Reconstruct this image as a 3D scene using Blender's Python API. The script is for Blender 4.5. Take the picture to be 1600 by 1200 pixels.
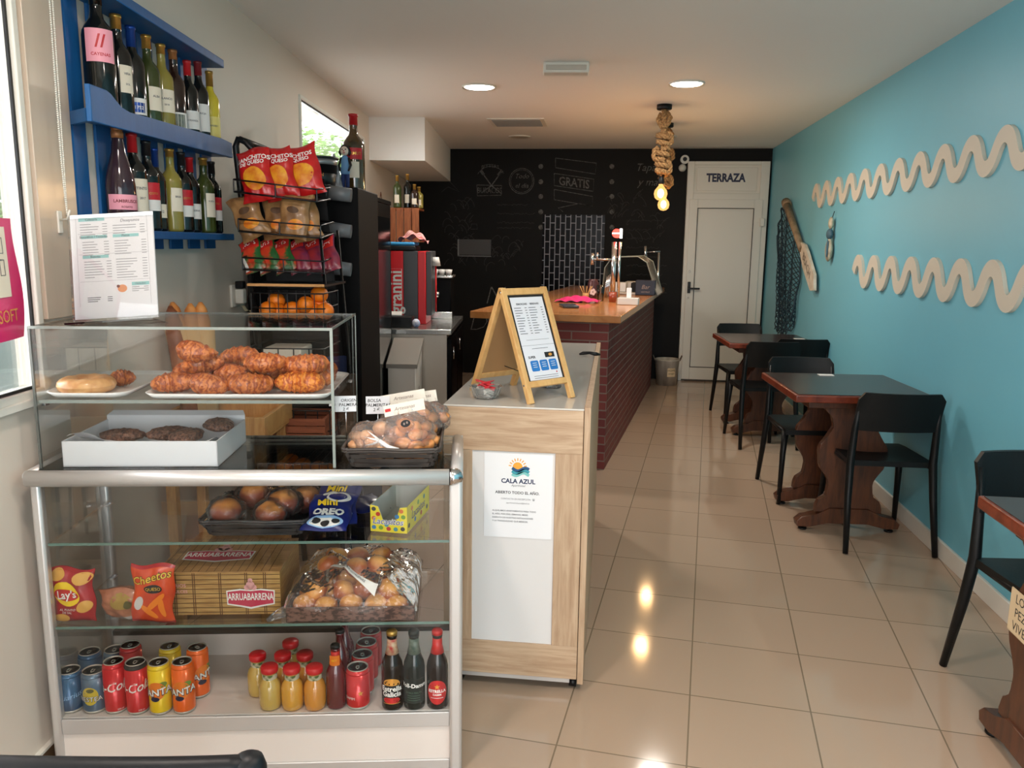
import bpy, bmesh, math, random
from mathutils import Vector, Matrix
random.seed(7)
for _o in list(bpy.data.objects): bpy.data.objects.remove(_o)
SC = bpy.context.scene
COL = SC.collection
PI = math.pi
R = math.radians

# ------------------------------------------------------------------ camera
FPX = 1250.0
PITCH = math.atan(218/FPX); ROLL = R(0.75); YAW = R(7.09); CAMH = 1.45
CAM = Vector((0, 0, CAMH))
_fh = Vector((-math.sin(YAW), math.cos(YAW), 0)); _rt = Vector((math.cos(YAW), math.sin(YAW), 0)); _up = Vector((0, 0, 1))
_f = _fh*math.cos(PITCH) - _up*math.sin(PITCH); _u = _up*math.cos(PITCH) + _fh*math.sin(PITCH)
CR = _rt*math.cos(ROLL) + _u*math.sin(ROLL); CU = _u*math.cos(ROLL) - _rt*math.sin(ROLL); CF = _f
cd = bpy.data.cameras.new('camera'); cam = bpy.data.objects.new('camera', cd); COL.objects.link(cam)
cam.matrix_world = Matrix(((CR.x, CU.x, -CF.x, 0), (CR.y, CU.y, -CF.y, 0), (CR.z, CU.z, -CF.z, CAMH), (0, 0, 0, 1)))
cd.sensor_width = 36; cd.lens = 36*FPX/1600; cd.clip_start = 0.02; cd.clip_end = 200
SC.camera = cam

# ------------------------------------------------------------------ world, lights, exposure
SC.view_settings.view_transform = 'Standard'; SC.view_settings.look = 'None'
SC.view_settings.gamma = 1.0; SC.view_settings.exposure = 0.50
SC.cycles.max_bounces = 10; SC.cycles.diffuse_bounces = 5; SC.cycles.glossy_bounces = 4; SC.cycles.transparent_max_bounces = 24
SC.cycles.transmission_bounces = 4; SC.cycles.caustics_reflective = False; SC.cycles.caustics_refractive = False
SC.cycles.sample_clamp_indirect = 6.0
w = bpy.data.worlds.new('daylight'); SC.world = w; w.use_nodes = True
bgn = w.node_tree.nodes['Background']; bgn.inputs[0].default_value = (0.97, 0.98, 1.0, 1); bgn.inputs[1].default_value = 5.0

def area(name, loc, rot, sx, sy, power, color=(1, 1, 1), portal=False, shape='RECTANGLE', spread=None):
    l = bpy.data.lights.new(name, 'AREA'); l.shape = shape; l.size = sx
    if shape in ('RECTANGLE', 'ELLIPSE'): l.size_y = sy
    l.energy = power; l.color = color
    if spread: l.spread = spread
    o = bpy.data.objects.new(name, l); o.location = loc; o.rotation_euler = rot; COL.objects.link(o)
    if portal: l.cycles.is_portal = True
    return o
def point(name, loc, power, color, radius):
    l = bpy.data.lights.new(name, 'POINT'); l.energy = power; l.color = color; l.shadow_soft_size = radius
    o = bpy.data.objects.new(name, l); o.location = loc; COL.objects.link(o); return o
TH = math.atan(0.112)                       # the left wall is not quite parallel to the right one
LWO = Vector((-1.30, 0, 0)); LWD = Vector((-math.sin(TH), math.cos(TH), 0)); LWN = Vector((math.cos(TH), math.sin(TH), 0))
def LW(s, o, z): return LWO + LWD*s + LWN*o + Vector((0, 0, z))
CEIL = 2.47
# daylight enters by the open shop front behind the camera and the two left windows (portals of the sky)
area('daylight_front', (.475, -1.45, 1.15), (R(90), 0, 0), 2.15, 2.1, 1, portal=True)
area('daylight_window', LW(1.05, -0.02, 1.7), (R(90), 0, R(-90)+TH), 1.8, 1.3, 1, portal=True)
area('daylight_far_window', LW(5.5, -0.02, 2.05), (R(90), 0, R(-90)+TH), 1.8, .42, 1, portal=True)
# two lit ceiling spots in view, two more of the same row over the front of the shop
for n_, (x_, y_) in enumerate(((-0.919, 5.44), (0.416, 5.41), (-0.75, 1.1), (0.75, 1.1))):
    area('ceiling_spot_light', (x_, y_, CEIL-0.035), (0, 0, 0), .17, .17, 13 if n_ < 2 else 13, (1.0, .93, .84) if n_ < 2 else (1.0, .84, .74), shape='DISK')
point('pendant_light', (.325, 6.2, 1.79), 9, (1.0, .62, .30), .045)
point('pendant_light', (.40, 7.1, 1.76), 7, (1.0, .62, .30), .045)

# ------------------------------------------------------------------ pixel rays, to read positions off real planes
def ray(x, y): return CF + CR*((x-800)/FPX) + CU*((600-y)/FPX)
def atz(x, y, z=0.0):
    d = ray(x, y); return CAM + d*((z-CAMH)/d.z)
def aty(x, y, Y):
    d = ray(x, y); return CAM + d*(Y/d.y)
def atx(x, y, X):
    d = ray(x, y); return CAM + d*(X/d.x)
def atp(x, y, o, n):
    d = ray(x, y); return CAM + d*((Vector(o)-CAM).dot(n)/d.dot(n))
def atl(x, y, out=0.0):
    """(along, height) on the plane parallel to the left wall, 'out' metres into the room"""
    p = atp(x, y, LWO+LWN*out, LWN); return ((p-LWO).dot(LWD), p.z)
def atv(x, y, p):
    d = ray(x, y); t = (p[0]*d.x+p[1]*d.y)/(d.x*d.x+d.y*d.y); return (CAM+d*t)
CA = R(10.5); CO = Vector((-1.456, 1.785, 0)); CUx = Vector((math.cos(CA), math.sin(CA), 0)); CVy = Vector((-math.sin(CA), math.cos(CA), 0))
def CS(s, t, z): return CO + CUx*s + CVy*t + Vector((0, 0, z))
def atc(x, y, t):
    p = atp(x, y, CO+CVy*t, CVy); q = p-CO; return (q.dot(CUx), p.z)
def atcz(x, y, z):
    q = atz(x, y, z)-CO; return (q.dot(CUx), q.dot(CVy))

# ------------------------------------------------------------------ materials
MATS = {}
def lin(c):
    return tuple(((v/12.92) if v <= .04045 else ((v+.055)/1.055)**2.4) for v in c)
def rgb(r, g, b): return lin((r/255, g/255, b/255))
def mat(name, col=(.5, .5, .5), rough=.5, metal=0.0, spec=.5, coat=0.0, bump=0.0, bscale=40, vary=0.0, vscale=8, col2=None, emit=None, es=0.0, sheen=0, alpha=1.0, stretch=(1, 1, 1), sss=0.0, lo=.35, hi=.65):
    if name in MATS: return MATS[name]
    m = bpy.data.materials.new(name); m.use_nodes = True; nt = m.node_tree; b = nt.nodes['Principled BSDF']
    b.inputs['Base Color'].default_value = (*col, 1); b.inputs['Roughness'].default_value = rough
    b.inputs['Metallic'].default_value = metal; b.inputs['Specular IOR Level'].default_value = spec
    b.inputs['Coat Weight'].default_value = coat; b.inputs['Coat Roughness'].default_value = .08
    if alpha < 1: b.inputs['Alpha'].default_value = alpha
    if emit: b.inputs['Emission Color'].default_value = (*emit, 1); b.inputs['Emission Strength'].default_value = es
    if sss: b.inputs['Subsurface Weight'].default_value = sss; b.inputs['Subsurface Radius'].default_value = (.02, .01, .005)
    tc = nt.nodes.new('ShaderNodeTexCoord'); mp = nt.nodes.new('ShaderNodeMapping'); mp.inputs['Scale'].default_value = stretch
    nt.links.new(tc.outputs['Object'], mp.inputs[0])
    if col2 is not None or vary:
        n = nt.nodes.new('ShaderNodeTexNoise'); n.inputs['Scale'].default_value = vscale; n.inputs['Detail'].default_value = 4
        nt.links.new(mp.outputs[0], n.inputs['Vector'])
        cr = nt.nodes.new('ShaderNodeValToRGB'); cr.color_ramp.elements[0].position = lo; cr.color_ramp.elements[1].position = hi
        c2 = col2 if col2 is not None else tuple(v*(1-vary) for v in col)
        cr.color_ramp.elements[0].color = (*c2, 1); cr.color_ramp.elements[1].color = (*col, 1)
        nt.links.new(n.outputs[0], cr.inputs[0]); nt.links.new(cr.outputs[0], b.inputs['Base Color'])
    if bump:
        n2 = nt.nodes.new('ShaderNodeTexNoise'); n2.inputs['Scale'].default_value = bscale; n2.inputs['Detail'].default_value = 3
        nt.links.new(mp.outputs[0], n2.inputs['Vector'])
        bp = nt.nodes.new('ShaderNodeBump'); bp.inputs['Strength'].default_value = bump; bp.inputs['Distance'].default_value = .01
        nt.links.new(n2.outputs[0], bp.inputs['Height']); nt.links.new(bp.outputs[0], b.inputs['Normal'])
    MATS[name] = m; return m
def woodmat(name, c1, c2, rough=.4, scale=(1.5, 1.5, 18), coat=0.0, nscale=3.0):
    if name in MATS: return MATS[name]
    m = mat(name, c1, rough, coat=coat); nt = m.node_tree; b = nt.nodes['Principled BSDF']
    tc = nt.nodes['Texture Coordinate']; mp = nt.nodes['Mapping']; mp.inputs['Scale'].default_value = scale
    n = nt.nodes.new('ShaderNodeTexNoise'); n.inputs['Scale'].default_value = nscale; n.inputs['Detail'].default_value = 6; n.inputs['Roughness'].default_value = .62; n.inputs['Distortion'].default_value = .6
    nt.links.new(mp.outputs[0], n.inputs['Vector'])
    cr = nt.nodes.new('ShaderNodeValToRGB'); e = cr.color_ramp.elements; e[0].position = .32; e[1].position = .62
    e[0].color = (*c2, 1); e[1].color = (*c1, 1)
    nt.links.new(n.outputs[0], cr.inputs[0]); nt.links.new(cr.outputs[0], b.inputs['Base Color']); return m
def bakemat(name, top, side, z0, z1, rough=.42):
    """baked crust: golden crown, darker towards the skirt of the cake"""
    m = mat(name, top, rough, coat=.15, bump=.2, bscale=90); nt = m.node_tree; b = nt.nodes['Principled BSDF']; tc = nt.nodes['Texture Coordinate']
    sp = nt.nodes.new('ShaderNodeSeparateXYZ'); nt.links.new(tc.outputs['Object'], sp.inputs[0])
    n = nt.nodes.new('ShaderNodeTexNoise'); n.inputs['Scale'].default_value = 26; nt.links.new(tc.outputs['Object'], n.inputs['Vector'])
    mr = nt.nodes.new('ShaderNodeMapRange'); mr.inputs[1].default_value = z0; mr.inputs[2].default_value = z1; nt.links.new(sp.outputs[2], mr.inputs[0])
    ad = nt.nodes.new('ShaderNodeMath'); ad.operation = 'MULTIPLY_ADD'; ad.inputs[1].default_value = .7; ad.inputs[2].default_value = -.35; nt.links.new(n.outputs[0], ad.inputs[0])
    a2 = nt.nodes.new('ShaderNodeMath'); a2.operation = 'ADD'; nt.links.new(mr.outputs[0], a2.inputs[0]); nt.links.new(ad.outputs[0], a2.inputs[1])
    cr = nt.nodes.new('ShaderNodeValToRGB'); cr.color_ramp.elements[0].color = (*side, 1); cr.color_ramp.elements[0].position = .25; cr.color_ramp.elements[1].color = (*top, 1); cr.color_ramp.elements[1].position = .8
    nt.links.new(a2.outputs[0], cr.inputs[0]); nt.links.new(cr.outputs[0], b.inputs['Base Color']); return m
def clear(name, tint=(.93, .97, .95), rough=.02, fmul=1.0, bump=0.0, bscale=20, haze=0.0, hcol=(.9, .9, .9)):
    """thin clear sheet: see-through, mirror-like at grazing angles"""
    if name in MATS: return MATS[name]
    m = bpy.data.materials.new(name); m.use_nodes = True; nt = m.node_tree; nt.nodes.clear()
    out = nt.nodes.new('ShaderNodeOutputMaterial'); t = nt.nodes.new('ShaderNodeBsdfTransparent'); t.inputs[0].default_value = (*tint, 1)
    g = nt.nodes.new('ShaderNodeBsdfGlossy'); g.inputs['Roughness'].default_value = rough; g.inputs[0].default_value = (1, 1, 1, 1)
    fr = nt.nodes.new('ShaderNodeFresnel'); fr.inputs[0].default_value = 1.45
    mu = nt.nodes.new('ShaderNodeMath'); mu.operation = 'MULTIPLY'; mu.inputs[1].default_value = fmul; nt.links.new(fr.outputs[0], mu.inputs[0])
    mx = nt.nodes.new('ShaderNodeMixShader'); nt.links.new(mu.outputs[0], mx.inputs[0]); nt.links.new(t.outputs[0], mx.inputs[1]); nt.links.new(g.outputs[0], mx.inputs[2])
    last = mx
    if haze:
        d = nt.nodes.new('ShaderNodeBsdfDiffuse'); d.inputs[0].default_value = (*hcol, 1)
        m2 = nt.nodes.new('ShaderNodeMixShader'); m2.inputs[0].default_value = haze; nt.links.new(mx.outputs[0], m2.inputs[1]); nt.links.new(d.outputs[0], m2.inputs[2]); last = m2
    if bump:
        tc = nt.nodes.new('ShaderNodeTexCoord'); n2 = nt.nodes.new('ShaderNodeTexNoise'); n2.inputs['Scale'].default_value = bscale; nt.links.new(tc.outputs['Object'], n2.inputs['Vector'])
        bp = nt.nodes.new('ShaderNodeBump'); bp.inputs['Strength'].default_value = bump; bp.inputs['Distance'].default_value = .02
        nt.links.new(n2.outputs[0], bp.inputs['Height']); nt.links.new(bp.outputs[0], g.inputs['Normal']); nt.links.new(bp.outputs[0], fr.inputs['Normal'])
    nt.links.new(last.outputs[0], out.inputs[0]); MATS[name] = m; return m
def brickmat(name, c1, c2, mortar, bw, bh, mw, off=.5, rough=.6, axes='sum', rot=0, loc=(0, 0, 0), bumpk=.4, spec=.5, nvar=0.0, squash=1.0, coat=0, rough_m=None, swap=False):
    if name in MATS: return MATS[name]
    m = mat(name, c1, rough, spec=spec, coat=coat); nt = m.node_tree; b = nt.nodes['Principled BSDF']
    tc = nt.nodes['Texture Coordinate']; mp = nt.nodes['Mapping']
    br = nt.nodes.new('ShaderNodeTexBrick'); br.offset = off; br.inputs['Scale'].default_value = 1; br.inputs['Brick Width'].default_value = bw
    br.inputs['Row Height'].default_value = bh; br.inputs['Mortar Size'].default_value = mw; br.inputs['Mortar Smooth'].default_value = .15
    br.inputs['Color1'].default_value = (*c1, 1); br.inputs['Color2'].default_value = (*c2, 1); br.inputs['Mortar'].default_value = (*mortar, 1)
    if axes == 'xy':
        mp.inputs['Rotation'].default_value = (0, 0, rot); mp.inputs['Location'].default_value = loc
        nt.links.new(mp.outputs[0], br.inputs['Vector'])
    else:
        sp = nt.nodes.new('ShaderNodeSeparateXYZ'); cb = nt.nodes.new('ShaderNodeCombineXYZ'); ad = nt.nodes.new('ShaderNodeMath'); ad.operation = 'ADD'
        nt.links.new(mp.outputs[0], sp.inputs[0]); nt.links.new(sp.outputs[0], ad.inputs[0]); nt.links.new(sp.outputs[1], ad.inputs[1])
        a, c = (cb.inputs[0], cb.inputs[1]) if not swap else (cb.inputs[1], cb.inputs[0])
        nt.links.new(ad.outputs[0], a); nt.links.new(sp.outputs[2], c); nt.links.new(cb.outputs[0], br.inputs['Vector'])
    src = br.outputs['Color']
    if nvar:
        n = nt.nodes.new('ShaderNodeTexNoise'); n.inputs['Scale'].default_value = 2.2; n.inputs['Detail'].default_value = 5; nt.links.new(tc.outputs['Object'], n.inputs['Vector'])
        mx = nt.nodes.new('ShaderNodeMix'); mx.data_type = 'RGBA'; mx.blend_type = 'MULTIPLY'; mx.inputs[0].default_value = nvar
        nt.links.new(br.outputs['Color'], mx.inputs[6]); nt.links.new(n.outputs[0], mx.inputs[7]); src = mx.outputs[2]
    nt.links.new(src, b.inputs['Base Color'])
    if bumpk:
        iv = nt.nodes.new('ShaderNodeMath'); iv.operation = 'SUBTRACT'; iv.inputs[0].default_value = 1; nt.links.new(br.outputs['Fac'], iv.inputs[1])
        bp = nt.nodes.new('ShaderNodeBump'); bp.inputs['Strength'].default_value = bumpk; bp.inputs['Distance'].default_value = .004
        nt.links.new(iv.outputs[0], bp.inputs['Height']); nt.links.new(bp.outputs[0], b.inputs['Normal'])
    return m

# ------------------------------------------------------------------ mesh builder
_txt = {}
def text_geo(body, size=1.0, bold=0.0, shear=0.0, align='CENTER'):
    k = (body, bold, shear, align)
    if k not in _txt:
        c = bpy.data.curves.new('t', 'FONT'); c.body = body; c.size = 1.0; c.align_x = align; c.align_y = 'CENTER'; c.offset = bold; c.shear = shear; c.resolution_u = 2
        o = bpy.data.objects.new('t', c); COL.objects.link(o); dg = bpy.context.evaluated_depsgraph_get(); dg.update()
        me = bpy.data.meshes.new_from_object(o.evaluated_get(dg))
        _txt[k] = ([v.co.copy() for v in me.vertices], [tuple(p.vertices) for p in me.polygons])
        bpy.data.objects.remove(o); bpy.data.curves.remove(c); bpy.data.meshes.remove(me)
    vs, fs = _txt[k]; return [(v.x*size, v.y*size) for v in vs], fs
class MB:
    def __init__(s): s.bm = bmesh.new(); s.mats = []; s.mi = 0; s.M = Matrix()
    def m(s, mt):
        if mt not in s.mats: s.mats.append(mt)
        s.mi = s.mats.index(mt); return s
    def at(s, M=None): s.M = M if M is not None else Matrix(); return s
    def v(s, p): return s.bm.verts.new(s.M @ Vector(p))
    def f(s, vs, smooth=False):
        try: f = s.bm.faces.new(vs)
        except ValueError: return None
        f.material_index = s.mi; f.smooth = smooth; return f
    def quad(s, *ps): s.f([s.v(p) for p in ps]); return s
    def box(s, a, b, bev=0.0):
        x0, y0, z0 = a; x1, y1, z1 = b
        if x0 > x1: x0, x1 = x1, x0
        if y0 > y1: y0, y1 = y1, y0
        if z0 > z1: z0, z1 = z1, z0
        vs = [s.v(p) for p in ((x0, y0, z0), (x1, y0, z0), (x1, y1, z0), (x0, y1, z0), (x0, y0, z1), (x1, y0, z1), (x1, y1, z1), (x0, y1, z1))]
        fs = [s.f([vs[i] for i in q]) for q in ((3, 2, 1, 0), (4, 5, 6, 7), (0, 1, 5, 4), (1, 2, 6, 5), (2, 3, 7, 6), (3, 0, 4, 7))]
        if bev:
            es = {e for f in fs for e in f.edges}; r = bmesh.ops.bevel(s.bm, geom=list(es), offset=bev, segments=2, affect='EDGES', profile=.5)
            for f in r['faces']: f.material_index = s.mi; f.smooth = True
        return s
    def cyl(s, p, q, r, r2=None, n=16, caps=True, smooth=True):
        p, q = Vector(p), Vector(q); r2 = r if r2 is None else r2; d = (q-p).normalized()
        a = d.orthogonal().normalized(); b = d.cross(a)
        c0 = [s.v(p+(a*math.cos(2*PI*i/n)+b*math.sin(2*PI*i/n))*r) for i in range(n)]
        c1 = [s.v(q+(a*math.cos(2*PI*i/n)+b*math.sin(2*PI*i/n))*r2) for i in range(n)]
        for i in range(n): s.f([c0[i], c0[(i+1) % n], c1[(i+1) % n], c1[i]], smooth)
        if caps: s.f(c0[::-1]); s.f(c1)
        return s
    def tube(s, pts, r, n=8, closed=False, smooth=True, flat=1.0):
        pts = [Vector(p) for p in pts]; N = len(pts); rings = []; ref = None
        for i, p in enumerate(pts):
            if closed: t = pts[(i+1) % N]-pts[i-1]
            else: t = pts[min(i+1, N-1)]-pts[max(i-1, 0)]
            t.normalize()
            if ref is None: ref = t.orthogonal().normalized()
            ref = (ref-t*ref.dot(t)).normalized(); b = t.cross(ref); rr = r[i] if isinstance(r, (list, tuple)) else r
            rings.append([s.v(p+(ref*math.cos(2*PI*k/n)+b*math.sin(2*PI*k/n)*flat)*rr) for k in range(n)])
        for i in range(N if closed else N-1):
            A, B = rings[i], rings[(i+1) % N]
            for k in range(n): s.f([A[k], A[(k+1) % n], B[(k+1) % n], B[k]], smooth)
        if not closed: s.f(rings[0][::-1]); s.f(rings[-1])
        return s
    def lathe(s, prof, c=(0, 0, 0), n=24, smooth=True, sx=1, sy=1):
        c = Vector(c); rings = []
        for r, z in prof:
            if r < 1e-5: rings.append([s.v(c+Vector((0, 0, z)))])
            else: rings.append([s.v(c+Vector((r*math.cos(2*PI*i/n)*sx, r*math.sin(2*PI*i/n)*sy, z))) for i in range(n)])
        for A, B in zip(rings, rings[1:]):
            for i in range(n):
                j = (i+1) % n
                if len(A) == 1 and len(B) == 1: continue
                if len(A) == 1: s.f([A[0], B[j], B[i]], smooth)
                elif len(B) == 1: s.f([A[i], A[j], B[0]], smooth)
                else: s.f([A[i], A[j], B[j], B[i]], smooth)
        if len(rings[0]) > 1: s.f(rings[0][::-1])
        if len(rings[-1]) > 1: s.f(rings[-1])
        return s
    def prism(s, poly, h0, h1, ax='z', bev=0.0):
        def P(u, v, h): return {'z': (u, v, h), 'y': (u, h, v), 'x': (h, u, v)}[ax]
        A = [s.v(P(u, v, h0)) for u, v in poly]; B = [s.v(P(u, v, h1)) for u, v in poly]; n = len(poly); fs = []
        for i in range(n): fs.append(s.f([A[i], A[(i+1) % n], B[(i+1) % n], B[i]]))
        fs += [s.f(A[::-1]), s.f(B)]
        if bev:
            es = [e for f in fs[-2:] if f for e in f.edges]
            r = bmesh.ops.bevel(s.bm, geom=es, offset=bev, segments=2, affect='EDGES', profile=.5)
            for f in r['faces']: f.material_index = s.mi; f.smooth = True
        return s
    def ball(s, c, r, n=16, m=10, sc=(1, 1, 1), fn=None):
        c = Vector(c); rings = []
        for j in range(m+1):
            th = PI*j/m
            if j in (0, m): k = 1
            else: k = n
            ring = []
            for i in range(k):
                ph = 2*PI*i/n; d = Vector((math.sin(th)*math.cos(ph), math.sin(th)*math.sin(ph), math.cos(th)))
                q = fn(d) if fn else 1.0
                ring.append(s.v(c+Vector((d.x*r*sc[0]*q, d.y*r*sc[1]*q, d.z*r*sc[2]*q))))
            rings.append(ring)
        for A, B in zip(rings, rings[1:]):
            for i in range(n):
                j = (i+1) % n
                if len(A) == 1: s.f([A[0], B[i], B[j]], True)
                elif len(B) == 1: s.f([A[i], B[0], A[j]], True)
                else: s.f([A[i], B[i], B[j], A[j]], True)
        return s
    def grid(s, fn, nu, nv, smooth=True):
        V = [[s.v(fn(i/nu, j/nv)) for j in range(nv+1)] for i in range(nu+1)]
        for i in range(nu):
            for j in range(nv): s.f([V[i][j], V[i+1][j], V[i+1][j+1], V[i][j+1]], smooth)
        return s
    def text(s, body, size, fn, bold=0.0, shear=0.0, align='CENTER', sx=1.0):
        vs, fs = text_geo(body, size, bold, shear, align); V = [s.v(fn(x*sx, y)) for x, y in vs]
        for f in fs: s.f([V[i] for i in f])
        return s
    def patch(s, x0, y0, x1, y1, fn, nx=6, ny=4):
        V = [[s.v(fn(x0+(x1-x0)*i/nx, y0+(y1-y0)*j/ny)) for j in range(ny+1)] for i in range(nx+1)]
        for i in range(nx):
            for j in range(ny): s.f([V[i][j], V[i+1][j], V[i+1][j+1], V[i][j+1]], True)
        return s
    def disc(s, cx, cy, rx, ry, fn, n=16, rings=2, rot=0):
        c, sn = math.cos(rot), math.sin(rot)
        P = lambda a, k: fn(cx+rx*k*math.cos(a)*c-ry*k*math.sin(a)*sn, cy+rx*k*math.cos(a)*sn+ry*k*math.sin(a)*c)
        ctr = s.v(fn(cx, cy)); prev = None
        for q in range(1, rings+1):
            ring = [s.v(P(2*PI*i/n, q/rings)) for i in range(n)]
            for i in range(n):
                j = (i+1) % n
                if prev is None: s.f([ctr, ring[i], ring[j]], True)
                else: s.f([prev[i], ring[i], ring[j], prev[j]], True)
            prev = ring
        return s
    def stroke(s, pts, w, fn):
        """a flat line of width w along 2-D points"""
        pts = [Vector(p) for p in pts]; L = []; Rr = []
        for i, p in enumerate(pts):
            t = (pts[min(i+1, len(pts)-1)]-pts[max(i-1, 0)])
            if t.length < 1e-9: t = Vector((1, 0))
            t.normalize(); nn = Vector((-t.y, t.x))*w/2
            L.append(s.v(fn(p.x+nn.x, p.y+nn.y))); Rr.append(s.v(fn(p.x-nn.x, p.y-nn.y)))
        for i in range(len(pts)-1): s.f([L[i], Rr[i], Rr[i+1], L[i+1]])
        return s
    def build(s, name, mt=None, parent=None, label=None, kind=None, loc=None, rot=None, fixn=True):
        if fixn: bmesh.ops.recalc_face_normals(s.bm, faces=s.bm.faces)
        me = bpy.data.meshes.new(name); s.bm.to_mesh(me); s.bm.free()
        for x in (s.mats or [mt]): me.materials.append(x)
        o = bpy.data.objects.new(name, me); COL.objects.link(o)
        if parent: o.parent = parent
        if label: o['label'] = label
        if kind: o['kind'] = kind
        if loc is not None: o.location = loc
        if rot is not None: o.rotation_euler = rot if not isinstance(rot, (int, float)) else (0, 0, rot)
        return o
def thing(name, label, cat, loc=(0, 0, 0), rot=0, group=None):
    o = bpy.data.objects.new(name, None); COL.objects.link(o); o.location = loc
    o.rotation_euler = (0, 0, rot) if isinstance(rot, (int, float)) else rot
    o.empty_display_size = .05; o['label'] = label; o['category'] = cat
    if group: o['group'] = group
    return o
def tag(o, label, cat, group=None):
    o['label'] = label; o['category'] = cat
    if group: o['group'] = group
    return o
def dup(root, loc, rot, label, group=None):
    def cp(o, par):
        c = o.copy(); COL.objects.link(c); c.parent = par
        for ch in [x for x in SC.objects if x.parent == o]: cp(ch, c)
        return c
    r = cp(root, None); r.location = loc; r.rotation_euler = (0, 0, rot) if isinstance(rot, (int, float)) else rot
    r['label'] = label
    if group: r['group'] = group
    return r
T = Matrix.Translation
def RZ(a): return Matrix.Rotation(a, 4, 'Z')
def RX(a): return Matrix.Rotation(a, 4, 'X')
def RY(a): return Matrix.Rotation(a, 4, 'Y')
# ================================================================== the setting
M_white = mat('white_paint', rgb(224, 212, 198), .55, vary=.03, vscale=1.5)
M_ceil = mat('ceiling_paint', rgb(240, 238, 234), .7)
M_teal = mat('teal_paint', rgb(116, 188, 208), .45, vary=.04, vscale=1.2)
M_board = mat('black_chalk_paint', rgb(15, 15, 15), .6, vary=.35, vscale=3, bump=.05, spec=.2)
M_pvc = mat('white_pvc', rgb(226, 224, 214), .35)
M_blk = mat('black_plastic', rgb(15, 16, 17), .4, bump=.04, bscale=120, spec=.3)
M_alu = mat('brushed_aluminium', rgb(204, 201, 198), .36, .45, bump=.02, bscale=200)
M_chrome = mat('chrome', rgb(220, 220, 222), .15, 1.0)
M_glass = clear('clear_glass', (.985, .99, .988), fmul=.5)
M_edge = mat('glass_edge_green', rgb(98, 128, 118), .15, spec=.7)
M_grout = rgb(128, 112, 92)
M_floor = brickmat('polished_cream_tile', rgb(183, 159, 137), rgb(177, 153, 131), M_grout, .375, .375, .0026, off=0.0, rough=.09, axes='xy',
                   bumpk=.15, spec=.45)
def structure(o):
    o['kind'] = 'structure'; return o
TA = math.atan(.115)
b = MB(); FL = RZ(TA) @ T((-.295, -2.469, 0))
for g in ((-2.7, -1.6, 1.75, 9.0),):
    x0, y0, x1, y1 = g
    M_ = FL
    ps = [M_ @ Vector(p) for p in ((x0, y0, 0), (x1, y0, 0), (x1, y1, 0), (x0, y1, 0))]
    lo = [p-Vector((0, 0, .1)) for p in ps]
    V0 = [b.v(p) for p in ps]; V1 = [b.v(p) for p in lo]
    b.f(V0); b.f(V1[::-1])
    for i in range(4): b.f([V1[i], V1[(i+1) % 4], V0[(i+1) % 4], V0[i]])
fl = structure(b.build('floor', M_floor)); fl.matrix_world = FL.inverted()
b = MB().box((-2.7, -1.6, CEIL), (1.75, 9.0, CEIL+.1)); structure(b.build('ceiling', M_ceil))
b = MB().box((1.6, -1.6, 0), (1.75, 9.0, CEIL)); structure(b.build('wall_right', M_teal))
wb = structure(MB().box((-2.45, 8.9, 0), (1.75, 9.05, CEIL)).build('wall_back', M_board))
# left wall with two window openings, in its own frame (x out of the wall, y along it)
W1 = (-.35, 1.975, 1.035, 2.36); W2 = (4.59, 6.46, 1.84, 2.275)
b = MB()
for (y0, y1, z0, z1) in ((-1.7, W1[0], 0, CEIL), (W1[0], W1[1], 0, W1[2]), (W1[0], W1[1], W1[3], CEIL), (W1[1], W2[0], 0, CEIL),
                         (W2[0], W2[1], 0, W2[2]), (W2[0], W2[1], W2[3], CEIL), (W2[1], 9.15, 0, CEIL)):
    b.box((-.07, y0, z0), (0, y1, z1))
wl = structure(b.build('wall_left', M_white, loc=LWO, rot=TH))
# unseen shop front behind the camera, opening narrowed to dim the display case
b = MB().box((-1.7, -1.6, 0), (-.60, -1.45, CEIL)).box((1.55, -1.6, 0), (1.6, -1.45, CEIL)).box((-.60, -1.6, 2.2), (1.55, -1.45, CEIL)).box((-.60, -1.6, 0), (1.55, -1.45, .1))
structure(b.build('wall_front', M_white))
# baseboards
M_base = mat('white_baseboard', rgb(228, 224, 214), .3)
structure(MB().box((1.585, -1.4, 0), (1.6, 8.88, .085), .003).build('baseboard_right', M_base))
M_bbrown = mat('brown_tile_skirting', rgb(112, 88, 64), .35, vary=.3, vscale=12)
b = MB().m(M_bbrown).box((0, -1.4, 0), (.012, 9.0, .075)).m(M_base).box((0, -1.4, .075), (.014, 9.0, .083))
structure(b.build('baseboard_left', loc=LWO, rot=TH))
# window post: white PVC, its shade and highlights painted in as streaky beige
M_facing = mat('shaded_white_facing', rgb(206, 190, 172), .18, vary=.07, vscale=2, stretch=(6, 6, .4))
b = MB().box((0, 1.985, 1.235), (.018, 2.17, CEIL), .002); structure(b.build('trim_1', M_facing, loc=LWO, rot=TH))
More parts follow.
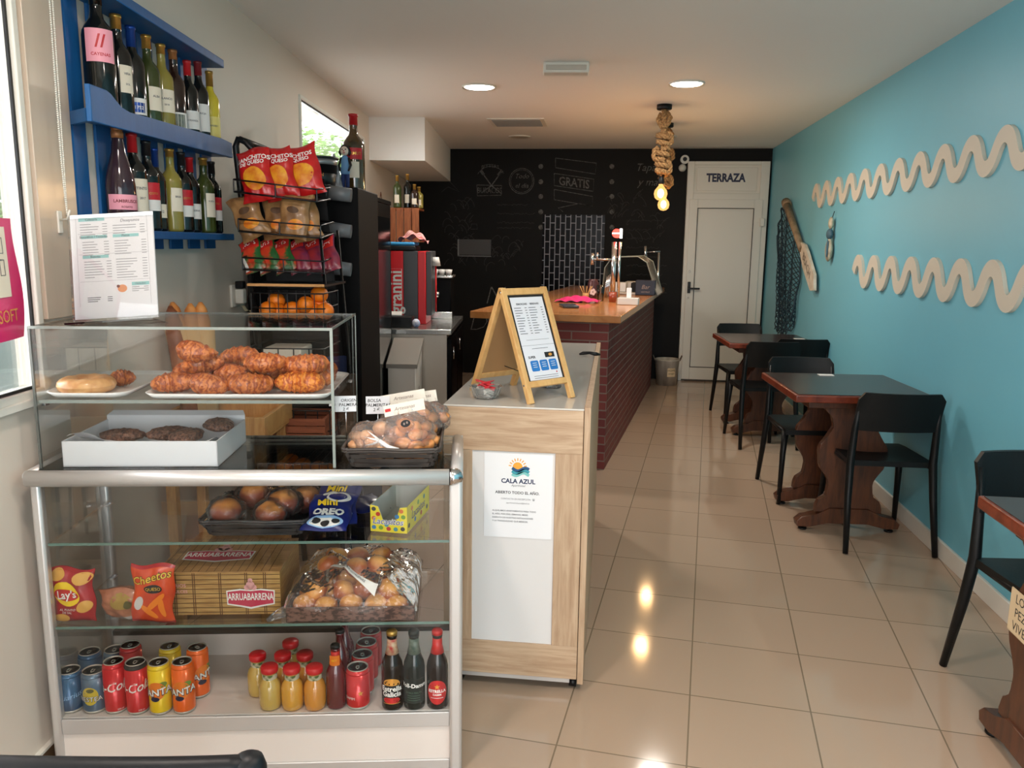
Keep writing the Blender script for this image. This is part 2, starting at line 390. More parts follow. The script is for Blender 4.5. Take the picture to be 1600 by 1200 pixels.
# window 1
def window(n, W, fr, depth, parts):
    y0, y1, z0, z1 = W
    r = MB(); r.m(M_pvc)
    for a, c in (((-depth, y0, z0), (0.012, y0+fr, z1)), ((-depth, y1-fr, z0), (0.012, y1, z1)), ((-depth, y0+fr, z0), (0.012, y1-fr, z0+fr)), ((-depth, y0+fr, z1-fr), (0.012, y1-fr, z1))): r.box(a, c, .003)
    w = structure(r.build('window_%d' % n, loc=LWO, rot=TH))
    g = MB().m(M_blk)
    k = fr+.008
    for a, c in (((-.008, y0+fr, z0+fr), (-.001, y0+k, z1-fr)), ((-.008, y1-k, z0+fr), (-.001, y1-fr, z1-fr)), ((-.008, y0+k, z0+fr), (-.001, y1-k, z0+k)), ((-.008, y0+k, z1-k), (-.001, y1-k, z1-fr))): g.box(a, c)
    g.build('gasket', parent=w, label='black rubber gasket')
    MB().box((-.02, y0+k, z0+k), (-.014, y1-k, z1-k)).build('pane', M_glass, w)
    return w
window(1, W1, .022, .06, None)
window(2, W2, .02, .06, None)
# sill
structure(MB().box((-.10, W1[0], 1.015), (.02, W1[1], 1.037), .003).build('trim_2', M_pvc, loc=LWO, rot=TH))
# boxed duct below the ceiling at the far left
b = MB().box((0, 0, 0), (.462, 2.3, .345)); so = b.build('trim_3', M_ceil, loc=LW(6.70, 0, CEIL-.345), rot=TH-R(.3)); structure(so)
# ---- outside
M_hedge = mat('leaf_green', rgb(140, 176, 96), .6, col2=rgb(84, 126, 58), vscale=30)
def foliage(c, sx, sy, sz, n, size, seed):
    rnd = random.Random(seed); b = MB()
    for _ in range(n):
        p = Vector(c)+Vector((rnd.gauss(0, sx), rnd.gauss(0, sy), rnd.gauss(0, sz)))
        b.at(T(p) @ RZ(rnd.uniform(0, 6.3)) @ RX(rnd.uniform(-1.3, 1.3))); k = size*rnd.uniform(.6, 1.3)
        b.quad((-k*.5, 0, 0), (0, -k*.3, k*.1), (k*.6, 0, 0), (0, k*.3, k*.1))
    b.at(); return b
M_bark = mat('bark', rgb(96, 80, 62), .8, bump=.4)
def tree(s, o, z, sx, sy, sz, n, size, seed, label):
    t = thing('tree', label, 'tree', LW(s, o, 0), TH)
    MB().tube([(0, 0, 0), (.03, .05, z*.5), (0, 0, z)], [.06, .05, .02]).build('trunk', M_bark, t)
    foliage((0, 0, z), sx, sy, sz, n, size, seed).build('foliage', M_hedge, t)
tree(11.0, -1.55, 2.50, .36, .60, .24, 3200, .075, 3, 'pale green tree outside the small high window')
tree(4.0, -1.25, 1.62, .2, .28, .18, 1200, .07, 4, 'green shrub outside the big left window')
M_bench = mat('pale_teal_slats', rgb(150, 188, 180), .6)
t = thing('garden_bench', 'pale teal slatted bench outside the big left window', 'bench', LW(2.3, -1.15, 0), TH)
b = MB()
for k in range(9): b.box((-.05, -1.2, .15+k*.13), (0, .9, .265+k*.13), .004)
b.build('backrest', M_bench, t); MB().box((.0, -1.2, .42), (.40, .9, .46), .005).build('seat', M_bench, t)
for y in (-1.15, .8): MB().box((.02, y, 0), (.38, y+.06, .42)).build('leg', M_bench, t)
t = thing('terrace_chair', 'rounded grey terrace chair outside, low in the big left window', 'chair', LW(2.55, -.45, 0), TH)
M_gch = mat('grey_resin', rgb(120, 138, 140), .5)
MB().at(T((0, 0, .93)) @ RX(R(90))).box((-.2, -.2, -.02), (.2, .2, .02), .018).build('backrest', M_gch, t)
MB().box((-.2, -.42, .44), (.2, -.02, .47), .01).build('seat', M_gch, t)
for x in (-.17, .17):
    for y in (-.4, -.04): MB().cyl((x, y, 0), (x, y, .45 if y < -.1 else .8), .015).build('leg', M_gch, t)
structure(MB().box((-9, -4, -.12), (-.2, 14, -.02)).build('ground_outside', mat('outside_paving', rgb(190, 186, 178), .8), loc=LWO, rot=TH))
structure(MB().box((-6, -12, -.12), (8, -1.62, -.02)).build('pavement_outside', mat('outside_paving'),))

# door with transom
M_seam = mat('door_seam_dark', rgb(70, 66, 58), .6)
D0, D1 = .735, 1.575
b = MB().m(M_pvc)
b.box((D0, 8.84, 0), (D0+.07, 8.9, 2.335), .004).box((D1-.09, 8.84, 0), (D1, 8.9, 2.335), .004).box((D0+.07, 8.84, 2.30), (D1-.09, 8.9, 2.335), .003).box((D0+.07, 8.84, 1.90), (D1-.09, 8.9, 2.01), .004)
b.box((D0+.07, 8.87, 2.01), (D1-.09, 8.89, 2.30)).box((D0+.10, 8.862, 2.035), (D1-.12, 8.872, 2.275), .004)
dr = structure(b.build('door_1'))
b = MB().m(M_pvc); lx0, lx1 = D0+.035, D1-.055
b.box((lx0, 8.825, .02), (lx0+.085, 8.86, 1.945), .003).box((lx1-.085, 8.825, .02), (lx1, 8.86, 1.945), .003).box((lx0+.085, 8.825, .02), (lx1-.085, 8.86, .155), .003).box((lx0+.085, 8.825, 1.855), (lx1-.085, 8.86, 1.945), .003)
b.box((lx0+.085, 8.84, .155), (lx1-.085, 8.856, 1.855)); b.m(M_seam)
for a, c in (((lx0+.083, 8.822, .153), (lx0+.091, 8.83, 1.857)), ((lx1-.091, 8.822, .153), (lx1-.083, 8.83, 1.857)), ((lx0+.083, 8.822, .153), (lx1-.083, 8.83, .161)), ((lx0+.083, 8.822, 1.849), (lx1-.083, 8.83, 1.857))): b.box(a, c)
b.box((lx0, 8.832, 0.004), (lx1, 8.858, .02))
lf = b.build('door_leaf', parent=dr)
MB().box((lx0+.02, 8.80, .96), (lx0+.05, 8.826, 1.08), .004).cyl((lx0+.035, 8.80, 1.01), (lx0+.035, 8.775, 1.01), .01).box((lx0+.025, 8.765, 1.0), (lx0+.145, 8.782, 1.02), .004).build('door_handle', M_blk, lf, label='black lever handle')
MB().cyl((lx0+.035, 8.8245, 1.19), (lx0+.035, 8.818, 1.19), .013).cyl((lx0+.035, 8.8245, .91), (lx0+.035, 8.818, .91), .011).build('lock', mat('lock_grey', rgb(160, 156, 146), .4, .6), lf)
for z in (1.70,): MB().box((D1-.075, 8.80, z-.03), (D1-.03, 8.838, z+.055), .004).box((D1-.09, 8.805, z), (D1-.07, 8.838, z+.02)).build('hinge', M_pvc, dr)
MB().text('TERRAZA', .115, lambda x, y: (1.132+x, 8.8605, 2.165+y), bold=.045, sx=.80).build('sign_lettering', mat('dark_navy_print', rgb(28, 36, 70), .5), dr, label='dark navy capital letters TERRAZA')
# black glossy metro tiles on the back wall
M_mt = brickmat('black_metro_tile', rgb(5, 5, 8), rgb(8, 9, 16), rgb(150, 154, 166), .135, .056, .005, rough=.2, swap=True, spec=.1, bumpk=.6)
MB().box((-.79, 8.884, .72), (-.115, 8.9, 1.775)).build('tile_panel', M_mt, wb, label='glossy black tiles with grey joints')
MB().m(mat('hatch_grey', rgb(66, 67, 69), .5)).box((-1.72, 8.888, 1.33), (-1.36, 8.9, 1.50)).m(mat('hatch_rim', rgb(120, 122, 124), .4)).box((-1.735, 8.88, 1.315), (-1.72, 8.9, 1.50)).box((-1.735, 8.88, 1.312), (-1.36, 8.9, 1.322)).build('wall_hatch', parent=wb, label='grey rectangular hatch')
# chalk drawings
M_chalk = mat('grey_chalk', rgb(112, 112, 110), .9, col2=rgb(50, 50, 50), vscale=60, lo=.3, hi=.6)
M_chalk2 = mat('faint_chalk', rgb(62, 62, 62), .9, col2=rgb(38, 38, 38), vscale=60, lo=.3, hi=.6)
ch = MB().m(M_chalk); YB = 8.898
fn = lambda x, z: (x, YB, z)
def circ(cx, cz, r, w=.008, rz=None, n=28, a0=0, a1=2*PI):
    ch.stroke([(cx+r*math.cos(a0+(a1-a0)*i/n), cz+(rz or r)*math.sin(a0+(a1-a0)*i/n)) for i in range(n+1)], w, fn)
def pxl(pts, w=.008): ch.stroke([(aty(x, y, 8.9).x, aty(x, y, 8.9).z) for x, y in pts], w, fn)
def rect(pts, w=.008): pxl(pts+[pts[0]], w)
def cloud(cx, cz, r, n, w=.006, seed=0):
    rr = random.Random(seed)
    for _ in range(n):
        a = cx+rr.uniform(-r, r); c = cz+rr.uniform(-r, r)*.8; k = rr.uniform(.02, .06); p = rr.uniform(0, 6)
        ch.stroke([(a+k*math.cos(p+t*.5), c+k*math.sin(p*2+t*.6)) for t in range(7)], w, fn)
# crossed tools badge
c0 = aty(767, 285, 8.9); pxl([(752, 268), (768, 290), (784, 303)], .012); pxl([(784, 268), (768, 290), (754, 300)], .012)
pxl([(751, 266), (756, 273)], .03); pxl([(778, 274), (785, 266)], .03); circ(c0.x, c0.z+.0, .17, .005, a0=.6, a1=2.6)
rect([(745, 289), (784, 290), (783, 305), (746, 306)], .006)
q = aty(765, 298, 8.9); ch.text('BURACOS', .085, lambda x, y: (q.x+x, YB, q.z+y), sx=.72)
q = aty(766, 261, 8.9); ch.text('BITTERS', .05, lambda x, y: (q.x+x, YB, q.z+y+.04*math.cos(x*9)-.03), sx=1.1)
q = aty(815, 283, 8.9); circ(q.x, q.z, .135, .006); circ(q.x, q.z, .12, .004)
ch.text('Todo', .07, lambda x, y: (q.x+x, YB, q.z+.05+y), shear=.3); ch.text('el dia', .07, lambda x, y: (q.x+x, YB, q.z-.05+y), shear=.3)
rect([(868, 247), (932, 255), (930, 272), (868, 262)], .006)
rect([(866, 271), (928, 280), (927, 299), (866, 290)], .006); rect([(866, 296), (926, 307), (926, 322), (866, 312)], .006); pxl([(880, 331), (872, 325), (905, 318), (925, 322)], .006)
q = aty(897, 286, 8.9); ch.text('GRATIS', .125, lambda x, y: (q.x+x, YB, q.z+y-x*.12), bold=.02, sx=.8)
for x_ in (845, 956):
    for y_ in (260, 284, 307, 331, 355):
        if x_ == 845 and y_ == 0: continue
        q = aty(x_, y_, 8.9); ch.disc(q.x, q.z, .026, .026, fn, 14, 1)
q = aty(772, 463, 8.9); ch.text('M', .30, lambda x, y: (q.x+x, YB, q.z+y), shear=.25, bold=-.03)
q = aty(746, 504, 8.9); ch.text('D', .30, lambda x, y: (q.x+x, YB, q.z+y), shear=.25, bold=-.03)
for i_, (x_, y_, s_) in enumerate(((1012, 262, 'Tapas'), (1015, 285, 'y mas'))):
    q = aty(x_, y_, 8.9); ch.text(s_, .11, lambda x, y: (q.x+x, YB, q.z+y), shear=.3)
ch.m(M_chalk2)
for y_ in range(345, 470, 14):
    q = aty(1015, y_, 8.9); rr = random.Random(y_)
    ch.stroke([(q.x-.25+i*.012, q.z+rr.uniform(-.012, .012)) for i in range(int(rr.uniform(22, 42)))], .005, fn)
for y_ in (320, 334, 348, 356):
    q = aty(805, y_, 8.9); rr = random.Random(y_)
    ch.stroke([(q.x-.2+i*.012, q.z+rr.uniform(-.01, .01)) for i in range(int(rr.uniform(22, 38)))], .005, fn)
cloud(-1.2, 1.35, .2, 26, seed=1); cloud(-1.75, 1.4, .2, 22, seed=2); cloud(-1.75, 1.75, .2, 16, seed=3); cloud(.1, 1.9, .2, 18, seed=4); cloud(.35, 1.65, .2, 14, seed=5)
pxl([(690, 300), (700, 292), (718, 300), (704, 285), (697, 280)], .006); pxl([(735, 357), (737, 350), (745, 350), (746, 358), (735, 358)], .008)
ch.build('chalk_drawings', parent=wb, fixn=False, label='faint chalk lettering and drawings')
# ================================================================== dining side
M_top = mat('dark_laminate_top', rgb(62, 38, 32), .25, col2=rgb(48, 30, 26), vscale=5, spec=.5)
M_tedge = woodmat('reddish_wood_edge', rgb(128, 56, 34), rgb(90, 36, 22), .3, (6, 6, 6), coat=.2)
M_ped = woodmat('carved_brown_wood', rgb(94, 54, 32), rgb(58, 33, 20), .38, (14, 14, 2.0))
def sprof(hw, z0, z1, n=26):
    """curvy half width from the foot to the top"""
    K = [(0, 1.02), (.10, .98), (.16, .70), (.30, .66), (.46, 1.0), (.62, 1.04), (.74, .80), (.82, .62), (.92, .72), (1.0, 1.02)]
    pts = []
    for i in range(n+1):
        t = i/n
        for (a, u), (c, v) in zip(K, K[1:]):
            if a <= t <= c:
                k = (t-a)/(c-a); k = k*k*(3-2*k); pts.append((hw*(u+(v-u)*k), z0+(z1-z0)*t)); break
    return pts
def make_table(name, label):
    t = thing(name, label, 'table', group=None)
    b = MB().m(M_tedge).box((-.345, -.36, .700), (.345, .36, .738), .006).m(M_top).box((-.33, -.345, .7372), (.33, .345, .7405))
    b.build('tabletop', parent=t, label='dark laminate top with reddish wooden edge')
    MB().box((-.25, -.26, .655), (.25, .26, .70), .003).build('apron', M_ped, t)
    for y in (-.21, .21):
        p = sprof(.165, .10, .655); poly = [(x, z) for x, z in p]+[(-x, z) for x, z in reversed(p)]
        MB().prism(poly, y-.02, y+.02, 'y', .004).build('pedestal_panel', M_ped, t)
        foot = [(-.255, .022), (-.262, .05), (-.235, .075), (-.16, .088), (-.10, .125), (.10, .125), (.16, .088), (.235, .075), (.262, .05), (.255, .022), (.19, .02), (.10, .048), (-.10, .048), (-.19, .02)]
        fo = MB().prism(foot, y-.032, y+.032, 'y', .004).build('foot', M_ped, t)
        for x in (-.22, .22): MB().cyl((x, y, .0), (x, y, .008), .022).cyl((x, y, .008), (x, y, .03), .008).build('leveller', M_blk, fo, label='black levelling pad')
    MB().box((-.02, -.19, .30), (.02, .19, .40), .004).build('stretcher', M_ped, t)
    return t
T2C = (1.235, 4.395)
tb = make_table('dining_table', 'dark topped trestle table, the middle one of the row along the turquoise wall')
tb.location = (T2C[0], T2C[1], 0); tb.rotation_euler = (0, 0, R(3.2)); tb['group'] = 'trestle tables along the turquoise wall'
t1 = dup(tb, (1.205, 6.52, 0), R(3.2), 'dark topped trestle table nearest the white terrace door')
t3 = dup(tb, (1.342, 2.070, 0), 0, 'dark topped trestle table nearest the camera, cut off by the right edge'); t3.scale = (.73, 1, 1)
for o_ in t3.children:
    if not o_.name.startswith('tabletop'): o_.rotation_euler = (0, 0, R(90)); o_.location.y += .10 if not o_.name.startswith('apron') else 0
# plaque on the near pedestal
M_plq = mat('cream_plaque', rgb(222, 198, 160), .5); M_ink = mat('black_ink', rgb(28, 28, 30), .6)
pl = MB().m(M_plq).box((-.165, -.2395, .37), (-.03, -.2335, .50), .004).m(M_ink)
pl.text('LOS', .038, lambda x, y: (-.10+x, -.2399, .475+y)).text('PEZ', .038, lambda x, y: (-.10+x, -.2399, .435+y)).text('VIVE', .038, lambda x, y: (-.10+x, -.2399, .395+y))
pq = pl.build('plaque', parent=t3, label='small cream plaque with black letters', rot=R(-90), loc=(0, .10, 0), fixn=False)
# white cards on two tables
def card(x, y, z, r, label):
    o = MB().box((-.04, -.025, 0), (.04, .025, .003)).build('table_card', mat('white_card', rgb(232, 230, 226), .6), loc=(x, y, z), rot=r)
    tag(o, label, 'card')
p_ = atz(1289, 585, .742); card(p_.x, p_.y-.02, .7407, .05, 'small white card on the far edge of the middle trestle table')
p_ = atz(1248, 529, .742); card(p_.x, p_.y-.02, .7407, .05, 'small white card on the trestle table nearest the terrace door')
M_ch = mat('black_moulded_plastic', rgb(13, 15, 16), .45, bump=.06, bscale=160, spec=.3)
def make_chair(label):
    """faces +Y: the backrest is at -Y"""
    t = thing('cafe_chair', label, 'chair', group='black cafe chairs')
    def seatf(u, v):
        x = (u-.5)*.43*(1-.06*v); y = -.20+v*.42
        z = .452-.016*math.sin(PI*u)*math.sin(PI*min(1, v*1.1))-.02*max(0, v-.8)*5*.3; return (x, y, z)
    b = MB(); b.grid(seatf, 10, 10); b.grid(lambda u, v: (lambda q: (q[0], q[1], q[2]-.028))(seatf(1-u, v)), 10, 10)
    n = 10
    rim = [seatf(i/n, 0) for i in range(n+1)]+[seatf(1, i/n) for i in range(1, n+1)]+[seatf(1-i/n, 1) for i in range(1, n+1)]+[seatf(0, 1-i/n) for i in range(1, n)]
    for i in range(len(rim)):
        p, q = rim[i], rim[(i+1) % len(rim)]; b.quad(p, q, (q[0], q[1], q[2]-.028), (p[0], p[1], p[2]-.028))
    b.build('seat', M_ch, t)
    def back(u, v, off=0):
        x = (u-.5)*.425; z = .610+v*.195; cv = .035*(1-(2*u-1)**2)
        # rounded top corners
        e = abs(2*u-1); 
        if v > .5 and e > .86: z -= .034*((e-.86)/.14)**2.4*((v-.5)/.5)
        return (x, -.215-.05*v-cv-off, z)
    b = MB(); b.grid(lambda u, v: back(u, v, -.012), 16, 8).grid(lambda u, v: back(u, v, .008), 16, 8)
    for a in range(16):
        for vv in (0, 1):
            b.quad(back(a/16, vv, -.012), back((a+1)/16, vv, -.012), back((a+1)/16, vv, .008), back(a/16, vv, .008))
    for a in range(8):
        for uu in (0, 1): b.quad(back(uu, a/8, -.012), back(uu, (a+1)/8, -.012), back(uu, (a+1)/8, .008), back(uu, a/8, .008))
    b.build('backrest', M_ch, t)
    for sx in (-1, 1):
        MB().tube([(sx*.225, -.30, .003), (sx*.215, -.235, .28), (sx*.208, -.208, .45), (sx*.204, -.222, .62), (sx*.198, -.250, .755)], [.014, .019, .021, .017, .009], 10).build('rear_leg', M_ch, t)
        MB().tube([(sx*.218, .225, .003), (sx*.205, .195, .30), (sx*.195, .185, .435)], [.013, .018, .021], 10).build('front_leg', M_ch, t)
    t.scale = (.92, .96, .98)
    MB().tube([(-.2, .19, .425), (.2, .19, .425)], .012, 8).build('front_rail', M_ch, t)
    for sx in (-1, 1): MB().tube([(sx*.2, -.2, .43), (sx*.2, .19, .428)], .013, 8).build('side_rail', M_ch, t)
    return t
c1 = make_chair('black moulded chair on the camera side of the middle trestle table'); c1.location = (1.350, 4.13, 0); c1.rotation_euler = (0, 0, R(2))
dup(c1, (1.17, 4.79, 0), R(183), 'black moulded chair on the door side of the middle trestle table')
dup(c1, (1.13, 6.13, 0), R(6), 'black moulded chair on the camera side of the farthest table, standing out from it')
dup(c1, (1.14, 6.97, 0), R(186), 'black moulded chair right in front of the white terrace door')
dup(c1, (1.44, 2.53, 0), R(186), 'black moulded chair cut off by the right edge, behind the nearest table')
c6 = dup(c1, (1.39, 6.36, 0), R(4), 'black moulded chair pushed under the farthest table, beside the turquoise wall')
# foreground chair: only the top of its back
M_fg = mat('dark_slate_plastic', rgb(16, 18, 21), .45, bump=.03, bscale=200, spec=.3)
_pr = atz(386, 1192, .785); _c = _pr-Vector((math.cos(YAW), math.sin(YAW), 0))*.235
t = thing('armchair', 'dark plastic chair seen only by its curved top rail at the bottom left corner', 'chair', (_c.x, _c.y, 0), YAW)
b = MB()
for q_ in (0, .014): b.grid(lambda u, v: (-.225+.45*u, .03*(1-(2*u-1)**2)*-1+q_-.0, .50+(.775+.012*math.sin(PI*u)-.50)*v), 16, 6)
b.build('backrest', M_fg, t, fixn=False)
MB().tube([(-.235+.47*i/18, .005-.03*(1-(2*i/18-1)**2), .776+.014*math.sin(PI*i/18)) for i in range(19)], .016, 10, flat=1.2).build('top_rail', M_fg, t)
for sx in (-.235, .235):
    MB().lathe([(.022, .0), (.023, .775), (.019, .788), (.010, .794), (0, .795)], (sx, .005, 0), 16).build('back_post', M_fg, t)
    MB().tube([(sx*.95, .42, 0), (sx*.95, .41, .43)], .018, 10).build('front_leg', M_fg, t)
MB().box((-.22, .0, .42), (.22, .43, .455), .01).build('seat', M_fg, t)

# ------------------------------------------------------------------ ornaments on the turquoise wall
M_wave = mat('cream_cut_board', rgb(206, 198, 182), .55)
def wave(y_far, y_near, zc, amp, w, per, ph, label):
    # sine centre line, offset both ways
    n = int((y_far-y_near)/per*30)
    A, B = [], []
    for i in range(n+1):
        y = y_far-(y_far-y_near)*i/n; a = 2*PI*(y_far-y)/per+ph
        # rounder crests
        z = amp*math.sin(a); y += per*.022*math.sin(2*a); dyy = -1+per*.022*2*math.cos(2*a)*2*PI/per; dz = amp*2*PI/per*math.cos(a)
        L = math.hypot(dyy, dz); ny, nz = dz/L, -dyy/L
        A.append((y+ny*w/2, zc+z+nz*w/2)); B.append((y-ny*w/2, zc+z-nz*w/2))
    b = MB()
    def q(p, x): return (x, p[0], p[1])
    x0, x1 = 1.582, 1.5995
    for i in range(n):
        a0, a1, b0, b1 = A[i], A[i+1], B[i], B[i+1]
        b.quad(q(a0, x0), q(a1, x0), q(b1, x0), q(b0, x0)); b.quad(q(a0, x1), q(b0, x1), q(b1, x1), q(a1, x1))
        b.quad(q(a0, x1), q(a1, x1), q(a1, x0), q(a0, x0)); b.quad(q(b0, x0), q(b1, x0), q(b1, x1), q(b0, x1))
    for k in (0, n): b.quad(q(A[k], x0), q(B[k], x0), q(B[k], x1), q(A[k], x1))
    o = b.build('wave_ornament', M_wave); tag(o, label, 'wall ornament')
wave(6.93, 2.6, 1.863, .064, .070, .318, -.3, 'long cream wavy board, the upper of two on the turquoise wall')
wave(5.63, 2.6, 1.308, .070, .072, .3175, -.1, 'long cream wavy board, the lower of two on the turquoise wall')
# oar
t = thing('oar', 'wooden oar with a white pointed blade slanting across the turquoise wall', 'oar', (1.6, 7.06, 1.47))
M_oarw = woodmat('weathered_wood', rgb(150, 128, 100), rgb(110, 92, 70), .6, (8, 8, 1))
M_oarb = mat('white_painted_blade', rgb(222, 214, 198), .5, col2=rgb(196, 184, 164), vscale=14)
def OA(s, wd, x=-.046):  # along the oar from the top, s in m
    a = Vector((0, .74, .385)); e = Vector((0, -.50, -.30)); d_ = (e-a); L = d_.length; d_.normalize(); nn = Vector((0, -d_.z, d_.y)); p = a+d_*s+nn*wd; return (x, p.y, p.z)
MB().tube([OA(0, 0), OA(.45, 0), OA(.86, 0)], [.034, .030, .026], 12).build('shaft', M_oarw, t)
MB().tube([OA(-.03, 0), OA(.05, 0)], .042, 12).build('grip', M_oarw, t, label='thicker worn grip')
poly = [(.80, -.035), (.93, -.085), (1.05, -.09), (1.38, -.07), (1.47, .02), (1.37, .085), (1.0, .085), (.80, .035)]
b = MB().m(M_oarb); F = [b.v(OA(s, w_, -.05)) for s, w_ in poly]; G = [b.v(OA(s, w_, -.028)) for s, w_ in poly]
b.f(F); b.f(G[::-1])
for i in range(len(poly)): b.f([F[i], F[(i+1) % 8], G[(i+1) % 8], G[i]])
b.m(mat('faded_lettering', rgb(120, 112, 100), .6)); b.text('BEACH', .12, lambda x, y: OA(1.12+x*.9, -y*.8, -.0515), bold=.01)
b.build('blade', parent=t)
# net, real strands
M_net = mat('dark_blue_netting', rgb(30, 54, 66), .8)
net = MB(); rr = random.Random(4)
# outline in (Y, z): top narrows to the oar, hangs down to a ragged hem
def netP(u, v):
    top = (8.16-(8.16-7.75)*u if u < .5 else 7.955-(7.955-7.12)*(u-.5)*2, 1.55+.28*(1-abs(u-.45)*2.1) if u < .8 else 1.62-.9*(u-.8))
    bot = (7.86-.62*u, .66+.30*max(0, u-.55)+.03*math.sin(u*20))
    y = top[0]+(bot[0]-top[0])*v + .018*math.sin(v*14+u*5); z = top[1]+(bot[1]-top[1])*v
    x = 1.562+.03*math.sin(u*26+v*3)*(.4+.6*v)
    return Vector((min(1.592, x), y, z))
NU, NV = 30, 34
for i in range(NU):
    for j in range(NV):
        if (i+j) % 2 == 0:
            a, c, e = netP(i/NU, j/NV), netP((i+1)/NU, (j+1)/NV), None
            net.cyl(a, c, .0042, n=4, caps=False)
        else:
            net.cyl(netP((i+1)/NU, j/NV), netP(i/NU, (j+1)/NV), .0042, n=4, caps=False)
for k in range(2): net.tube([netP(k*1.0, j/NV) for j in range(NV+1)], .008, 5)
net.tube([netP(j/NU, 0) for j in range(NU+1)], .008, 5)
o = net.build('fishing_net', M_net, fixn=False); tag(o, 'dark blue fishing net draped on the turquoise wall behind the oar', 'net')
# hanging shell/boat ornament
t = thing('nautical_ornament', 'small bleached driftwood fish ornament hanging beside the oar', 'wall ornament', (1.6, 6.24, 1.36))
M_sh = mat('bleached_wood', rgb(206, 196, 172), .6, col2=rgb(150, 140, 118), vscale=22)
MB().ball((-.03, 0, .08), .055, 14, 10, (.45, 1.0, 1.55)).build('body', M_sh, t)
MB().ball((-.03, .0, .275), .035, 12, 8, (.5, 1, 1.3)).build('head', M_sh, t)
MB().ball((-.032, .005, .195), .045, 12, 8, (.5, 1.1, .9)).m(mat('blue_band', rgb(64, 96, 112), .6)).build('band', mat('blue_band'), t)
MB().ball((-.05, -.03, .09), .03, 10, 8, (.3, .5, 2.2)).build('fin', mat('blue_band'), t)
MB().tube([(-.025, 0, .31), (-.012, 0, .36)], .003, 5).build('cord', M_net, t)

# ------------------------------------------------------------------ ceiling fittings
M_led = mat('lit_diffuser', (1, 1, 1), .5, emit=(1.0, .95, .88), es=9.0)
def spot(x, y, lit, label, r=.105):
    t = thing('ceiling_light', label, 'ceiling light', (x, y, CEIL))
    MB().lathe([(r-.012, -.002), (r, -.004), (r+.012, -.012), (r+.014, 0)], n=32).build('rim', M_pvc, t)
    MB().cyl((0, 0, -.0015), (0, 0, -.009), r-.008, n=32).build('diffuser', M_led if lit else mat('unlit_diffuser', rgb(196, 188, 174), .5), t)
spot(-.919, 5.44, True, 'round lit ceiling light, the left of the lit pair', .1)
spot(.416, 5.41, True, 'round lit ceiling light, the right of the lit pair', .1)
p_ = atz(812, 213, CEIL); spot(p_.x, p_.y, False, 'unlit round ceiling light behind the ceiling vent', .09)
p_ = atz(1040, 213, CEIL); spot(p_.x, p_.y, False, 'unlit round ceiling light behind the rope pendants', .09)
spot(-.75, 1.1, True, 'round lit ceiling light over the display case', .1); spot(.75, 1.1, True, 'round lit ceiling light over the front of the dining side', .1)
t = thing('emergency_light', 'white emergency light box on the ceiling above the aisle', 'emergency light', (-.31, 4.80, CEIL), R(4))
MB().box((-.13, -.05, -.06), (.13, .05, 0), .008).build('housing', M_pvc, t)
MB().box((-.115, -.058, -.045), (.115, -.048, -.018), .003).build('diffuser', mat('frosted_cover', rgb(190, 184, 172), .3), t)
t = thing('ceiling_vent', 'rectangular grey ventilation grille in the ceiling', 'vent', (-.85, 7.0, CEIL), R(1))
MB().m(M_pvc).box((-.235, -.215, -.006), (-.20, .215, 0)).box((.2, -.215, -.006), (.235, .215, 0)).box((-.2, -.215, -.006), (.2, -.18, 0)).box((-.2, .18, -.006), (.2, .215, 0)).build('frame', parent=t)
M_slat = mat('grey_slat', rgb(150, 146, 140), .5)
b = MB()
for k in range(14): b.box((-.2, -.18+k*.026, -.012), (.2, -.166+k*.026, -.003))
b.build('slats', M_slat, t)
# rope pendants
M_rope = mat('jute_rope', rgb(176, 136, 88), .9, col2=rgb(122, 88, 52), vscale=90, bump=.6, bscale=160)
M_bulb = mat('lit_filament', (1, .8, .5), .3, emit=(1.0, .70, .32), es=16.0)
M_shell = bpy.data.materials.new('amber_bulb_glass'); M_shell.use_nodes = True; _n = M_shell.node_tree; _n.nodes.clear()
_o = _n.nodes.new('ShaderNodeOutputMaterial'); _t = _n.nodes.new('ShaderNodeBsdfTransparent'); _t.inputs[0].default_value = (1, .86, .62, 1)
_e = _n.nodes.new('ShaderNodeEmission'); _e.inputs[0].default_value = (1, .50, .16, 1); _e.inputs[1].default_value = 1.7
_m = _n.nodes.new('ShaderNodeMixShader'); _m.inputs[0].default_value = .42; _n.links.new(_t.outputs[0], _m.inputs[1]); _n.links.new(_e.outputs[0], _m.inputs[2]); _n.links.new(_m.outputs[0], _o.inputs[0])
def rope(M0, pts, r):
    for ph in (0, PI*2/3, PI*4/3):
        q = []; acc = 0
        P = [Vector(p) for p in pts]
        # resample
        S = []
        for a, c in zip(P, P[1:]):
            n = max(1, int((c-a).length/.006))
            for i in range(n): S.append(a.lerp(c, i/n))
        S.append(P[-1]); up = Vector((.3, .9, .1)).normalized()
        for i, p in enumerate(S):
            t_ = (S[min(i+1, len(S)-1)]-S[max(i-1, 0)]).normalized(); u_ = (up-t_*up.dot(t_)).normalized(); v_ = t_.cross(u_)
            a = ph+i*.42; q.append(p+(u_*math.cos(a)+v_*math.sin(a))*r*.55)
        M0.tube(q, r*.6, 6)
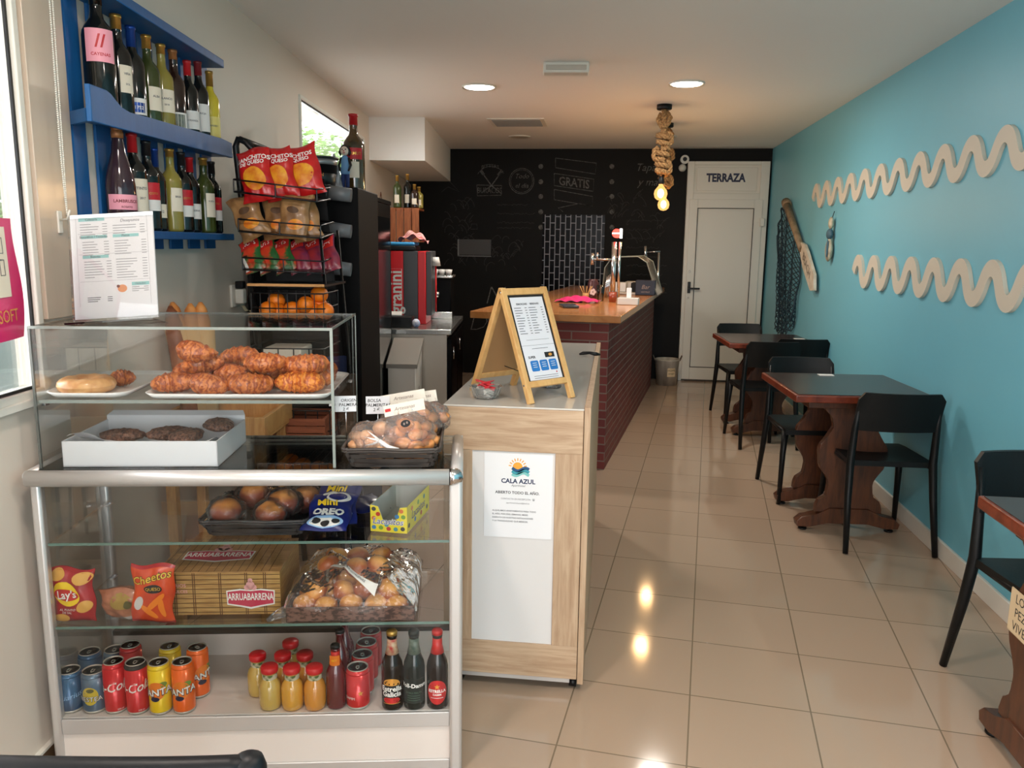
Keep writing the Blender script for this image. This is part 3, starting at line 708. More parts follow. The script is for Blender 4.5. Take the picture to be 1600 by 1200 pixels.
def pendant(x, y, zb, label, seed):
    rr = random.Random(seed); t = thing('rope_pendant_lamp', label, 'pendant lamp', (x, y, CEIL), group='rope pendant lamps')
    MB().lathe([(.055, 0), (.055, -.03), (.05, -.035), (0, -.035)], n=24).build('ceiling_rose', M_blk, t)
    L = CEIL-zb; b = MB()
    rope(b, [(0, 0, -.03), (.004, 0, -L*.5), (0, 0, -L+.13)], .02)
    rope(b, [(.02, .01, -.05), (.045, .0, -.09), (.03, -.01, -.14), (-.01, -.02, -.16), (-.04, 0, -.11), (-.02, .02, -.06)], .017)
    for kz, s_ in ((.42, 1), (.62, -1), (.80, 1)):
        z = -(L-.10)*kz-.02; pp = []
        for i in range(19):
            a = 2*PI*i/9+s_; pp.append((.036*math.cos(a)*(1.15 if i % 2 else .9), .036*math.sin(a), z+.045-.09*i/18))
        rope(b, pp, .018)
        pp = [(s_*.03, 0, z+.05), (s_*.058, .0, z+.03), (s_*.062, .0, z-.02), (s_*.03, .01, z-.05)]; rope(b, pp, .017)
    b.build('rope', M_rope, t, fixn=False)
    MB().lathe([(.02, -L+.14), (.022, -L+.075), (.018, -L+.07)], n=16).build('socket', M_blk, t)
    bu = MB().lathe([(.014, -L+.075), (.018, -L+.06), (.045, -L+.025), (.05, -L), (.043, -L-.028), (.025, -L-.044), (0, -L-.05)], n=24).build('bulb', M_shell, t)
    MB().ball((0, 0, -L+.004), .024, 14, 10, (1, 1, 1.4)).build('filament', M_bulb, bu, label='glowing filament')
pendant(.325, 6.2, 1.835, 'knotted rope pendant lamp, the nearer and lower hung of the two', 1)
pendant(.40, 7.1, 1.80, 'knotted rope pendant lamp, the farther one, mostly behind its twin', 2)
# round white sensor near the door
t = thing('camera_sensor', 'small round white camera sensor on the black wall above the door corner', 'camera', (.70, 8.9, 2.36))
MB().cyl((0, 0, -.005), (0, -.05, -.005), .045, n=20).build('body', M_pvc, t); MB().cyl((0, -.0505, -.003), (0, -.056, -.003), .022, n=16).build('lens', M_blk, t)
MB().ball((-.02, -.03, -.09), .04, 14, 10).build('base_joint', M_pvc, t)
# bucket on the floor
M_bk = mat('whitewashed_bucket', rgb(206, 200, 188), .6, col2=rgb(160, 152, 140), vscale=12, stretch=(1, 1, .4))
t = thing('bucket', 'whitewashed bucket with handles on the floor between the bar and the door', 'bucket', (.595, 8.56, 0))
MB().lathe([(.10, .004), (.105, 0), (.128, .26), (.135, .265), (.135, .275), (.122, .275), (.10, .02), (0, .02)], n=28).build('pail', M_bk, t)
for s in (-1, 1): MB().tube([(s*.13, -.03, .26), (s*.15, -.02, .31), (s*.15, .02, .31), (s*.13, .03, .26)], .006, 6).build('handle', mat('rope_grey', rgb(120, 112, 100), .8), t)
b = MB().m(M_plq)
fn2 = lambda x, y: (.1215*math.sin(x/.12+.35), -.1215*math.cos(x/.12+.35), .15+y)
b.patch(-.045, -.05, .045, .05, fn2).m(M_ink); fn3 = lambda x, y: (.1235*math.sin(x/.12+.35), -.1235*math.cos(x/.12+.35), .15+y)
b.text('HOME', .03, lambda x, y: fn3(x, y+.015)); b.text('SWEET', .022, lambda x, y: fn3(x, y-.02)); b.build('label_plate', parent=t, fixn=False)
# ================================================================== glass display case (left foreground)
CW, CD, CH = 1.10, .40, .87
case = thing('display_case', 'aluminium and glass counter display case full of snacks and drinks', 'display case', CO, CA)
M_deck = mat('white_laminate', rgb(226, 216, 208), .3)
M_cglass = clear('case_glass', (.985, .99, .985), fmul=.4)
b = MB(); pr = []   # rounded top rail
b.tube([(.0, .0, .85), (1.066, .0, .85)], .021, 16)
b.tube([(1.083, .012, .85), (1.083, CD, .85)], .019, 16); b.tube([(.0, .012, .85), (.0, CD, .85)], .019, 16); b.tube([(0, CD, .85), (CW, CD, .85)], .015, 12)
b.build('top_rail', M_alu, case)
b = MB(); b.tube([(1.066, 0, .85), (1.074, .001, .85), (1.083, .005, .85), (1.083, .014, .85)], [.0215, .0225, .0225, .0195], 16); b.build('corner_cap', M_chrome, case, label='shiny chrome corner cap')
for (x0, x1, y0, y1, nm) in ((.002, .028, 0, .03, 'a'), (1.066, 1.10, -.008, .03, 'b'), (.002, .03, CD-.03, CD, 'c'), (1.07, 1.10, CD-.03, CD, 'd')):
    MB().box((x0, y0, 0), (x1, y1, .845 if nm in 'ab' else .84), .008).build('post', M_alu, case)
b = MB(); b.box((.028, .002, .135), (1.066, .028, .178), .002).box((.028, .002, .0), (1.066, .028, .035), .002).box((.028, CD-.026, .135), (1.07, CD-.002, .178)).box((.006, .03, .135), (.026, CD-.03, .178)).box((1.072, .03, .135), (1.094, CD-.03, .178)).build('frame_rail', M_alu, case)
MB().box((.028, .008, .035), (1.066, .020, .135)).box((.01, .03, .02), (.02, CD-.03, .135)).box((1.08, .03, .02), (1.09, CD-.03, .135)).build('kick_panel', M_deck, case, label='plain white lower panel')
MB().box((.012, .012, .168), (1.088, CD-.012, .180)).build('bottom_deck', M_deck, case, label='white bottom deck')
MB().box((.03, .335, .18), (1.07, .345, .252)).build('back_board', M_deck, case)
MB().box((.03, .33, .252), (1.07, .352, .266)).build('door_track', mat('dark_track', rgb(52, 44, 36), .4), case, label='dark sliding door track')
for z in (.672, .440):
    b = MB().m(M_cglass).box((.03, .014, z-.006), (1.07, .37, z)); sh = b.build('glass_shelf', parent=case)
    MB().box((.03, .0125, z-.0065), (1.07, .0145, z+.0005)).build('front_edge', M_edge, sh, label='green polished glass edge')
    for x in (.03, 1.058): MB().box((x, .34, z-.012), (x+.012, .37, z-.006)).build('shelf_clip', M_chrome, sh)
MB().box((.028, .006, .178), (1.066, .0105, .832)).build('front_pane', M_cglass, case)
for x in (.010, 1.084): MB().box((x, .03, .178), (x+.005, CD-.03, .832)).build('side_pane', M_cglass, case)
MB().box((.02, .02, .862), (1.07, CD-.01, .868)).build('top_pane', clear('deck_glass', (.80, .83, .82), fmul=.9), case, label='slightly dark glass top')
for x in (.045,): MB().box((x, .02, .5), (x+.003, .06, .508)).build('price_rail_stub', M_alu, case) if False else None
# upper glass box
GB = thing('glass_counter_box', 'frameless glass sneeze guard box standing on the display case', 'glass box', CS(0, 0, .868), CA)
gx0, gx1, gy0, gy1, gz = .02, .768, .03, .47, .361
M_rim = mat('polished_glass_rim', rgb(140, 148, 142), .15, spec=.7); M_rimd = mat('dark_glass_rim', rgb(88, 92, 88), .2, spec=.9)
MB().box((gx0, gy0, 0), (gx1, gy0+.005, gz)).build('front_pane', M_cglass, GB)
MB().box((gx0, gy0+.005, 0), (gx0+.005, gy1, gz)).build('side_pane', M_cglass, GB); MB().box((gx1-.005, gy0+.005, 0), (gx1, gy1, gz)).build('side_pane', M_cglass, GB)
MB().box((gx0, gy0, gz), (gx1, gy1, gz+.005)).build('top_pane', M_cglass, GB)
b = MB().m(M_rim).box((gx0, gy0-.0015, gz-.001), (gx1, gy0+.0035, gz+.006)).box((gx1-.006, gy0-.001, 0), (gx1+.0012, gy0+.004, gz)).box((gx1-.003, gy0, gz), (gx1+.001, gy1, gz+.006)).box((gx1-.002, gy1-.002, 0), (gx1+.001, gy1+.002, gz))
b.m(M_rimd).box((gx0-.002, gy0-.001, 0), (gx0+.004, gy0+.005, gz)).box((gx0-.002, gy0, gz), (gx0+.002, gy1, gz+.005)).box((gx0, gy1-.002, gz), (gx1, gy1+.001, gz+.005)).build('polished_edges', parent=GB)
sh = MB().box((gx0+.006, gy0+.012, .170), (gx1-.006, gy1-.03, .176)).build('glass_shelf', M_cglass, GB)
MB().box((gx0+.006, gy0+.008, .169), (gx1-.006, gy0+.012, .177)).build('front_edge', M_rim, sh)
for x in (gx0+.006, gx1-.016):
    for y in (gy0+.02, gy1-.06): MB().box((x, y, .160), (x+.01, y+.02, .170)).build('shelf_clip', M_chrome, sh)
ZT, ZS = .869, 1.0445      # top of case deck, top of the glass box shelf (world heights)

# ------------------------------------------------------------------ food helpers
def cromat(name, c1, c2, c3):
    m = mat(name, c1, .42, coat=.3, bump=.5, bscale=80); nt = m.node_tree; b = nt.nodes['Principled BSDF']; tc = nt.nodes['Texture Coordinate']
    wv = nt.nodes.new('ShaderNodeTexWave'); wv.inputs['Scale'].default_value = 17; wv.inputs['Distortion'].default_value = 9; wv.inputs['Detail'].default_value = 3; wv.inputs['Detail Scale'].default_value = 4
    nt.links.new(tc.outputs['Object'], wv.inputs['Vector']); cr = nt.nodes.new('ShaderNodeValToRGB'); e = cr.color_ramp.elements
    e[0].position = .05; e[0].color = (*c3, 1); e[1].position = .9; e[1].color = (*c1, 1); x = e.new(.45); x.color = (*c2, 1)
    nt.links.new(wv.outputs[0], cr.inputs[0]); nt.links.new(cr.outputs[0], b.inputs['Base Color']); return m
M_cro = cromat('glazed_croissant', rgb(198, 116, 56), rgb(176, 90, 40), rgb(142, 64, 28)); M_cro2 = cromat('golden_croissant', rgb(226, 142, 54), rgb(204, 108, 34), rgb(174, 80, 24))
def croissant(mb, R0=.044, r=.036, seed=0, span=1.0, flat=.84):
    rr = random.Random(seed); k = rr.choice((4.0, 4.5, 5.0)); tw = rr.uniform(.15, .3)
    A = R(96)*span
    def fn(u, v):
        u = .0005+u*.999; a = (u*2-1)*A; q = 1-abs(2*u-1); rad = r*(max(.02, min(1, q*2.2)**.55)*(.42+.58*min(1, q*1.25)**.9))
        t = 2*PI*v
        p_ = abs(2*u-1)*k+tw*math.cos(t)+.12; w_ = p_ % 1.0          # rolled layers, stepping down towards the tips
        rad *= 1.02-.20*w_**.8*(1 if q < .97 else 0)+.02*math.sin(7*t+9*u)
        x, y = math.sin(a)*R0*1.02, (math.cos(a)-.45)*R0
        dx, dy = math.sin(a), math.cos(a)
        return (x+dx*rad*math.cos(t)*.85, y+dy*rad*math.cos(t), r*flat*.95+rad*math.sin(t)*flat)
    mb.grid(fn, 84, 22)
def rounded_rect(w, d, r, n=5):
    P = []
    for cx, cy, a0 in ((w/2-r, d/2-r, 0), (-w/2+r, d/2-r, PI/2), (-w/2+r, -d/2+r, PI), (w/2-r, -d/2+r, 1.5*PI)):
        for i in range(n+1): P.append((cx+r*math.cos(a0+PI/2*i/n), cy+r*math.sin(a0+PI/2*i/n)))
    return P
def tray(name, label, cat, s, t, z, w, d, m, h=.014, lip=.016, rot=0.0, r=.03):
    o = MB(); o.m(m)
    P0 = rounded_rect(w-2*lip, d-2*lip, r); P1 = rounded_rect(w-2*.004, d-.008, r+lip); P2 = rounded_rect(w, d, r+lip)
    L = [[o.v((x, y, zz)) for x, y in P] for P, zz in ((P0, .0), (P2, h), (P1, h+.001), (P0, .004))]
    n = len(P0)
    for A, B in zip(L, L[1:]):
        for i in range(n): o.f([A[i], A[(i+1) % n], B[(i+1) % n], B[i]], True)
    o.f(L[0][::-1]); o.f(L[-1])
    ob = o.build(name, parent=None, loc=CS(s, t, z), rot=CA+rot); tag(ob, label, cat); return ob
M_tray = mat('white_melamine', rgb(236, 234, 230), .25, spec=.6)
tray('serving_tray', 'white tray with one pale ring pastry and a plain roll, left in the glass box', 'tray', .125, .25, ZS, .215, .38, M_tray)
tray('serving_tray', 'white tray piled with croissants, right in the glass box', 'tray', .515, .24, ZS, .485, .385, M_tray)
# croissants
cr = [(.335, .115, 0, 10), (.435, .11, 0, -20), (.535, .115, 0, 5), (.665, .11, 0, 0), (.36, .20, .012, 30), (.475, .205, .012, -10), (.585, .20, .01, 15), (.69, .215, .006, -15),
      (.34, .30, .006, 0), (.45, .31, .006, 20), (.56, .31, .006, -25), (.67, .32, .006, 10), (.405, .155, .045, 25), (.57, .165, .050, -8), (.67, .18, .044, 14), (.47, .26, .05, 0), (.385, .175, .078, -30)]
wh = ['at the front left corner of the tray', 'second from the left in the front row', 'in the middle of the front row', 'big and golden, right end of the front row', 'second row, behind the front left corner', 'second row, middle left', 'second row, middle right', 'second row, by the right glass pane',
      'back left corner of the tray', 'back row, second from the left', 'back row, third from the left', 'back right corner of the tray', 'lying on top at the left of the pile', 'lying on top in the middle of the pile', 'lying on top at the right of the pile', 'lying on top at the back of the pile', 'topmost one of the whole pile']
shapes = []
for k in range(4):
    m_ = MB().m(M_cro2 if k == 3 else M_cro); croissant(m_, .040+.003*k, .036+.0012*k, k+3); o = m_.build('croissant'); shapes.append(o)
for i, (s, t, dz, ang) in enumerate(cr):
    k = 3 if i == 3 else i % 3
    o = shapes[k] if ('label' not in shapes[k]) else shapes[k].copy()
    if o.name not in COL.objects: COL.objects.link(o)
    o.location = CS(s, t, ZS+.005+dz); o.rotation_euler = (R(random.uniform(-6, 6)), R(random.uniform(-6, 6)), CA+R(ang)+(PI if i % 3 else 0)); o.scale = (1.08, .92, .95)
    tag(o, 'glazed croissant ' + wh[i], 'croissant', 'croissants on the white tray')
M_ring = mat('pale_glazed_dough', rgb(226, 176, 118), .35, col2=rgb(196, 132, 76), vscale=30, coat=.3)
b = MB(); b.grid(lambda u, v: ((.046+.026*math.cos(2*PI*v))*math.cos(2*PI*u), (.046+.026*math.cos(2*PI*v))*math.sin(2*PI*u), .021+.021*math.sin(2*PI*v)*(1+.06*math.sin(9*2*PI*u))), 32, 14)
o = b.build('ring_pastry', M_ring, loc=CS(.105, .13, ZS+.005), rot=CA); tag(o, 'pale round sugar glazed pastry at the front of the left tray', 'pastry')
m_ = MB().m(M_cro); croissant(m_, .030, .026, 9, span=.8); o = m_.build('pastry_roll', loc=CS(.165, .215, ZS+.004), rot=CA+R(35)); o.scale = (1, 1, 1.1); tag(o, 'small brown rolled pastry behind the pale ring on the left tray', 'pastry')
# tongs
b = MB()
for s_ in (-1, 1): b.tube([(0, 0, .0), (.04, s_*.012, .012), (.18, s_*.014, .014), (.20, s_*.010, .012)], .003, 6, flat=2.5)
b.build('t', M_chrome).name = 'serving_tongs'; o = bpy.data.objects['serving_tongs']; o.location = CS(.42, .40, ZS+.03); o.rotation_euler = (0, .15, CA-R(25)); tag(o, 'steel serving tongs lying behind the croissants', 'tongs')
# white cardboard box with chocolate palmiers
M_card = mat('white_cardboard', rgb(228, 229, 232), .6)
t = thing('pastry_box', 'open white cardboard box of chocolate palmiers on the display case top', 'box', CS(.268, .175, ZT), CA)
w2, d2, h = .196, .135, .068
b = MB(); b.box((-w2, -d2, 0), (w2, -d2+.003, h)).box((-w2, d2-.003, 0), (w2, d2, h+.012)).box((-w2, -d2, 0), (-w2+.003, d2, h)).box((w2-.003, -d2, 0), (w2, d2, h)).box((-w2, -d2, 0), (w2, d2, .003)).build('tray_body', M_card, t)
b = MB(); b.quad((-w2, d2, h+.012), (w2, d2, h+.012), (w2-.01, d2+.02, h+.022), (-w2+.01, d2+.02, h+.022)).build('back_flap', M_card, t)
rr = random.Random(3)
b = MB(); b.grid(lambda u, v: (-w2+.01+(2*w2-.02)*u, -d2+.008+.10*v, h*.97+.012*math.sin(u*13+v*4)*(1-v)+.014*math.cos(u*5)-.03*v), 26, 6).build('baking_paper', mat('white_baking_paper', rgb(236, 236, 240), .5, alpha=1), t, label='crumpled white baking paper')
M_choc = mat('chocolate_crust', rgb(146, 104, 84), .5, col2=rgb(70, 44, 36), vscale=120, bump=.9, bscale=140)
def palmier(mb, s=1.0, seed=0):
    rr = random.Random(seed); o1, o2 = rr.random()*6, rr.random()*6
    mb.ball((0, 0, .014), .05*s, 22, 10, (1.15, .85, .34), lambda d: 1+.07*math.sin(9*math.atan2(d.y, d.x)+o1)+.05*math.sin(17*d.x+o2)+.05*math.sin(21*d.z+15*d.y)-.28*max(0, -d.y)**6)
for i, (x, y, z, wtxt) in enumerate(((-.10, .0, .030, 'leftmost in the white box'), (.02, .01, .034, 'second from the left in the white box'), (.085, -.03, .036, 'third from the left, near the front edge of the white box'), (.145, .06, .046, 'at the back right corner of the white box'))):
    m_ = MB().m(M_choc); palmier(m_, 1, i); o = m_.build('chocolate_palmier', loc=CS(.268, .175, ZT) + CUx*x + CVy*y + Vector((0, 0, z+.008)), rot=CA+i*.7); tag(o, 'dark chocolate coated palmier ' + wtxt, 'pastry', 'palmiers in the white box')
# woven baskets
M_wick = mat('dark_woven_cane', rgb(74, 66, 60), .5, col2=rgb(44, 38, 36), vscale=14)
M_wick2 = mat('near_black_woven_cane', rgb(58, 58, 60), .45, col2=rgb(32, 32, 34), vscale=14)
def basket(name, label, loc, rot, w, d, h, m, flare=.02):
    t = thing(name, label, 'basket', loc, rot)
    def per(u, z):
        P = rounded_rect(w-2*flare*(1-z/h), d-2*flare*(1-z/h), .02, 3); n = len(P); x = u*n; i = int(x) % n; k = x-int(x); a, c = P[i], P[(i+1) % n]; return (a[0]+(c[0]-a[0])*k, a[1]+(c[1]-a[1])*k)
    b = MB(); rows = 4; N = 56
    for r_ in range(rows):
        z0 = h*(r_+.05)/rows; z1 = h*(r_+.95)/rows
        for i in range(N):
            def q(u, z, off):
                x, y = per(u % 1, z); L = math.hypot(x, y) or 1; k = 1+off/L; return (x*k, y*k, z)
            o0 = .0038*math.sin(PI*(i/3.0+r_)); o1 = .0038*math.sin(PI*((i+1)/3.0+r_))
            b.quad(q(i/N, z0, o0), q((i+1)/N, z0, o1), q((i+1)/N, z1, o1), q(i/N, z1, o0))
    b.build('woven_side', m, t)
    MB().prism(rounded_rect(w-2*flare, d-2*flare, .02, 3), 0, .004).build('base', m, t)
    pp = [(per(i/48, h)[0], per(i/48, h)[1], h+.002*math.sin(i*2.1)) for i in range(48)]
    b = MB(); b.tube(pp, .0045, 6, closed=True); b.tube([(x, y, z-.006) for x, y, z in pp], .003, 6, closed=True); b.build('braided_rim', m, t)
    return t
bk = basket('woven_basket', 'brown woven basket of bagged pastries on the right end of the display case top', CS(.915, .17, ZT), CA, .255, .32, .052, M_wick)
# plastic bags with pastries
M_film = clear('crinkled_film', (.98, .975, .97), .12, fmul=.8, bump=.9, bscale=34, haze=.09, hcol=(.95, .92, .90))
M_film2 = clear('clear_film', (.985, .985, .98), .09, fmul=.95, bump=1.0, bscale=22, haze=.025)
M_past = mat('golden_pastry', rgb(232, 160, 92), .45, col2=rgb(196, 112, 60), vscale=28, coat=.15)
M_past2 = mat('light_pastry', rgb(236, 186, 140), .5, col2=rgb(206, 144, 100), vscale=22)
def wrinkled(mb, w, d, h, seed, lo=.0):
    rr = random.Random(seed); a = [rr.uniform(0, 6) for _ in range(6)]
    def fn(dv):
        return 1+.07*math.sin(7*dv.x+a[0]+3*dv.z)+.06*math.sin(9*dv.y+a[1])+.05*math.sin(15*dv.z+8*dv.x+a[2])+.03*math.sin(23*dv.x+11*dv.y+a[3])
    mb.ball((0, 0, h/2), 1, 26, 18, (w/2, d/2, h/2), fn)
def pieces(n, w, d, h, r, seed, parent, m, name='pastry'):
    rr = random.Random(seed); L = []
    tries = 0
    while len(L) < n and tries < 4000:
        tries += 1
        p = Vector((rr.uniform(-1, 1), rr.uniform(-1, 1), rr.uniform(-1, 1)))
        if p.length > .9: continue
        q = Vector((p.x*w/2, p.y*d/2, h/2+p.z*h/2))
        if all((q-z).length > r*1.45 for z in L): L.append(q)
    for i, q in enumerate(L):
        mb = MB(); k = r*rr.uniform(.85, 1.15); ph = rr.uniform(0, 6); mb.ball(q, k, 14, 9, (1.1, 1, .85), lambda dv: 1+.06*math.sin(6*math.atan2(dv.y, dv.x)+ph)+.04*math.sin(12*dv.z)); mb.build(name, m, parent)
M_hdr = mat('cream_paper_header', rgb(234, 226, 212), .6); M_redp = mat('red_print', rgb(196, 40, 40), .5)
def pastry_bag(label, s, t, z, w, d, h, seed, n, r, m, header=None, rot=0, sticker=False, twist=False):
    o = thing('pastry_bag', label, 'bag of pastries', CS(s, t, z), (0, R(-9) if header else 0, CA+rot), group='bags of small pastries in the brown basket')
    pieces(n, w*.97, d*.95, h*.86, r, seed, o, m)
    mb = MB(); wrinkled(mb, w*1.06, d*1.08, h, seed)
    mb.build('plastic_bag', M_film, o)
    if header:
        hw, z0, z1, lean = header; b = MB().m(M_hdr)
        b.box((-hw, -.002, z0), (hw, .002, z1)).m(M_redp).box((-hw+.003, -.0028, z1-.017), (-hw+.018, -.002, z1-.009)).m(mat('grey_print', rgb(150, 130, 122), .6)).text('Artesanas', .014, lambda x, y: (x, -.0026, z1-.014+y), shear=.3)
        b.build('header_card', parent=o, label='cream folded paper header')
        b = MB(); b.grid(lambda u, v: (-hw*.95+2*hw*.95*u, .006*math.sin(u*17)-.0*v, h*.62+(z0-h*.62+.01)*v), 14, 3).build('gathered_neck', M_film, o)
    if sticker:
        b = MB().m(M_ink); f_ = lambda x, y: (sticker[0]+x, sticker[1], sticker[2]+y); b.disc(0, 0, .013, .010, f_).m(mat('grey_print')); b.disc(-.004, 0, .0025, .0035, lambda x, y: (sticker[0]+x, sticker[1]-.001, sticker[2]+y)).disc(.004, .002, .0025, .0035, lambda x, y: (sticker[0]+x, sticker[1]-.001, sticker[2]+y)).build('sticker', parent=o, fixn=False)
    if twist:
        b = MB()
        for an in (2.4, 2.9, 3.6, -.7, -1.2): b.tube([(.02, -d/2+.004, h*.62), (.02+.02*math.cos(an), -d/2+.000, h*.62+.02*math.sin(an)), (.02+.045*math.cos(an), -d/2+.010, h*.62+.035*math.sin(an))], [.004, .0025, .0006], 6)
        b.tube([(.02, -d/2+.0, h*.62), (.045, -d/2-.008, h*.48), (.07, -d/2-.006, h*.38)], [.006, .006, .009], 8).build('knot', mat('white_film_knot', rgb(232, 226, 222), .3), o, label='white knotted end')
    return o
pastry_bag('knotted clear bag of small pastries at the front left of the brown basket', .87, .10, ZT+.008, .15, .13, .10, 5, 16, .022, M_past2, twist=True, rot=R(-6))
pastry_bag('clear bag of round pastries with a black sticker, front right of the brown basket', .965, .10, ZT+.008, .14, .13, .125, 6, 26, .0195, M_past, header=(.055, .125, .155, 0), rot=R(14), sticker=(-.012, -.062, .112))
pastry_bag('clear bag of round pastries at the back of the brown basket, tallest cream header', .955, .215, ZT+.008, .17, .10, .13, 7, 22, .020, M_past, header=(.062, .125, .16, 0), rot=R(6))
pastry_bag('clear bag of pastries at the back right corner of the brown basket', 1.0, .285, ZT+.008, .13, .07, .12, 8, 12, .020, M_past, header=(.045, .115, .148, 0), rot=R(-2))
# price cards on wire stakes
def price(label, s, t, z, w, h, lines, rot, sz):
    o = thing('price_card', label, 'price card', CS(s, t, z), CA+rot)
    MB().cyl((0, .002, 0), (0, .002, .12), .0016, n=6).build('wire_stake', M_chrome, o)
    b = MB().m(M_card).box((-w/2, -.001, .085), (w/2, .001, .085+h)).m(M_ink)
    for i, (tx, dx) in enumerate(lines): b.text(tx, sz, lambda x, y, i=i, dx=dx: (x+dx, -.0016, .085+h-.012-i*sz*1.05+y), bold=.01, shear=.1)
    b.build('card', parent=o)
price('white handwritten price card reading BOLSA PALMERITAS, outside the glass box', .862, .20, ZT+.022, .066, .050, (('BOLSA', -.010), ('PALMERITAS', .0), ('2 €', -.004)), R(6), .0125)
price('white handwritten price card just right of the glass box corner, partly hidden', .785, .12, ZT+.045, .055, .043, (('ORIGEN', .008), ('PALMERA', .006), ('2 €', 0)), R(8), .0115)
# cellophane ring (pretzel-like bag) seen beside the glass box
# ------------------------------------------------------------------ menu in an acrylic stand on the glass box
zt = 1.235
t = thing('menu_stand', 'white printed price list in a clear acrylic stand on top of the glass box', 'menu', CS(.214, .085, zt), (R(-12), R(-4), CA+R(1)))
MB().box((-.108, -.003, .012), (.104, 0, .278)).box((-.108, .004, .012), (.104, .006, .278)).box((-.108, -.05, 0), (.108, .06, .004)).build('acrylic_holder', clear('acrylic', (.97, .97, .97)), t)
M_pap = mat('white_paper', rgb(240, 241, 243), .6); M_teald = mat('pale_teal_print', rgb(150, 208, 206), .6); M_gry = mat('fine_grey_print', rgb(160, 162, 166), .7); M_gry2 = mat('print_dark', rgb(96, 98, 104), .7)
b = MB().m(M_pap).box((-.104, .0005, .018), (.104, .0035, .288))
F = lambda x, z: (x, .0001, z)
def rows(mb, x0, x1, z0, n, dz, seed, m=M_gry):
    rr = random.Random(seed); mb.m(m)
    for i in range(n):
        z = z0-i*dz; mb.patch(x0, z-.0009, x0+(x1-x0)*rr.uniform(.35, .75), z+.0009, F, 1, 1); mb.patch(x1-.012, z-.0009, x1, z+.0009, F, 1, 1)
for (x0, x1, z0, n, hd, hz, seed) in ((-.08, -.012, .262, 5, 'Cafetería', .274, 1), (.002, .082, .256, 4, None, 0, 2), (-.076, -.01, .216, 6, 'Bocadillos / Tostadas', .229, 3), (.004, .084, .216, 6, 'Platos', .229, 4), (-.074, -.006, .165, 7, 'Bebidas', .1775, 5), (.006, .084, .168, 8, None, 0, 6)):
    rows(b, x0, x1, z0, n, .0068, seed)
    if hd:
        b.m(M_teald).patch(x0-.003, hz-.004, x0+.062, hz+.004, F, 1, 1).m(M_gry2).text(hd, .0082, lambda x, z, x0=x0, hz=hz: (x0+.029+x, -.0002, hz+z), bold=.01)
b.m(M_gry2).text('Desayunos', .011, lambda x, z: (.045+x, -.0002, .268+z), shear=.3)
b.m(M_gry)
for z in (.237, .184, .1135): b.patch(-.086, z, .088, z+.0006, F, 1, 1)
for x in (-.090, .088): b.patch(x, .05, x+.0006, .278, F, 1, 1)
b.m(M_teald).patch(.042, .098, .086, .107, F, 1, 1).m(M_gry2).text('Helados', .008, lambda x, z: (.064+x, -.0002, .1025+z)); rows(b, .042, .084, .094, 3, .005, 8)
b.m(mat('orange_print', rgb(230, 150, 96), .6)).disc(.018, .092, .012, .010, F).m(mat('brown_print', rgb(120, 70, 60), .6)).disc(.008, .098, .004, .004, lambda x, z: (x, -.0002, z))
rows(b, -.07, -.008, .072, 3, .005, 9, M_gry2)
b.build('printed_sheet', parent=t, fixn=False)
# ================================================================== goods inside the case
Z1, Z2, Z0 = .6725, .4405, .1805
# --- snack bags
def pillow(w, h, th, seed, sag=0.0):
    rr = random.Random(seed); a = [rr.uniform(0, 6) for _ in range(8)]
    def S(x, z, side=-1):
        """surface point at x in [-w/2,w/2], z in [0,h]; side -1 front"""
        u = 2*x/w; v = 2*z/h-1; u = max(-1, min(1, u)); v = max(-1, min(1, v))
        k = (max(0, 1-abs(u)**2.6))**.55*(max(0, 1-abs(v)**3.0))**.6
        wr = .10*math.sin(9*u+3*v+a[0])*(.3+abs(v))+.08*math.sin(14*v+a[1]+4*u)*abs(u)+.12*math.sin(16*u+a[2])*abs(v)**3
        y = side*(th/2*k*(1+wr)+.0008)
        xx = x*(1-.07*(1-v*v)*(abs(u)))+.004*math.sin(5*v+a[3])
        zz = z+.006*math.sin(3.2*u+a[4])*(1 if v > 0 else -.3)*abs(v)
        return (xx, y+sag*(v+1)*.02, zz)
    return S
def chipbag(name, label, cat, loc, rot, w, h, th, seed, m, deco=None, parent=None, seal=None, group=None):
    S = pillow(w, h, th, seed); b = MB().m(m)
    N = 18
    b.grid(lambda u, v: S((u-.5)*w, v*h, -1), N, N).grid(lambda u, v: S((.5-u)*w, v*h, 1), N, N)
    if deco: deco(b, lambda x, z, o=.0012: (lambda p: (p[0], p[1]-o, p[2]))(S(x, z, -1)), w, h)
    if seal:
        b.m(seal); 
        for z0, z1 in ((0, h*.045), (h*.955, h)): b.patch(-w/2, z0, w/2, z1, lambda x, z: (lambda p: (p[0], p[1]-.0008, p[2]))(S(x, z, -1)), 16, 1)
    o = b.build(name, loc=loc, rot=rot, fixn=False); tag(o, label, cat, group); return o
M_wt = mat('white_print', rgb(240, 238, 232), .45); M_yel = mat('yellow_print', rgb(240, 196, 60), .45); M_org = mat('orange_foil', rgb(232, 84, 30), .32, coat=.3, col2=rgb(206, 60, 20), vscale=18)
M_laysr = mat('red_foil', rgb(186, 34, 42), .3, coat=.3, col2=rgb(150, 22, 32), vscale=14); M_chip = mat('potato_chip_print', rgb(226, 170, 84), .5); M_ylw = mat('bright_yellow', rgb(244, 206, 40), .4)
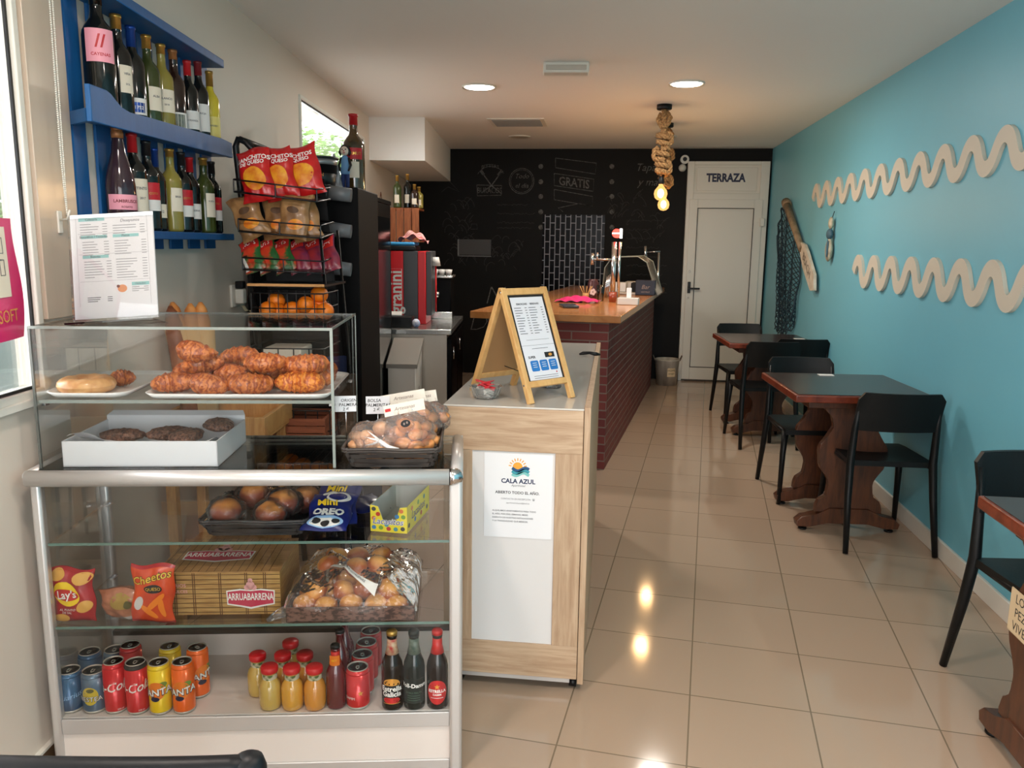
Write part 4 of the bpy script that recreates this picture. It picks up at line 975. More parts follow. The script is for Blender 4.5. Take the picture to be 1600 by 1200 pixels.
def d_lays(b, S, w, h):
    b.m(M_chip); b.disc(-.034, h*.88, .022, .016, S); b.disc(.034, h*.86, .026, .018, S); b.disc(.034, h*.32, .022, .017, S, rot=.5); b.disc(-.026, h*.10, .022, .013, S)
    b.m(M_ylw).disc(-.008, h*.56, .036, .033, S, 22); b.m(M_redp).disc(-.008, h*.55, .034, .016, lambda x, z: S(x, z, .0018), 22); b.m(M_wt).text("Lay's", .029, lambda x, z: S(-.008+x, h*.55+z+x*.12, .0026), bold=.02, shear=.2)
    b.text('AL PUNTO', .009, lambda x, z: S(-.01+x, h*.27+z)).text('DE SAL', .009, lambda x, z: S(-.01+x, h*.21+z))
o = chipbag('crisp_packet', "red crisp packet with a round yellow logo, left end of the case's middle shelf", 'crisps', CS(.066, .05, Z2), CA+R(-4), .118, .150, .045, 11, M_laysr, d_lays, seal=M_laysr)
def d_chee(b, S, w, h):
    b.m(M_ink).text('Cheetos', .030, lambda x, z: S(x+.0, h*.80+z+x*.22, .0012), bold=.045, shear=.1); b.m(M_yel).text('Cheetos', .030, lambda x, z: S(x, h*.80+z+x*.22, .002), bold=.012, shear=.1)
    b.m(M_ink).disc(.0, h*.62, .024, .012, S).m(M_yel).text('QUESO', .012, lambda x, z: S(x, h*.62+z, .002))
    b.m(mat('grey_white_print', rgb(214, 208, 204), .5)).disc(-.032, h*.36, .012, .020, S)
    b.m(mat('orange_snack_print', rgb(246, 136, 40), .4)).disc(.012, h*.40, .009, .03, S, rot=-.6).disc(.030, h*.30, .008, .028, S, rot=.3).disc(-.002, h*.22, .009, .026, S, rot=.9)
o = chipbag('snack_packet', 'orange corn snack packet leaning out over the edge of the middle shelf', 'snacks', CS(.272, .038, Z2), (R(2), R(5), CA+R(3)), .112, .165, .036, 12, M_org, d_chee, seal=M_laysr)
M_clbag = mat('printed_pink_clear_bag', rgb(196, 132, 104), .3, coat=.5, col2=rgb(150, 92, 62), vscale=26)
def d_mix(b, S, w, h):
    b.m(mat('khaki_print', rgb(170, 140, 70), .5)).disc(.01, h*.72, .034, .020, S).m(mat('dark_green_print', rgb(96, 92, 50), .5)).disc(.028, h*.66, .012, .012, lambda x, z: S(x, z, .002)).m(mat('silver_glint', rgb(196, 190, 186), .25)).disc(.018, h*.14, .026, .010, S)
o = chipbag('snack_packet', 'squat transparent snack packet with a pinkish band, lying left of the orange packet', 'snacks', CS(.19, .075, Z2), (R(14), R(0), CA+R(-8)), .125, .09, .06, 13, M_clbag, d_mix)
# --- bamboo patterned cardboard box
M_bam = mat('bamboo_print_tan', rgb(196, 158, 96), .5, col2=rgb(164, 122, 66), vscale=9, stretch=(2, 2, 30)); M_bamd = mat('bamboo_print_dark', rgb(96, 62, 30), .5); M_bamt = mat('bamboo_top_print', rgb(190, 146, 92), .5, col2=rgb(150, 112, 68), vscale=12, stretch=(2, 30, 2))
M_rasp = mat('raspberry_print', rgb(196, 58, 84), .5); M_pinkp = mat('pink_print', rgb(228, 168, 166), .5)
t = thing('biscuit_box', 'wide box printed like bamboo matting with a raspberry name banner, middle shelf', 'box', CS(.438, .198, Z2), CA)
bw, bd, bh = .165, .125, .122
b = MB().m(M_bam).box((-bw, -bd, 0), (bw, bd, bh)).m(M_bamd)
for i in range(9):
    z = .006+i*.0135; b.patch(-bw, z, bw, z+.0022, lambda x, z: (x, -bd-.0004, z), 1, 1)
for x in (-.12, -.07, .0, .07, .12):
    b.patch(x, .0, x+.0025, bh, lambda x, z: (x, -bd-.0007, z), 1, 1); b.patch(x+.005, .0, x+.0075, bh, lambda x, z: (x, -bd-.0007, z), 1, 1)
b.m(M_bamt).box((-bw-.001, -bd-.001, bh-.001), (bw+.001, bd+.001, bh+.002)).m(M_bamd)
for i in range(15):
    x = -bw+.006+i*.021; b.patch(x, -bd, x+.002, bd, lambda x, y: (x, y, bh+.0024), 1, 1)
b.build('carton', parent=t, fixn=False)
def banner(cx, cz, k, plane):
    b = MB().m(M_wt); pts = [(-.045, -.013), (-.046, .012), (-.02, .015), (0, .013), (.02, .015), (.046, .012), (.045, -.013), (.02, -.017), (0, -.021), (-.02, -.017)]
    b.f([b.v(plane(cx+x*k*1.05, cz+z*k*1.2, 0)) for x, z in pts]); b.m(M_rasp).f([b.v(plane(cx+x*k, cz+z*k, 1)) for x, z in pts])
    b.m(M_wt).text('ARRUABARRENA', .0165*k, lambda x, z: plane(cx+x*.72, cz+.001+z*1.25, 2), bold=.02)
    b.m(M_pinkp).disc(0, .0, 1e-4, 1e-4, lambda x, z: plane(cx, cz+.02*k, 1), 3, 1)
    for dx, dz, r in ((0, .026, .009), (-.007, .021, .006), (.007, .021, .006), (0, .036, .005)): b.disc(cx+dx*k, cz+dz*k, r*k, r*k, lambda x, z: plane(x, z, 1), 10, 1)
    return b
pf = lambda x, z, l: (x, -bd-.0012-.0006*l, z)
banner(.085, .050, 1.35, pf).build('name_banner', parent=t, fixn=False, label='raspberry banner with white lettering')
banner(-.03, -.01, 2.0, lambda x, z, l: (x, z, bh+.0034+.0005*l)).build('name_banner', parent=t, fixn=False, label='raspberry banner with white lettering on the lid')
b = MB().m(M_pinkp); b.text('FRIOS', .014, lambda x, z: (-.105+x, -bd-.0014, .085+z), bold=.01).text('DULCES', .012, lambda x, z: (-.105+x, -bd-.0014, .068+z), bold=.01).build('small_print', parent=t, fixn=False)
# --- tray of madeleines in film
M_mad = bakemat('madeleine_crust', rgb(232, 164, 84), rgb(168, 84, 40), .000, .030); M_madb = mat('madeleine_base', rgb(170, 96, 62), .5)
M_tr = mat('brown_patterned_tray', rgb(118, 86, 74), .5, col2=rgb(64, 44, 38), vscale=70, stretch=(1, 1, 1.8), lo=.42, hi=.55)
t = thing('cake_tray', 'brown patterned tray of madeleines wrapped in clear film, middle shelf right', 'tray', CS(.80, .185, Z2), CA)
w2, d2, h = .172, .165, .042
b = MB(); b.box((-w2, -d2, 0), (w2, d2, .003)).box((-w2, -d2, 0), (w2, -d2+.003, h)).box((-w2, d2-.003, 0), (w2, d2, h)).box((-w2, -d2, 0), (-w2+.003, d2, h)).box((w2-.003, -d2, 0), (w2, d2, h)).build('tray_body', M_tr, t)
rr = random.Random(12); n = 0
mads = []
for lay, zz in ((0, .022), (1, .052), (2, .084)):
    for j in range(4-lay):
        for i in range(5-lay):
            x = -.13+lay*.032+i*.064+rr.uniform(-.006, .006); y = -.125+lay*.036+j*.072+rr.uniform(-.006, .006)
            mads.append((x, y, zz+rr.uniform(-.004, .004)+(.02*(lay == 2))))
mshape = []
for k in range(4):
    mb = MB(); fl_ = 0
    mb.m(M_mad).ball((0, 0, .006), .034, 18, 10, (1.0, .95, .74), lambda d: (1 if d.z > -.2 else 1+.05*math.sin(14*math.atan2(d.y, d.x)))*(1+.04*math.sin(5*d.x+k)))
    mb.m(M_madb).lathe([(.018, -.014), (.028, .004), (.031, .006)], n=20); mshape.append(mb)
mm = [m_.build('madeleine', parent=t) for m_ in mshape]
for i, (x, y, z) in enumerate(mads):
    o = mm[i % 4] if i < 4 else mm[i % 4].copy()
    if i >= 4: COL.objects.link(o)
    o.location = (x, y, z); tilt = .2 if z < .045 else .8; o.rotation_euler = (rr.uniform(-tilt, tilt)+(.5 if z > .045 else 0), rr.uniform(-tilt, tilt), rr.uniform(0, 6)); o.scale = (1, 1, 1.1)
def filmf(u, v):
    x = (u-.5)*2*w2*1.03; y = (v-.5)*2*d2*1.03; e = (1-abs(2*u-1)**3.2)*(1-abs(2*v-1)**3.2)
    z = h*.8+.095*e**.5*(1-.25*v)+.007*math.sin(u*17+v*5)+.005*math.sin(v*23+u*9)+.010*(1-abs(math.sin(9*u-5*v)))**4+.009*(1-abs(math.sin(6*u+7*v+1)))**5; return (x, y, z)
b = MB(); b.grid(filmf, 60, 50)
b.tube([(-w2, -d2+.02, h*.6), (-w2-.03, -d2+.015, .014), (-w2-.05, -d2+.0, .006)], [.018, .012, .006], 8)
b.build('clear_wrap', M_film2, t)
b = MB().m(M_wt); ff = lambda x, y: (lambda p: (p[0], p[1]-.003, p[2]+.004))(filmf(x/(2*w2*1.03)+.5, y/(2*d2*1.03)+.5))
P0, P1 = Vector((-.075, -.07)), Vector((.075, -.158)); dd = (P1-P0).normalized(); nn = Vector((-dd.y, dd.x))
def st(x, y): p = (P0+P1)/2+dd*x+nn*y; return ff(p.x, p.y)
b.patch(-.07, -.009, .08, .009, st, 12, 2).m(M_gry2).text('MAGDALENAS', .010, lambda x, y: (lambda p: (p[0], p[1]-.001, p[2]+.001))(st(x+.01, y)), bold=.01).build('paper_strip', parent=t, fixn=False, label='white printed paper strip')
# --- upper shelf: basket of wrapped muffins
bs = basket('woven_basket', 'near black woven basket of wrapped muffins on the upper shelf inside the case', CS(.545, .17, Z1), CA, .285, .26, .045, M_wick2)
M_muf = bakemat('muffin_top', rgb(230, 150, 66), rgb(150, 62, 30), .036, .070); M_mcase = mat('muffin_case_red', rgb(150, 60, 48), .5)
for i, (x, y, z, wt) in enumerate(((-.085, -.07, .018, 'front left in the black basket'), (-.035, .03, .034, 'back left in the black basket, sitting highest'), (.035, -.065, .010, 'front middle in the black basket, lowest and half hidden'), (.06, -.03, .030, 'right of centre in the black basket'), (.105, .05, .014, 'far right in the black basket'))):
    t = thing('wrapped_muffin', 'muffin in clear film, ' + wt, 'muffin', CS(.545, .17, Z1)+CUx*x+CVy*y+Vector((0, 0, z)), CA+i, 'wrapped muffins in the black basket')
    MB().lathe([(.026, .0), (.036, .035), (.034, .036), (0, .034)], n=20).build('paper_case', M_mcase, t); MB().ball((0, 0, .038), .042, 18, 10, (1, 1, .78), lambda d: 1+.04*math.sin(5*d.x+i)+.03*math.sin(8*d.y)).build('cake', M_muf, t)
    b = MB(); b.ball((0, 0, .036), .050, 24, 14, (1.08, 1.04, .86), lambda d, i=i: 1+.05*math.sin(9*d.x+i)+.04*math.sin(13*d.z+7*d.y)); b.build('film', M_film2, t)
# --- mini cookie bags, one on another
M_obl = mat('deep_blue_foil', rgb(22, 38, 120), .3, coat=.3, col2=rgb(14, 26, 84), vscale=16); M_lb = mat('light_blue_print', rgb(150, 190, 230), .45)
def d_oreo(b, S, w, h):
    b.m(M_lb).disc(0, h*.16, w*.40, h*.13, S, 20).m(M_wt).disc(0, h*.14, w*.34, h*.09, lambda x, z: S(x, z, .0016), 20)
    b.m(M_ink).disc(-.022, h*.15, .012, .009, lambda x, z: S(x, z, .003)).disc(.004, h*.11, .012, .009, lambda x, z: S(x, z, .003)).disc(.03, h*.16, .011, .008, lambda x, z: S(x, z, .003))
    b.m(M_wt).disc(.020, h*.78, .034, .022, S, 20).m(M_obl).disc(.018, h*.78, .026, .015, lambda x, z: S(x, z, .002), 18).m(M_wt).disc(-.012, h*.88, .02, .010, lambda x, z: S(x, z, .002), 18)
    b.m(M_ylw).text('Mini', .034, lambda x, z: S(-.006+x, h*.60+z, .003), bold=.03); b.m(M_wt).text('OREO', .032, lambda x, z: S(x-.002, h*.36+z, .003), bold=.05)
chipbag('cookie_bag', 'blue bag of mini cookies lying on top of its twin on the upper shelf', 'cookies', CS(.735, .022, Z1+.024), (R(-68), 0, CA+R(-4)), .125, .155, .032, 21, M_obl, d_oreo, group='blue cookie bags on the upper shelf')
chipbag('cookie_bag', 'blue bag of mini cookies underneath and behind its twin on the upper shelf', 'cookies', CS(.745, .098, Z1+.016), (R(-60), 0, CA+R(-2)), .125, .190, .030, 22, M_obl, d_oreo, group='blue cookie bags on the upper shelf')
chipbag('cookie_bag', 'blue bag lying flat far back, left of the yellow sweets box', 'cookies', CS(.845, .21, Z1+.014), (R(-84), 0, CA+R(30)), .10, .12, .022, 23, M_obl, None)
# --- sweets box
M_ybx = mat('yellow_card', rgb(238, 218, 60), .45); M_cin = mat('card_inside_white', rgb(222, 220, 210), .6)
t = thing('sweets_box', 'open yellow cardboard box with a cut-out front and coloured dots, upper shelf', 'box', CS(.90, .075, Z1), CA+R(-14))
w2, dl, h = .052, .21, .075
def wallp(mb, A, B, P):   # outline P (u,z) on the plane from A to B, two skins
    a, c = Vector(A), Vector(B); L = (c-a).length; d_ = (c-a)/L; nrm = Vector((d_.y, -d_.x, 0))
    f0 = [mb.v(a+d_*u+Vector((0, 0, z))+nrm*.0008) for u, z in P]; mb.f(f0)
    return a, d_, nrm
front = [(0, 0), (.104, 0), (.104, h*1.0), (.084, h*.95), (.072, h*.42), (.064, h*.33), (.046, h*.33), (.036, h*.45), (.022, h*.95), (0, h*1.0)]
b = MB().m(M_ybx); wallp(b, (-w2, 0, 0), (w2, 0, 0), front); b.m(M_cin); wallp(b, (-w2, .0024, 0), (w2, .0024, 0), front)
b.m(M_ybx).box((w2-.001, 0, 0), (w2, dl, h*1.0)).box((-w2, 0, 0), (-w2+.001, dl, h)).m(M_cin).box((w2-.002, .002, .001), (w2-.001, dl, h)).box((-w2+.001, .002, .001), (-w2+.002, dl, h)).box((-w2, dl-.002, 0), (w2, dl, h*1.35)).box((-w2, 0, 0), (w2, dl, .001))
b.build('carton', parent=t, fixn=False)
b = MB(); cols = [(60, 60, 60), (226, 120, 60), (70, 130, 180), (120, 160, 60), (200, 60, 50), (90, 150, 160)]
for i, (x, z) in enumerate(((-.042, .064), (-.042, .038), (-.042, .012), (-.022, .012), (.0, .010), (.020, .010), (.040, .012), (.036, .062), (.024, .046), (.042, .046), (-.03, .05), (-.006, .021))):
    b.m(mat('dot_%d' % (i % 6), rgb(*cols[i % 6]), .45)); b.disc(x, z, .0065, .006, lambda x, z: (x, -.0012, z), 12, 1)
for i in range(7): b.m(mat('dot_%d' % (i % 6))); b.disc(.016+i*.028, .058 if i % 2 else .018, .008, .007, lambda y, z: (w2+.0006, y, z), 12, 1)
b.m(M_wt).text('Lacasitos', .024, lambda x, z: (x-.002, -.0016, .030+z), bold=.05, shear=.2).m(mat('blue_print', rgb(60, 70, 140), .45)).text('Lacasitos', .024, lambda x, z: (x-.002, -.0020, .030+z), bold=.0, shear=.2)
b.text('Lacasitos', .034, lambda x, z: (w2+.001, .10+x, .038+z), bold=.0, shear=.2).build('printing', parent=t, fixn=False)
# --- drinks on the bottom deck
M_canend = mat('can_end_metal', rgb(190, 184, 172), .4, .35)
def wrap(r, z, a=0.0, o=.0004): return lambda x, y: ((r+o)*math.sin(x/r+a), -(r+o)*math.cos(x/r+a), z+y)
def can(label, s, t, r, h, m, deco, group, rot=0, top=None, z=Z0):
    o = thing('drink_can', label, 'can', CS(s, t, z), CA+rot, group)
    b = MB().m(M_canend).lathe([(r*.80, 0), (r*.93, .003), (r*.99, .009)], n=28)
    b.m(m).lathe([(r*.99, .009), (r, .012), (r, h-.014)], n=28)
    if top: b.m(top)
    b.lathe([(r, h-.014), (r*.985, h-.011), (r*.86, h-.003)], n=28)
    b.build('can_body', parent=o, fixn=True)
    b = MB().m(M_canend).lathe([(r*.86, h-.003), (r*.88, h), (r*.83, h), (r*.80, h-.004), (0, h-.004)], n=28); b.tube([(-.004, -.006, h-.002), (.0, -.012, h-.0015), (.004, -.006, h-.002), (.004, .004, h-.002), (-.004, .004, h-.002)], .0013, 5, closed=True); b.build('lid', parent=o, label='silver lid with a pull tab')
    if deco:
        b = MB(); deco(b, r, h); b.build('printing', parent=o, fixn=False)
    return o
M_cola = mat('cola_red', rgb(206, 26, 34), .25, .25, coat=.3); M_fy = mat('lemon_yellow', rgb(240, 204, 20), .25, .15, coat=.3); M_fo = mat('can_orange', rgb(244, 104, 20), .25, .15, coat=.3)
M_dbl = mat('dark_blue_can', rgb(28, 66, 104), .3, .3, coat=.3, col2=rgb(40, 92, 132), vscale=12); M_gbl = mat('grey_blue_can', rgb(112, 136, 156), .3, .4, coat=.3, col2=rgb(60, 84, 110), vscale=9, stretch=(.3, .3, 1)); M_damr = mat('beer_can_red', rgb(206, 24, 28), .25, .3, coat=.4)
def dc(b, r, h): b.m(M_wt).text('Coca-Cola', .037, lambda x, y: wrap(r, h*.52, -.95)(x*.92, y+x*.12), bold=.01, shear=.25); b.text('330 ml', .006, wrap(r, h*.10, .55))
def df(col):
    def f(b, r, h):
        b.m(mat('leaf_print', rgb(120, 150, 60), .4)).disc(.016, h*.62, .012, .008, wrap(r, 0), 14); b.m(col).disc(-.002, h*.50, .024, .026, wrap(r, 0, 0, .0006), 22)
        b.m(mat('navy_print', rgb(24, 26, 60), .4)).text('FANTA', .026, lambda x, y: wrap(r, h*.46, -.05, .0010)(x, y+x*.14), bold=.07); b.disc(-.006, h*.34, .012, .007, wrap(r, 0, 0, .001), 12)
        b.m(M_wt).text('FANTA', .026, lambda x, y: wrap(r, h*.47, -.05, .0016)(x, y+x*.14), bold=.02)
    return f
def dn(b, r, h): b.m(M_lb).text('Aquarius', .022, lambda x, y: wrap(r, h*.42, .1)(x, y+x*.15), shear=.2)
def dt(b, r, h):
    b.m(mat('lemon_print', rgb(206, 180, 60), .4)).disc(.0, h*.46, .022, .026, wrap(r, 0), 20).m(M_ink).text('NESTEA', .018, lambda x, y: wrap(r, h*.38, 0, .0014)(x, y), bold=.05).m(M_wt).text('NESTEA', .018, lambda x, y: wrap(r, h*.385, 0, .002)(x, y)).m(mat('dark_green_print')).disc(.002, h*.60, .010, .006, wrap(r, 0, 0, .0012), 12)
def dd_(b, r, h):
    b.m(mat('gold_print', rgb(214, 150, 66), .4)); b.m(M_wt).text('DAMM', .011, wrap(r, h*.30, -.75))
    pts = []
    for k in range(10): q = .0085 if k % 2 == 0 else .0035; pts.append((q*math.sin(k*PI/5), q*math.cos(k*PI/5)))
    b.m(mat('gold_print')); fw = wrap(r, h*.44, .22, .001); b.f([b.v(fw(x, y)) for x, y in pts])
sl = (.029, .145); st_ = (.0325, .116)
can('dark blue soft drink can at the left front corner of the bottom deck', .033, .055, .0315, .116, M_dbl, dn, 'drink cans on the bottom deck')
can('grey-blue can with a lemon print beside the dark blue front can', .098, .052, .0315, .116, M_gbl, dt, 'drink cans on the bottom deck')
can('all-red slim cola can, third from the left in the front row', .156, .046, sl[0], sl[1], M_cola, dc, 'drink cans on the bottom deck', rot=R(12))
can('red slim cola can with a black shoulder, fourth in the front row', .2165, .040, sl[0], sl[1], M_cola, dc, 'drink cans on the bottom deck', rot=R(6), top=M_ink)
can('yellow slim can with a big orange disc, front row', .279, .036, sl[0], sl[1], M_fy, df(mat('orange_disc', rgb(240, 130, 40), .4)), 'drink cans on the bottom deck', rot=R(4))
can('orange slim can at the right end of the front row of cans', .341, .038, sl[0], sl[1], M_fo, df(mat('orange_disc')), 'drink cans on the bottom deck', rot=R(8))
can('dark blue soft drink can behind the front one at the left pane', .042, .155, .0315, .116, M_dbl, None, 'drink cans on the bottom deck')
can('grey-blue can behind the first one, mostly hidden', .108, .165, .0315, .116, M_gbl, None, 'drink cans on the bottom deck')
can('red slim can standing behind the two red cola cans', .165, .135, sl[0], sl[1], M_cola, None, 'drink cans on the bottom deck')
can('yellow slim can standing behind the front yellow one', .277, .125, sl[0], sl[1], M_fy, None, 'drink cans on the bottom deck')
can('orange slim can standing behind the front orange one', .356, .115, sl[0], sl[1], M_fo, df(mat('orange_disc')), 'drink cans on the bottom deck', rot=R(50))
for i, tx in enumerate(('nearest the front glass', 'second from the front glass', 'third from the front glass', 'at the very back')):
    can('red beer can in the file of four, '+tx, .812+.004*i, .045+.070*i, .0325, .116, M_damr, dd_ if i < 2 else None, 'file of red beer cans', rot=R(6))
# juice bottles
M_jcap = mat('red_lid', rgb(206, 28, 36), .35); M_jglass = clear('juice_glass', (.9, .9, .85), fmul=1.4)
jc = [(.572, .044, rgb(206, 172, 84)), (.633, .040, rgb(220, 160, 56)), (.695, .038, rgb(214, 142, 52)), (.523, .112, rgb(206, 172, 84)), (.593, .112, rgb(214, 150, 60)), (.655, .112, rgb(214, 142, 52)), (.600, .182, rgb(206, 172, 84))]
jl = ['pale juice, left of the front row', 'amber juice, middle of the front row', 'darker orange juice, right of the front row', 'pale juice, left of the second row', 'amber juice, middle of the second row', 'orange juice, right of the second row', 'pale juice, alone in the third row']
for i, (s, t_, c) in enumerate(jc):
    o = thing('juice_bottle', 'small red-capped bottle of ' + jl[i], 'juice bottle', CS(s, t_, Z0), CA+.1*i, 'red-capped juice bottles')
    mj = mat('juice_%d' % i, c, .15, spec=.7, coat=.6)
    MB().lathe([(.022, 0), (.028, .005), (.030, .02), (.030, .062), (.026, .076), (.0205, .084), (.019, .09), (.019, .106)], n=24).build('bottle_body', mj, o)
    b = MB().m(mat('bottle_neck_label', rgb(206, 200, 170), .5, col2=rgb(80, 104, 50), vscale=60, lo=.45, hi=.55)); b.patch(-.05, .0, .05, .014, wrap(.0195, .088, 0, .0004), 16, 1); b.build('neck_label', parent=o, fixn=False)
    MB().lathe([(.0225, .106), (.0235, .108), (.0235, .120), (.021, .123), (0, .1235)], n=24).m(M_jcap).build('cap', M_jcap, o)
# bottles of beer
M_dbrown = mat('dark_brown_glass', rgb(26, 17, 11), .1, spec=.4, coat=.1); M_dgreen = mat('dark_green_glass', rgb(12, 24, 17), .1, spec=.4, coat=.1); M_redgl = mat('red_drink_glass', rgb(92, 16, 26), .12, spec=.7, coat=.5)
def beer(label, s, t_, mg, capm, neck, deco, group, h=.225, r=.030, z=Z0):
    o = thing('beer_bottle', label, 'bottle', CS(s, t_, z), CA, group); k = h/.225
    MB().lathe([(r*.8, 0), (r*.97, .003*k), (r, .008*k), (r, .118*k), (r*.92, .134*k), (r*.62, .158*k), (r*.46, .18*k), (r*.42, .205*k), (r*.47, .207*k), (r*.47, .214*k)], n=28).build('bottle_glass', mg, o)
    MB().lathe([(r*.50, .213*k), (r*.50, .222*k), (r*.40, .226*k), (0, .2265*k)], n=20).build('crown_cap', capm, o)
    if neck: MB().lathe([(r*.63, .160*k), (r*.475, .181*k), (r*.44, .203*k)], n=24).build('neck_wrap', neck, o) if neck else None
    if deco:
        b = MB(); deco(b, r, h); b.build('front_label', parent=o, fixn=False)
    return o
def l_gal(b, r, h):
    b.m(mat('gold_print')).disc(0, h*.36, .024, .016, wrap(r, 0), 20).m(M_ink).patch(-.03, h*.18, .03, h*.34, wrap(r, 0, 0, .0006), 10, 2).m(M_wt).text('Estrella', .020, wrap(r, h*.295, 0, .001), bold=.03).text('Galicia', .020, wrap(r, h*.225, 0, .001), bold=.03).m(M_redp).disc(0, h*.145, .024, .010, wrap(r, 0, 0, .0005), 16).m(mat('gold_print')).patch(-.024, h*.10, .024, h*.107, wrap(r, 0, 0, .0008), 8, 1)
def l_vol(b, r, h):
    b.m(mat('black_green_label', rgb(24, 34, 30), .4)).patch(-.032, h*.10, .032, h*.42, wrap(r, 0), 10, 2).m(M_wt).text('Voll-Damm', .0165, wrap(r, h*.33, 0, .0008), bold=.03).m(mat('green_print', rgb(90, 120, 100), .5)).text('DOBLE MALTA', .007, wrap(r, h*.24, 0, .0008))
    for q in (.20, .17, .14): b.patch(-.018, h*q, .018, h*q+.0012, wrap(r, 0, 0, .0008), 6, 1)
def l_est(b, r, h):
    b.m(M_redp).disc(0, h*.24, .029, .036, wrap(r, 0), 24, 3).m(mat('gold_print')); fw = wrap(r, h*.315, 0, .0012); b.f([b.v(fw((.0085 if k % 2 == 0 else .0035)*math.sin(k*PI/5), (.0085 if k % 2 == 0 else .0035)*math.cos(k*PI/5))) for k in range(10)])
    b.m(M_wt).text('ESTRELLA', .0115, wrap(r, h*.255, 0, .001), bold=.04).text('DAMM', .008, wrap(r, h*.21, 0, .001), bold=.02).patch(-.018, h*.165, .018, h*.171, wrap(r, 0, 0, .001), 6, 1)
M_goldc = mat('gold_cap', rgb(196, 158, 84), .3, .7); M_redc = mat('red_cap', rgb(196, 34, 30), .35)
beer('brown beer bottle with a black and gold label, left of the three beers', .908, .036, M_dbrown, M_goldc, mat('neck_red_cream', rgb(176, 44, 44), .4, col2=rgb(206, 184, 150), vscale=60), l_gal, 'three beer bottles at the right end')
beer('dark green beer bottle with a black label, middle of the three at the right end', .968, .036, M_dgreen, mat('dark_cap', rgb(30, 40, 36), .35), mat('neck_green', rgb(46, 74, 60), .4, col2=rgb(110, 120, 108), vscale=60), l_vol, 'three beer bottles at the right end')
beer('brown beer bottle with a red oval label, right of the three at the right end', 1.032, .036, M_dbrown, M_redc, M_redc, l_est, 'three beer bottles at the right end')
def l_none(b, r, h): b.m(mat('orange_label', rgb(226, 120, 30), .4)).patch(-.012, h*.70, .012, h*.86, wrap(r*.55, 0, 0, .004), 4, 2).m(M_ylw).text('BIT', .008, wrap(r*.55, h*.79, 0, .006))
for i, tx in enumerate(('nearest the front glass', 'second from the front glass', 'at the back of the file')):
    beer('slim dark red bottle, '+tx, .752+.003*i, .044+.066*i, M_redgl, M_blk, mat('neck_red', rgb(200, 40, 34), .4) if i == 0 else None, l_none if i == 0 else None, 'file of slim red bottles', h=.182+.012*(i > 0), r=.0265)
# ================================================================== blue wine shelf on the left wall
def L_(o): o.location = LWO; o.rotation_euler = (0, 0, TH); return o
def ORG(): return LWO.copy()
def atw(x, y, s):
    """(out, height) on the upright plane square to the left wall at distance s along it"""
    p = atp(x, y, LWO+LWD*s, LWD); return ((p-LWO).dot(LWN), p.z)
M_blue = mat('painted_blue_wood', rgb(24, 92, 152), .45, vary=.12, vscale=5, stretch=(6, 6, 1), bump=.06, bscale=60)
sh = thing('wine_shelf', 'blue painted wooden wall shelf with two rows of wine bottles', 'shelf', ORG(), TH)
for k, (a, c) in enumerate(((2.184, 2.262), (2.318, 2.405), (2.465, 2.558), (2.62, 2.728), (2.79, 2.893), (2.955, 3.055), (3.115, 3.215))):
    MB().box((.002, a, 1.418), (.011, c, 2.13), .001).build('back_slat', M_blue, sh)
MB().box((.011, 2.184, 1.42), (.016, 2.20, 2.13)).build('edge_strip', M_blue, sh)
MB().box((.002, 2.184, 1.786), (.10, 3.215, 1.802), .002).build('middle_shelf', M_blue, sh)
MB().box((.002, 2.184, 1.452), (.112, 3.155, 1.478), .003).build('bottom_shelf', M_blue, sh)
b = MB(); b.at(Matrix()); b.prism([(2.12, 2.128), (3.12, 2.112), (3.12, 2.142), (2.12, 2.158)], .002, .115, 'x', .003).build('top_board', M_blue, sh)
prof = [(2.10, 1.765), (3.165, 1.778), (3.165, 1.836), (3.05, 1.840), (2.45, 1.826), (2.32, 1.822), (2.27, 1.826), (2.235, 1.842), (2.215, 1.856), (2.19, 1.862), (2.10, 1.862)]
MB().prism(prof, .10, .116, 'x', .002).build('front_rail', M_blue, sh, label='front board with a raised curved end')
MB().prism([(.02, 2.184), (.02, 2.166), (.10, 2.10), (.10, 2.118)], 1.765, 1.80, 'z').build('end_bracket', M_blue, sh)
# wine bottles
G_dark = mat('near_black_glass', rgb(16, 18, 16), .08, spec=.45, coat=.15); G_green = mat('olive_glass', rgb(70, 80, 34), .08, spec=.45, coat=.15, col2=rgb(50, 58, 26), vscale=6)
G_pale = mat('pale_wine', rgb(140, 128, 58), .08, spec=.45, coat=.15); G_yel = mat('yellow_wine', rgb(206, 186, 52), .08, spec=.45, coat=.15); G_choc = mat('brown_amber_glass', rgb(44, 26, 18), .08, spec=.45, coat=.15)
G_rose = mat('dark_rose_glass', rgb(52, 36, 44), .08, spec=.45, coat=.15)
C_gold = mat('gold_foil', rgb(190, 146, 70), .3, .7); C_red = mat('red_foil_cap', rgb(184, 30, 36), .35); C_dred = mat('dark_red_foil_cap', rgb(120, 30, 36), .4); C_blk = mat('black_foil_cap', rgb(24, 24, 26), .35)
C_blue = mat('blue_foil_cap', rgb(30, 70, 150), .3, .5); C_cork = mat('cork_and_copper', rgb(160, 104, 60), .4, .3); L_cream = mat('cream_label', rgb(228, 218, 198), .6); L_white = mat('white_label', rgb(226, 224, 220), .6)
L_pink = mat('pink_label', rgb(236, 160, 176), .6); L_red = mat('wine_red_label', rgb(190, 24, 38), .5); L_yl = mat('pale_yellow_label', rgb(226, 210, 120), .5); L_pic = mat('picture_label_print', rgb(120, 128, 112), .6, col2=rgb(80, 90, 84), vscale=30)
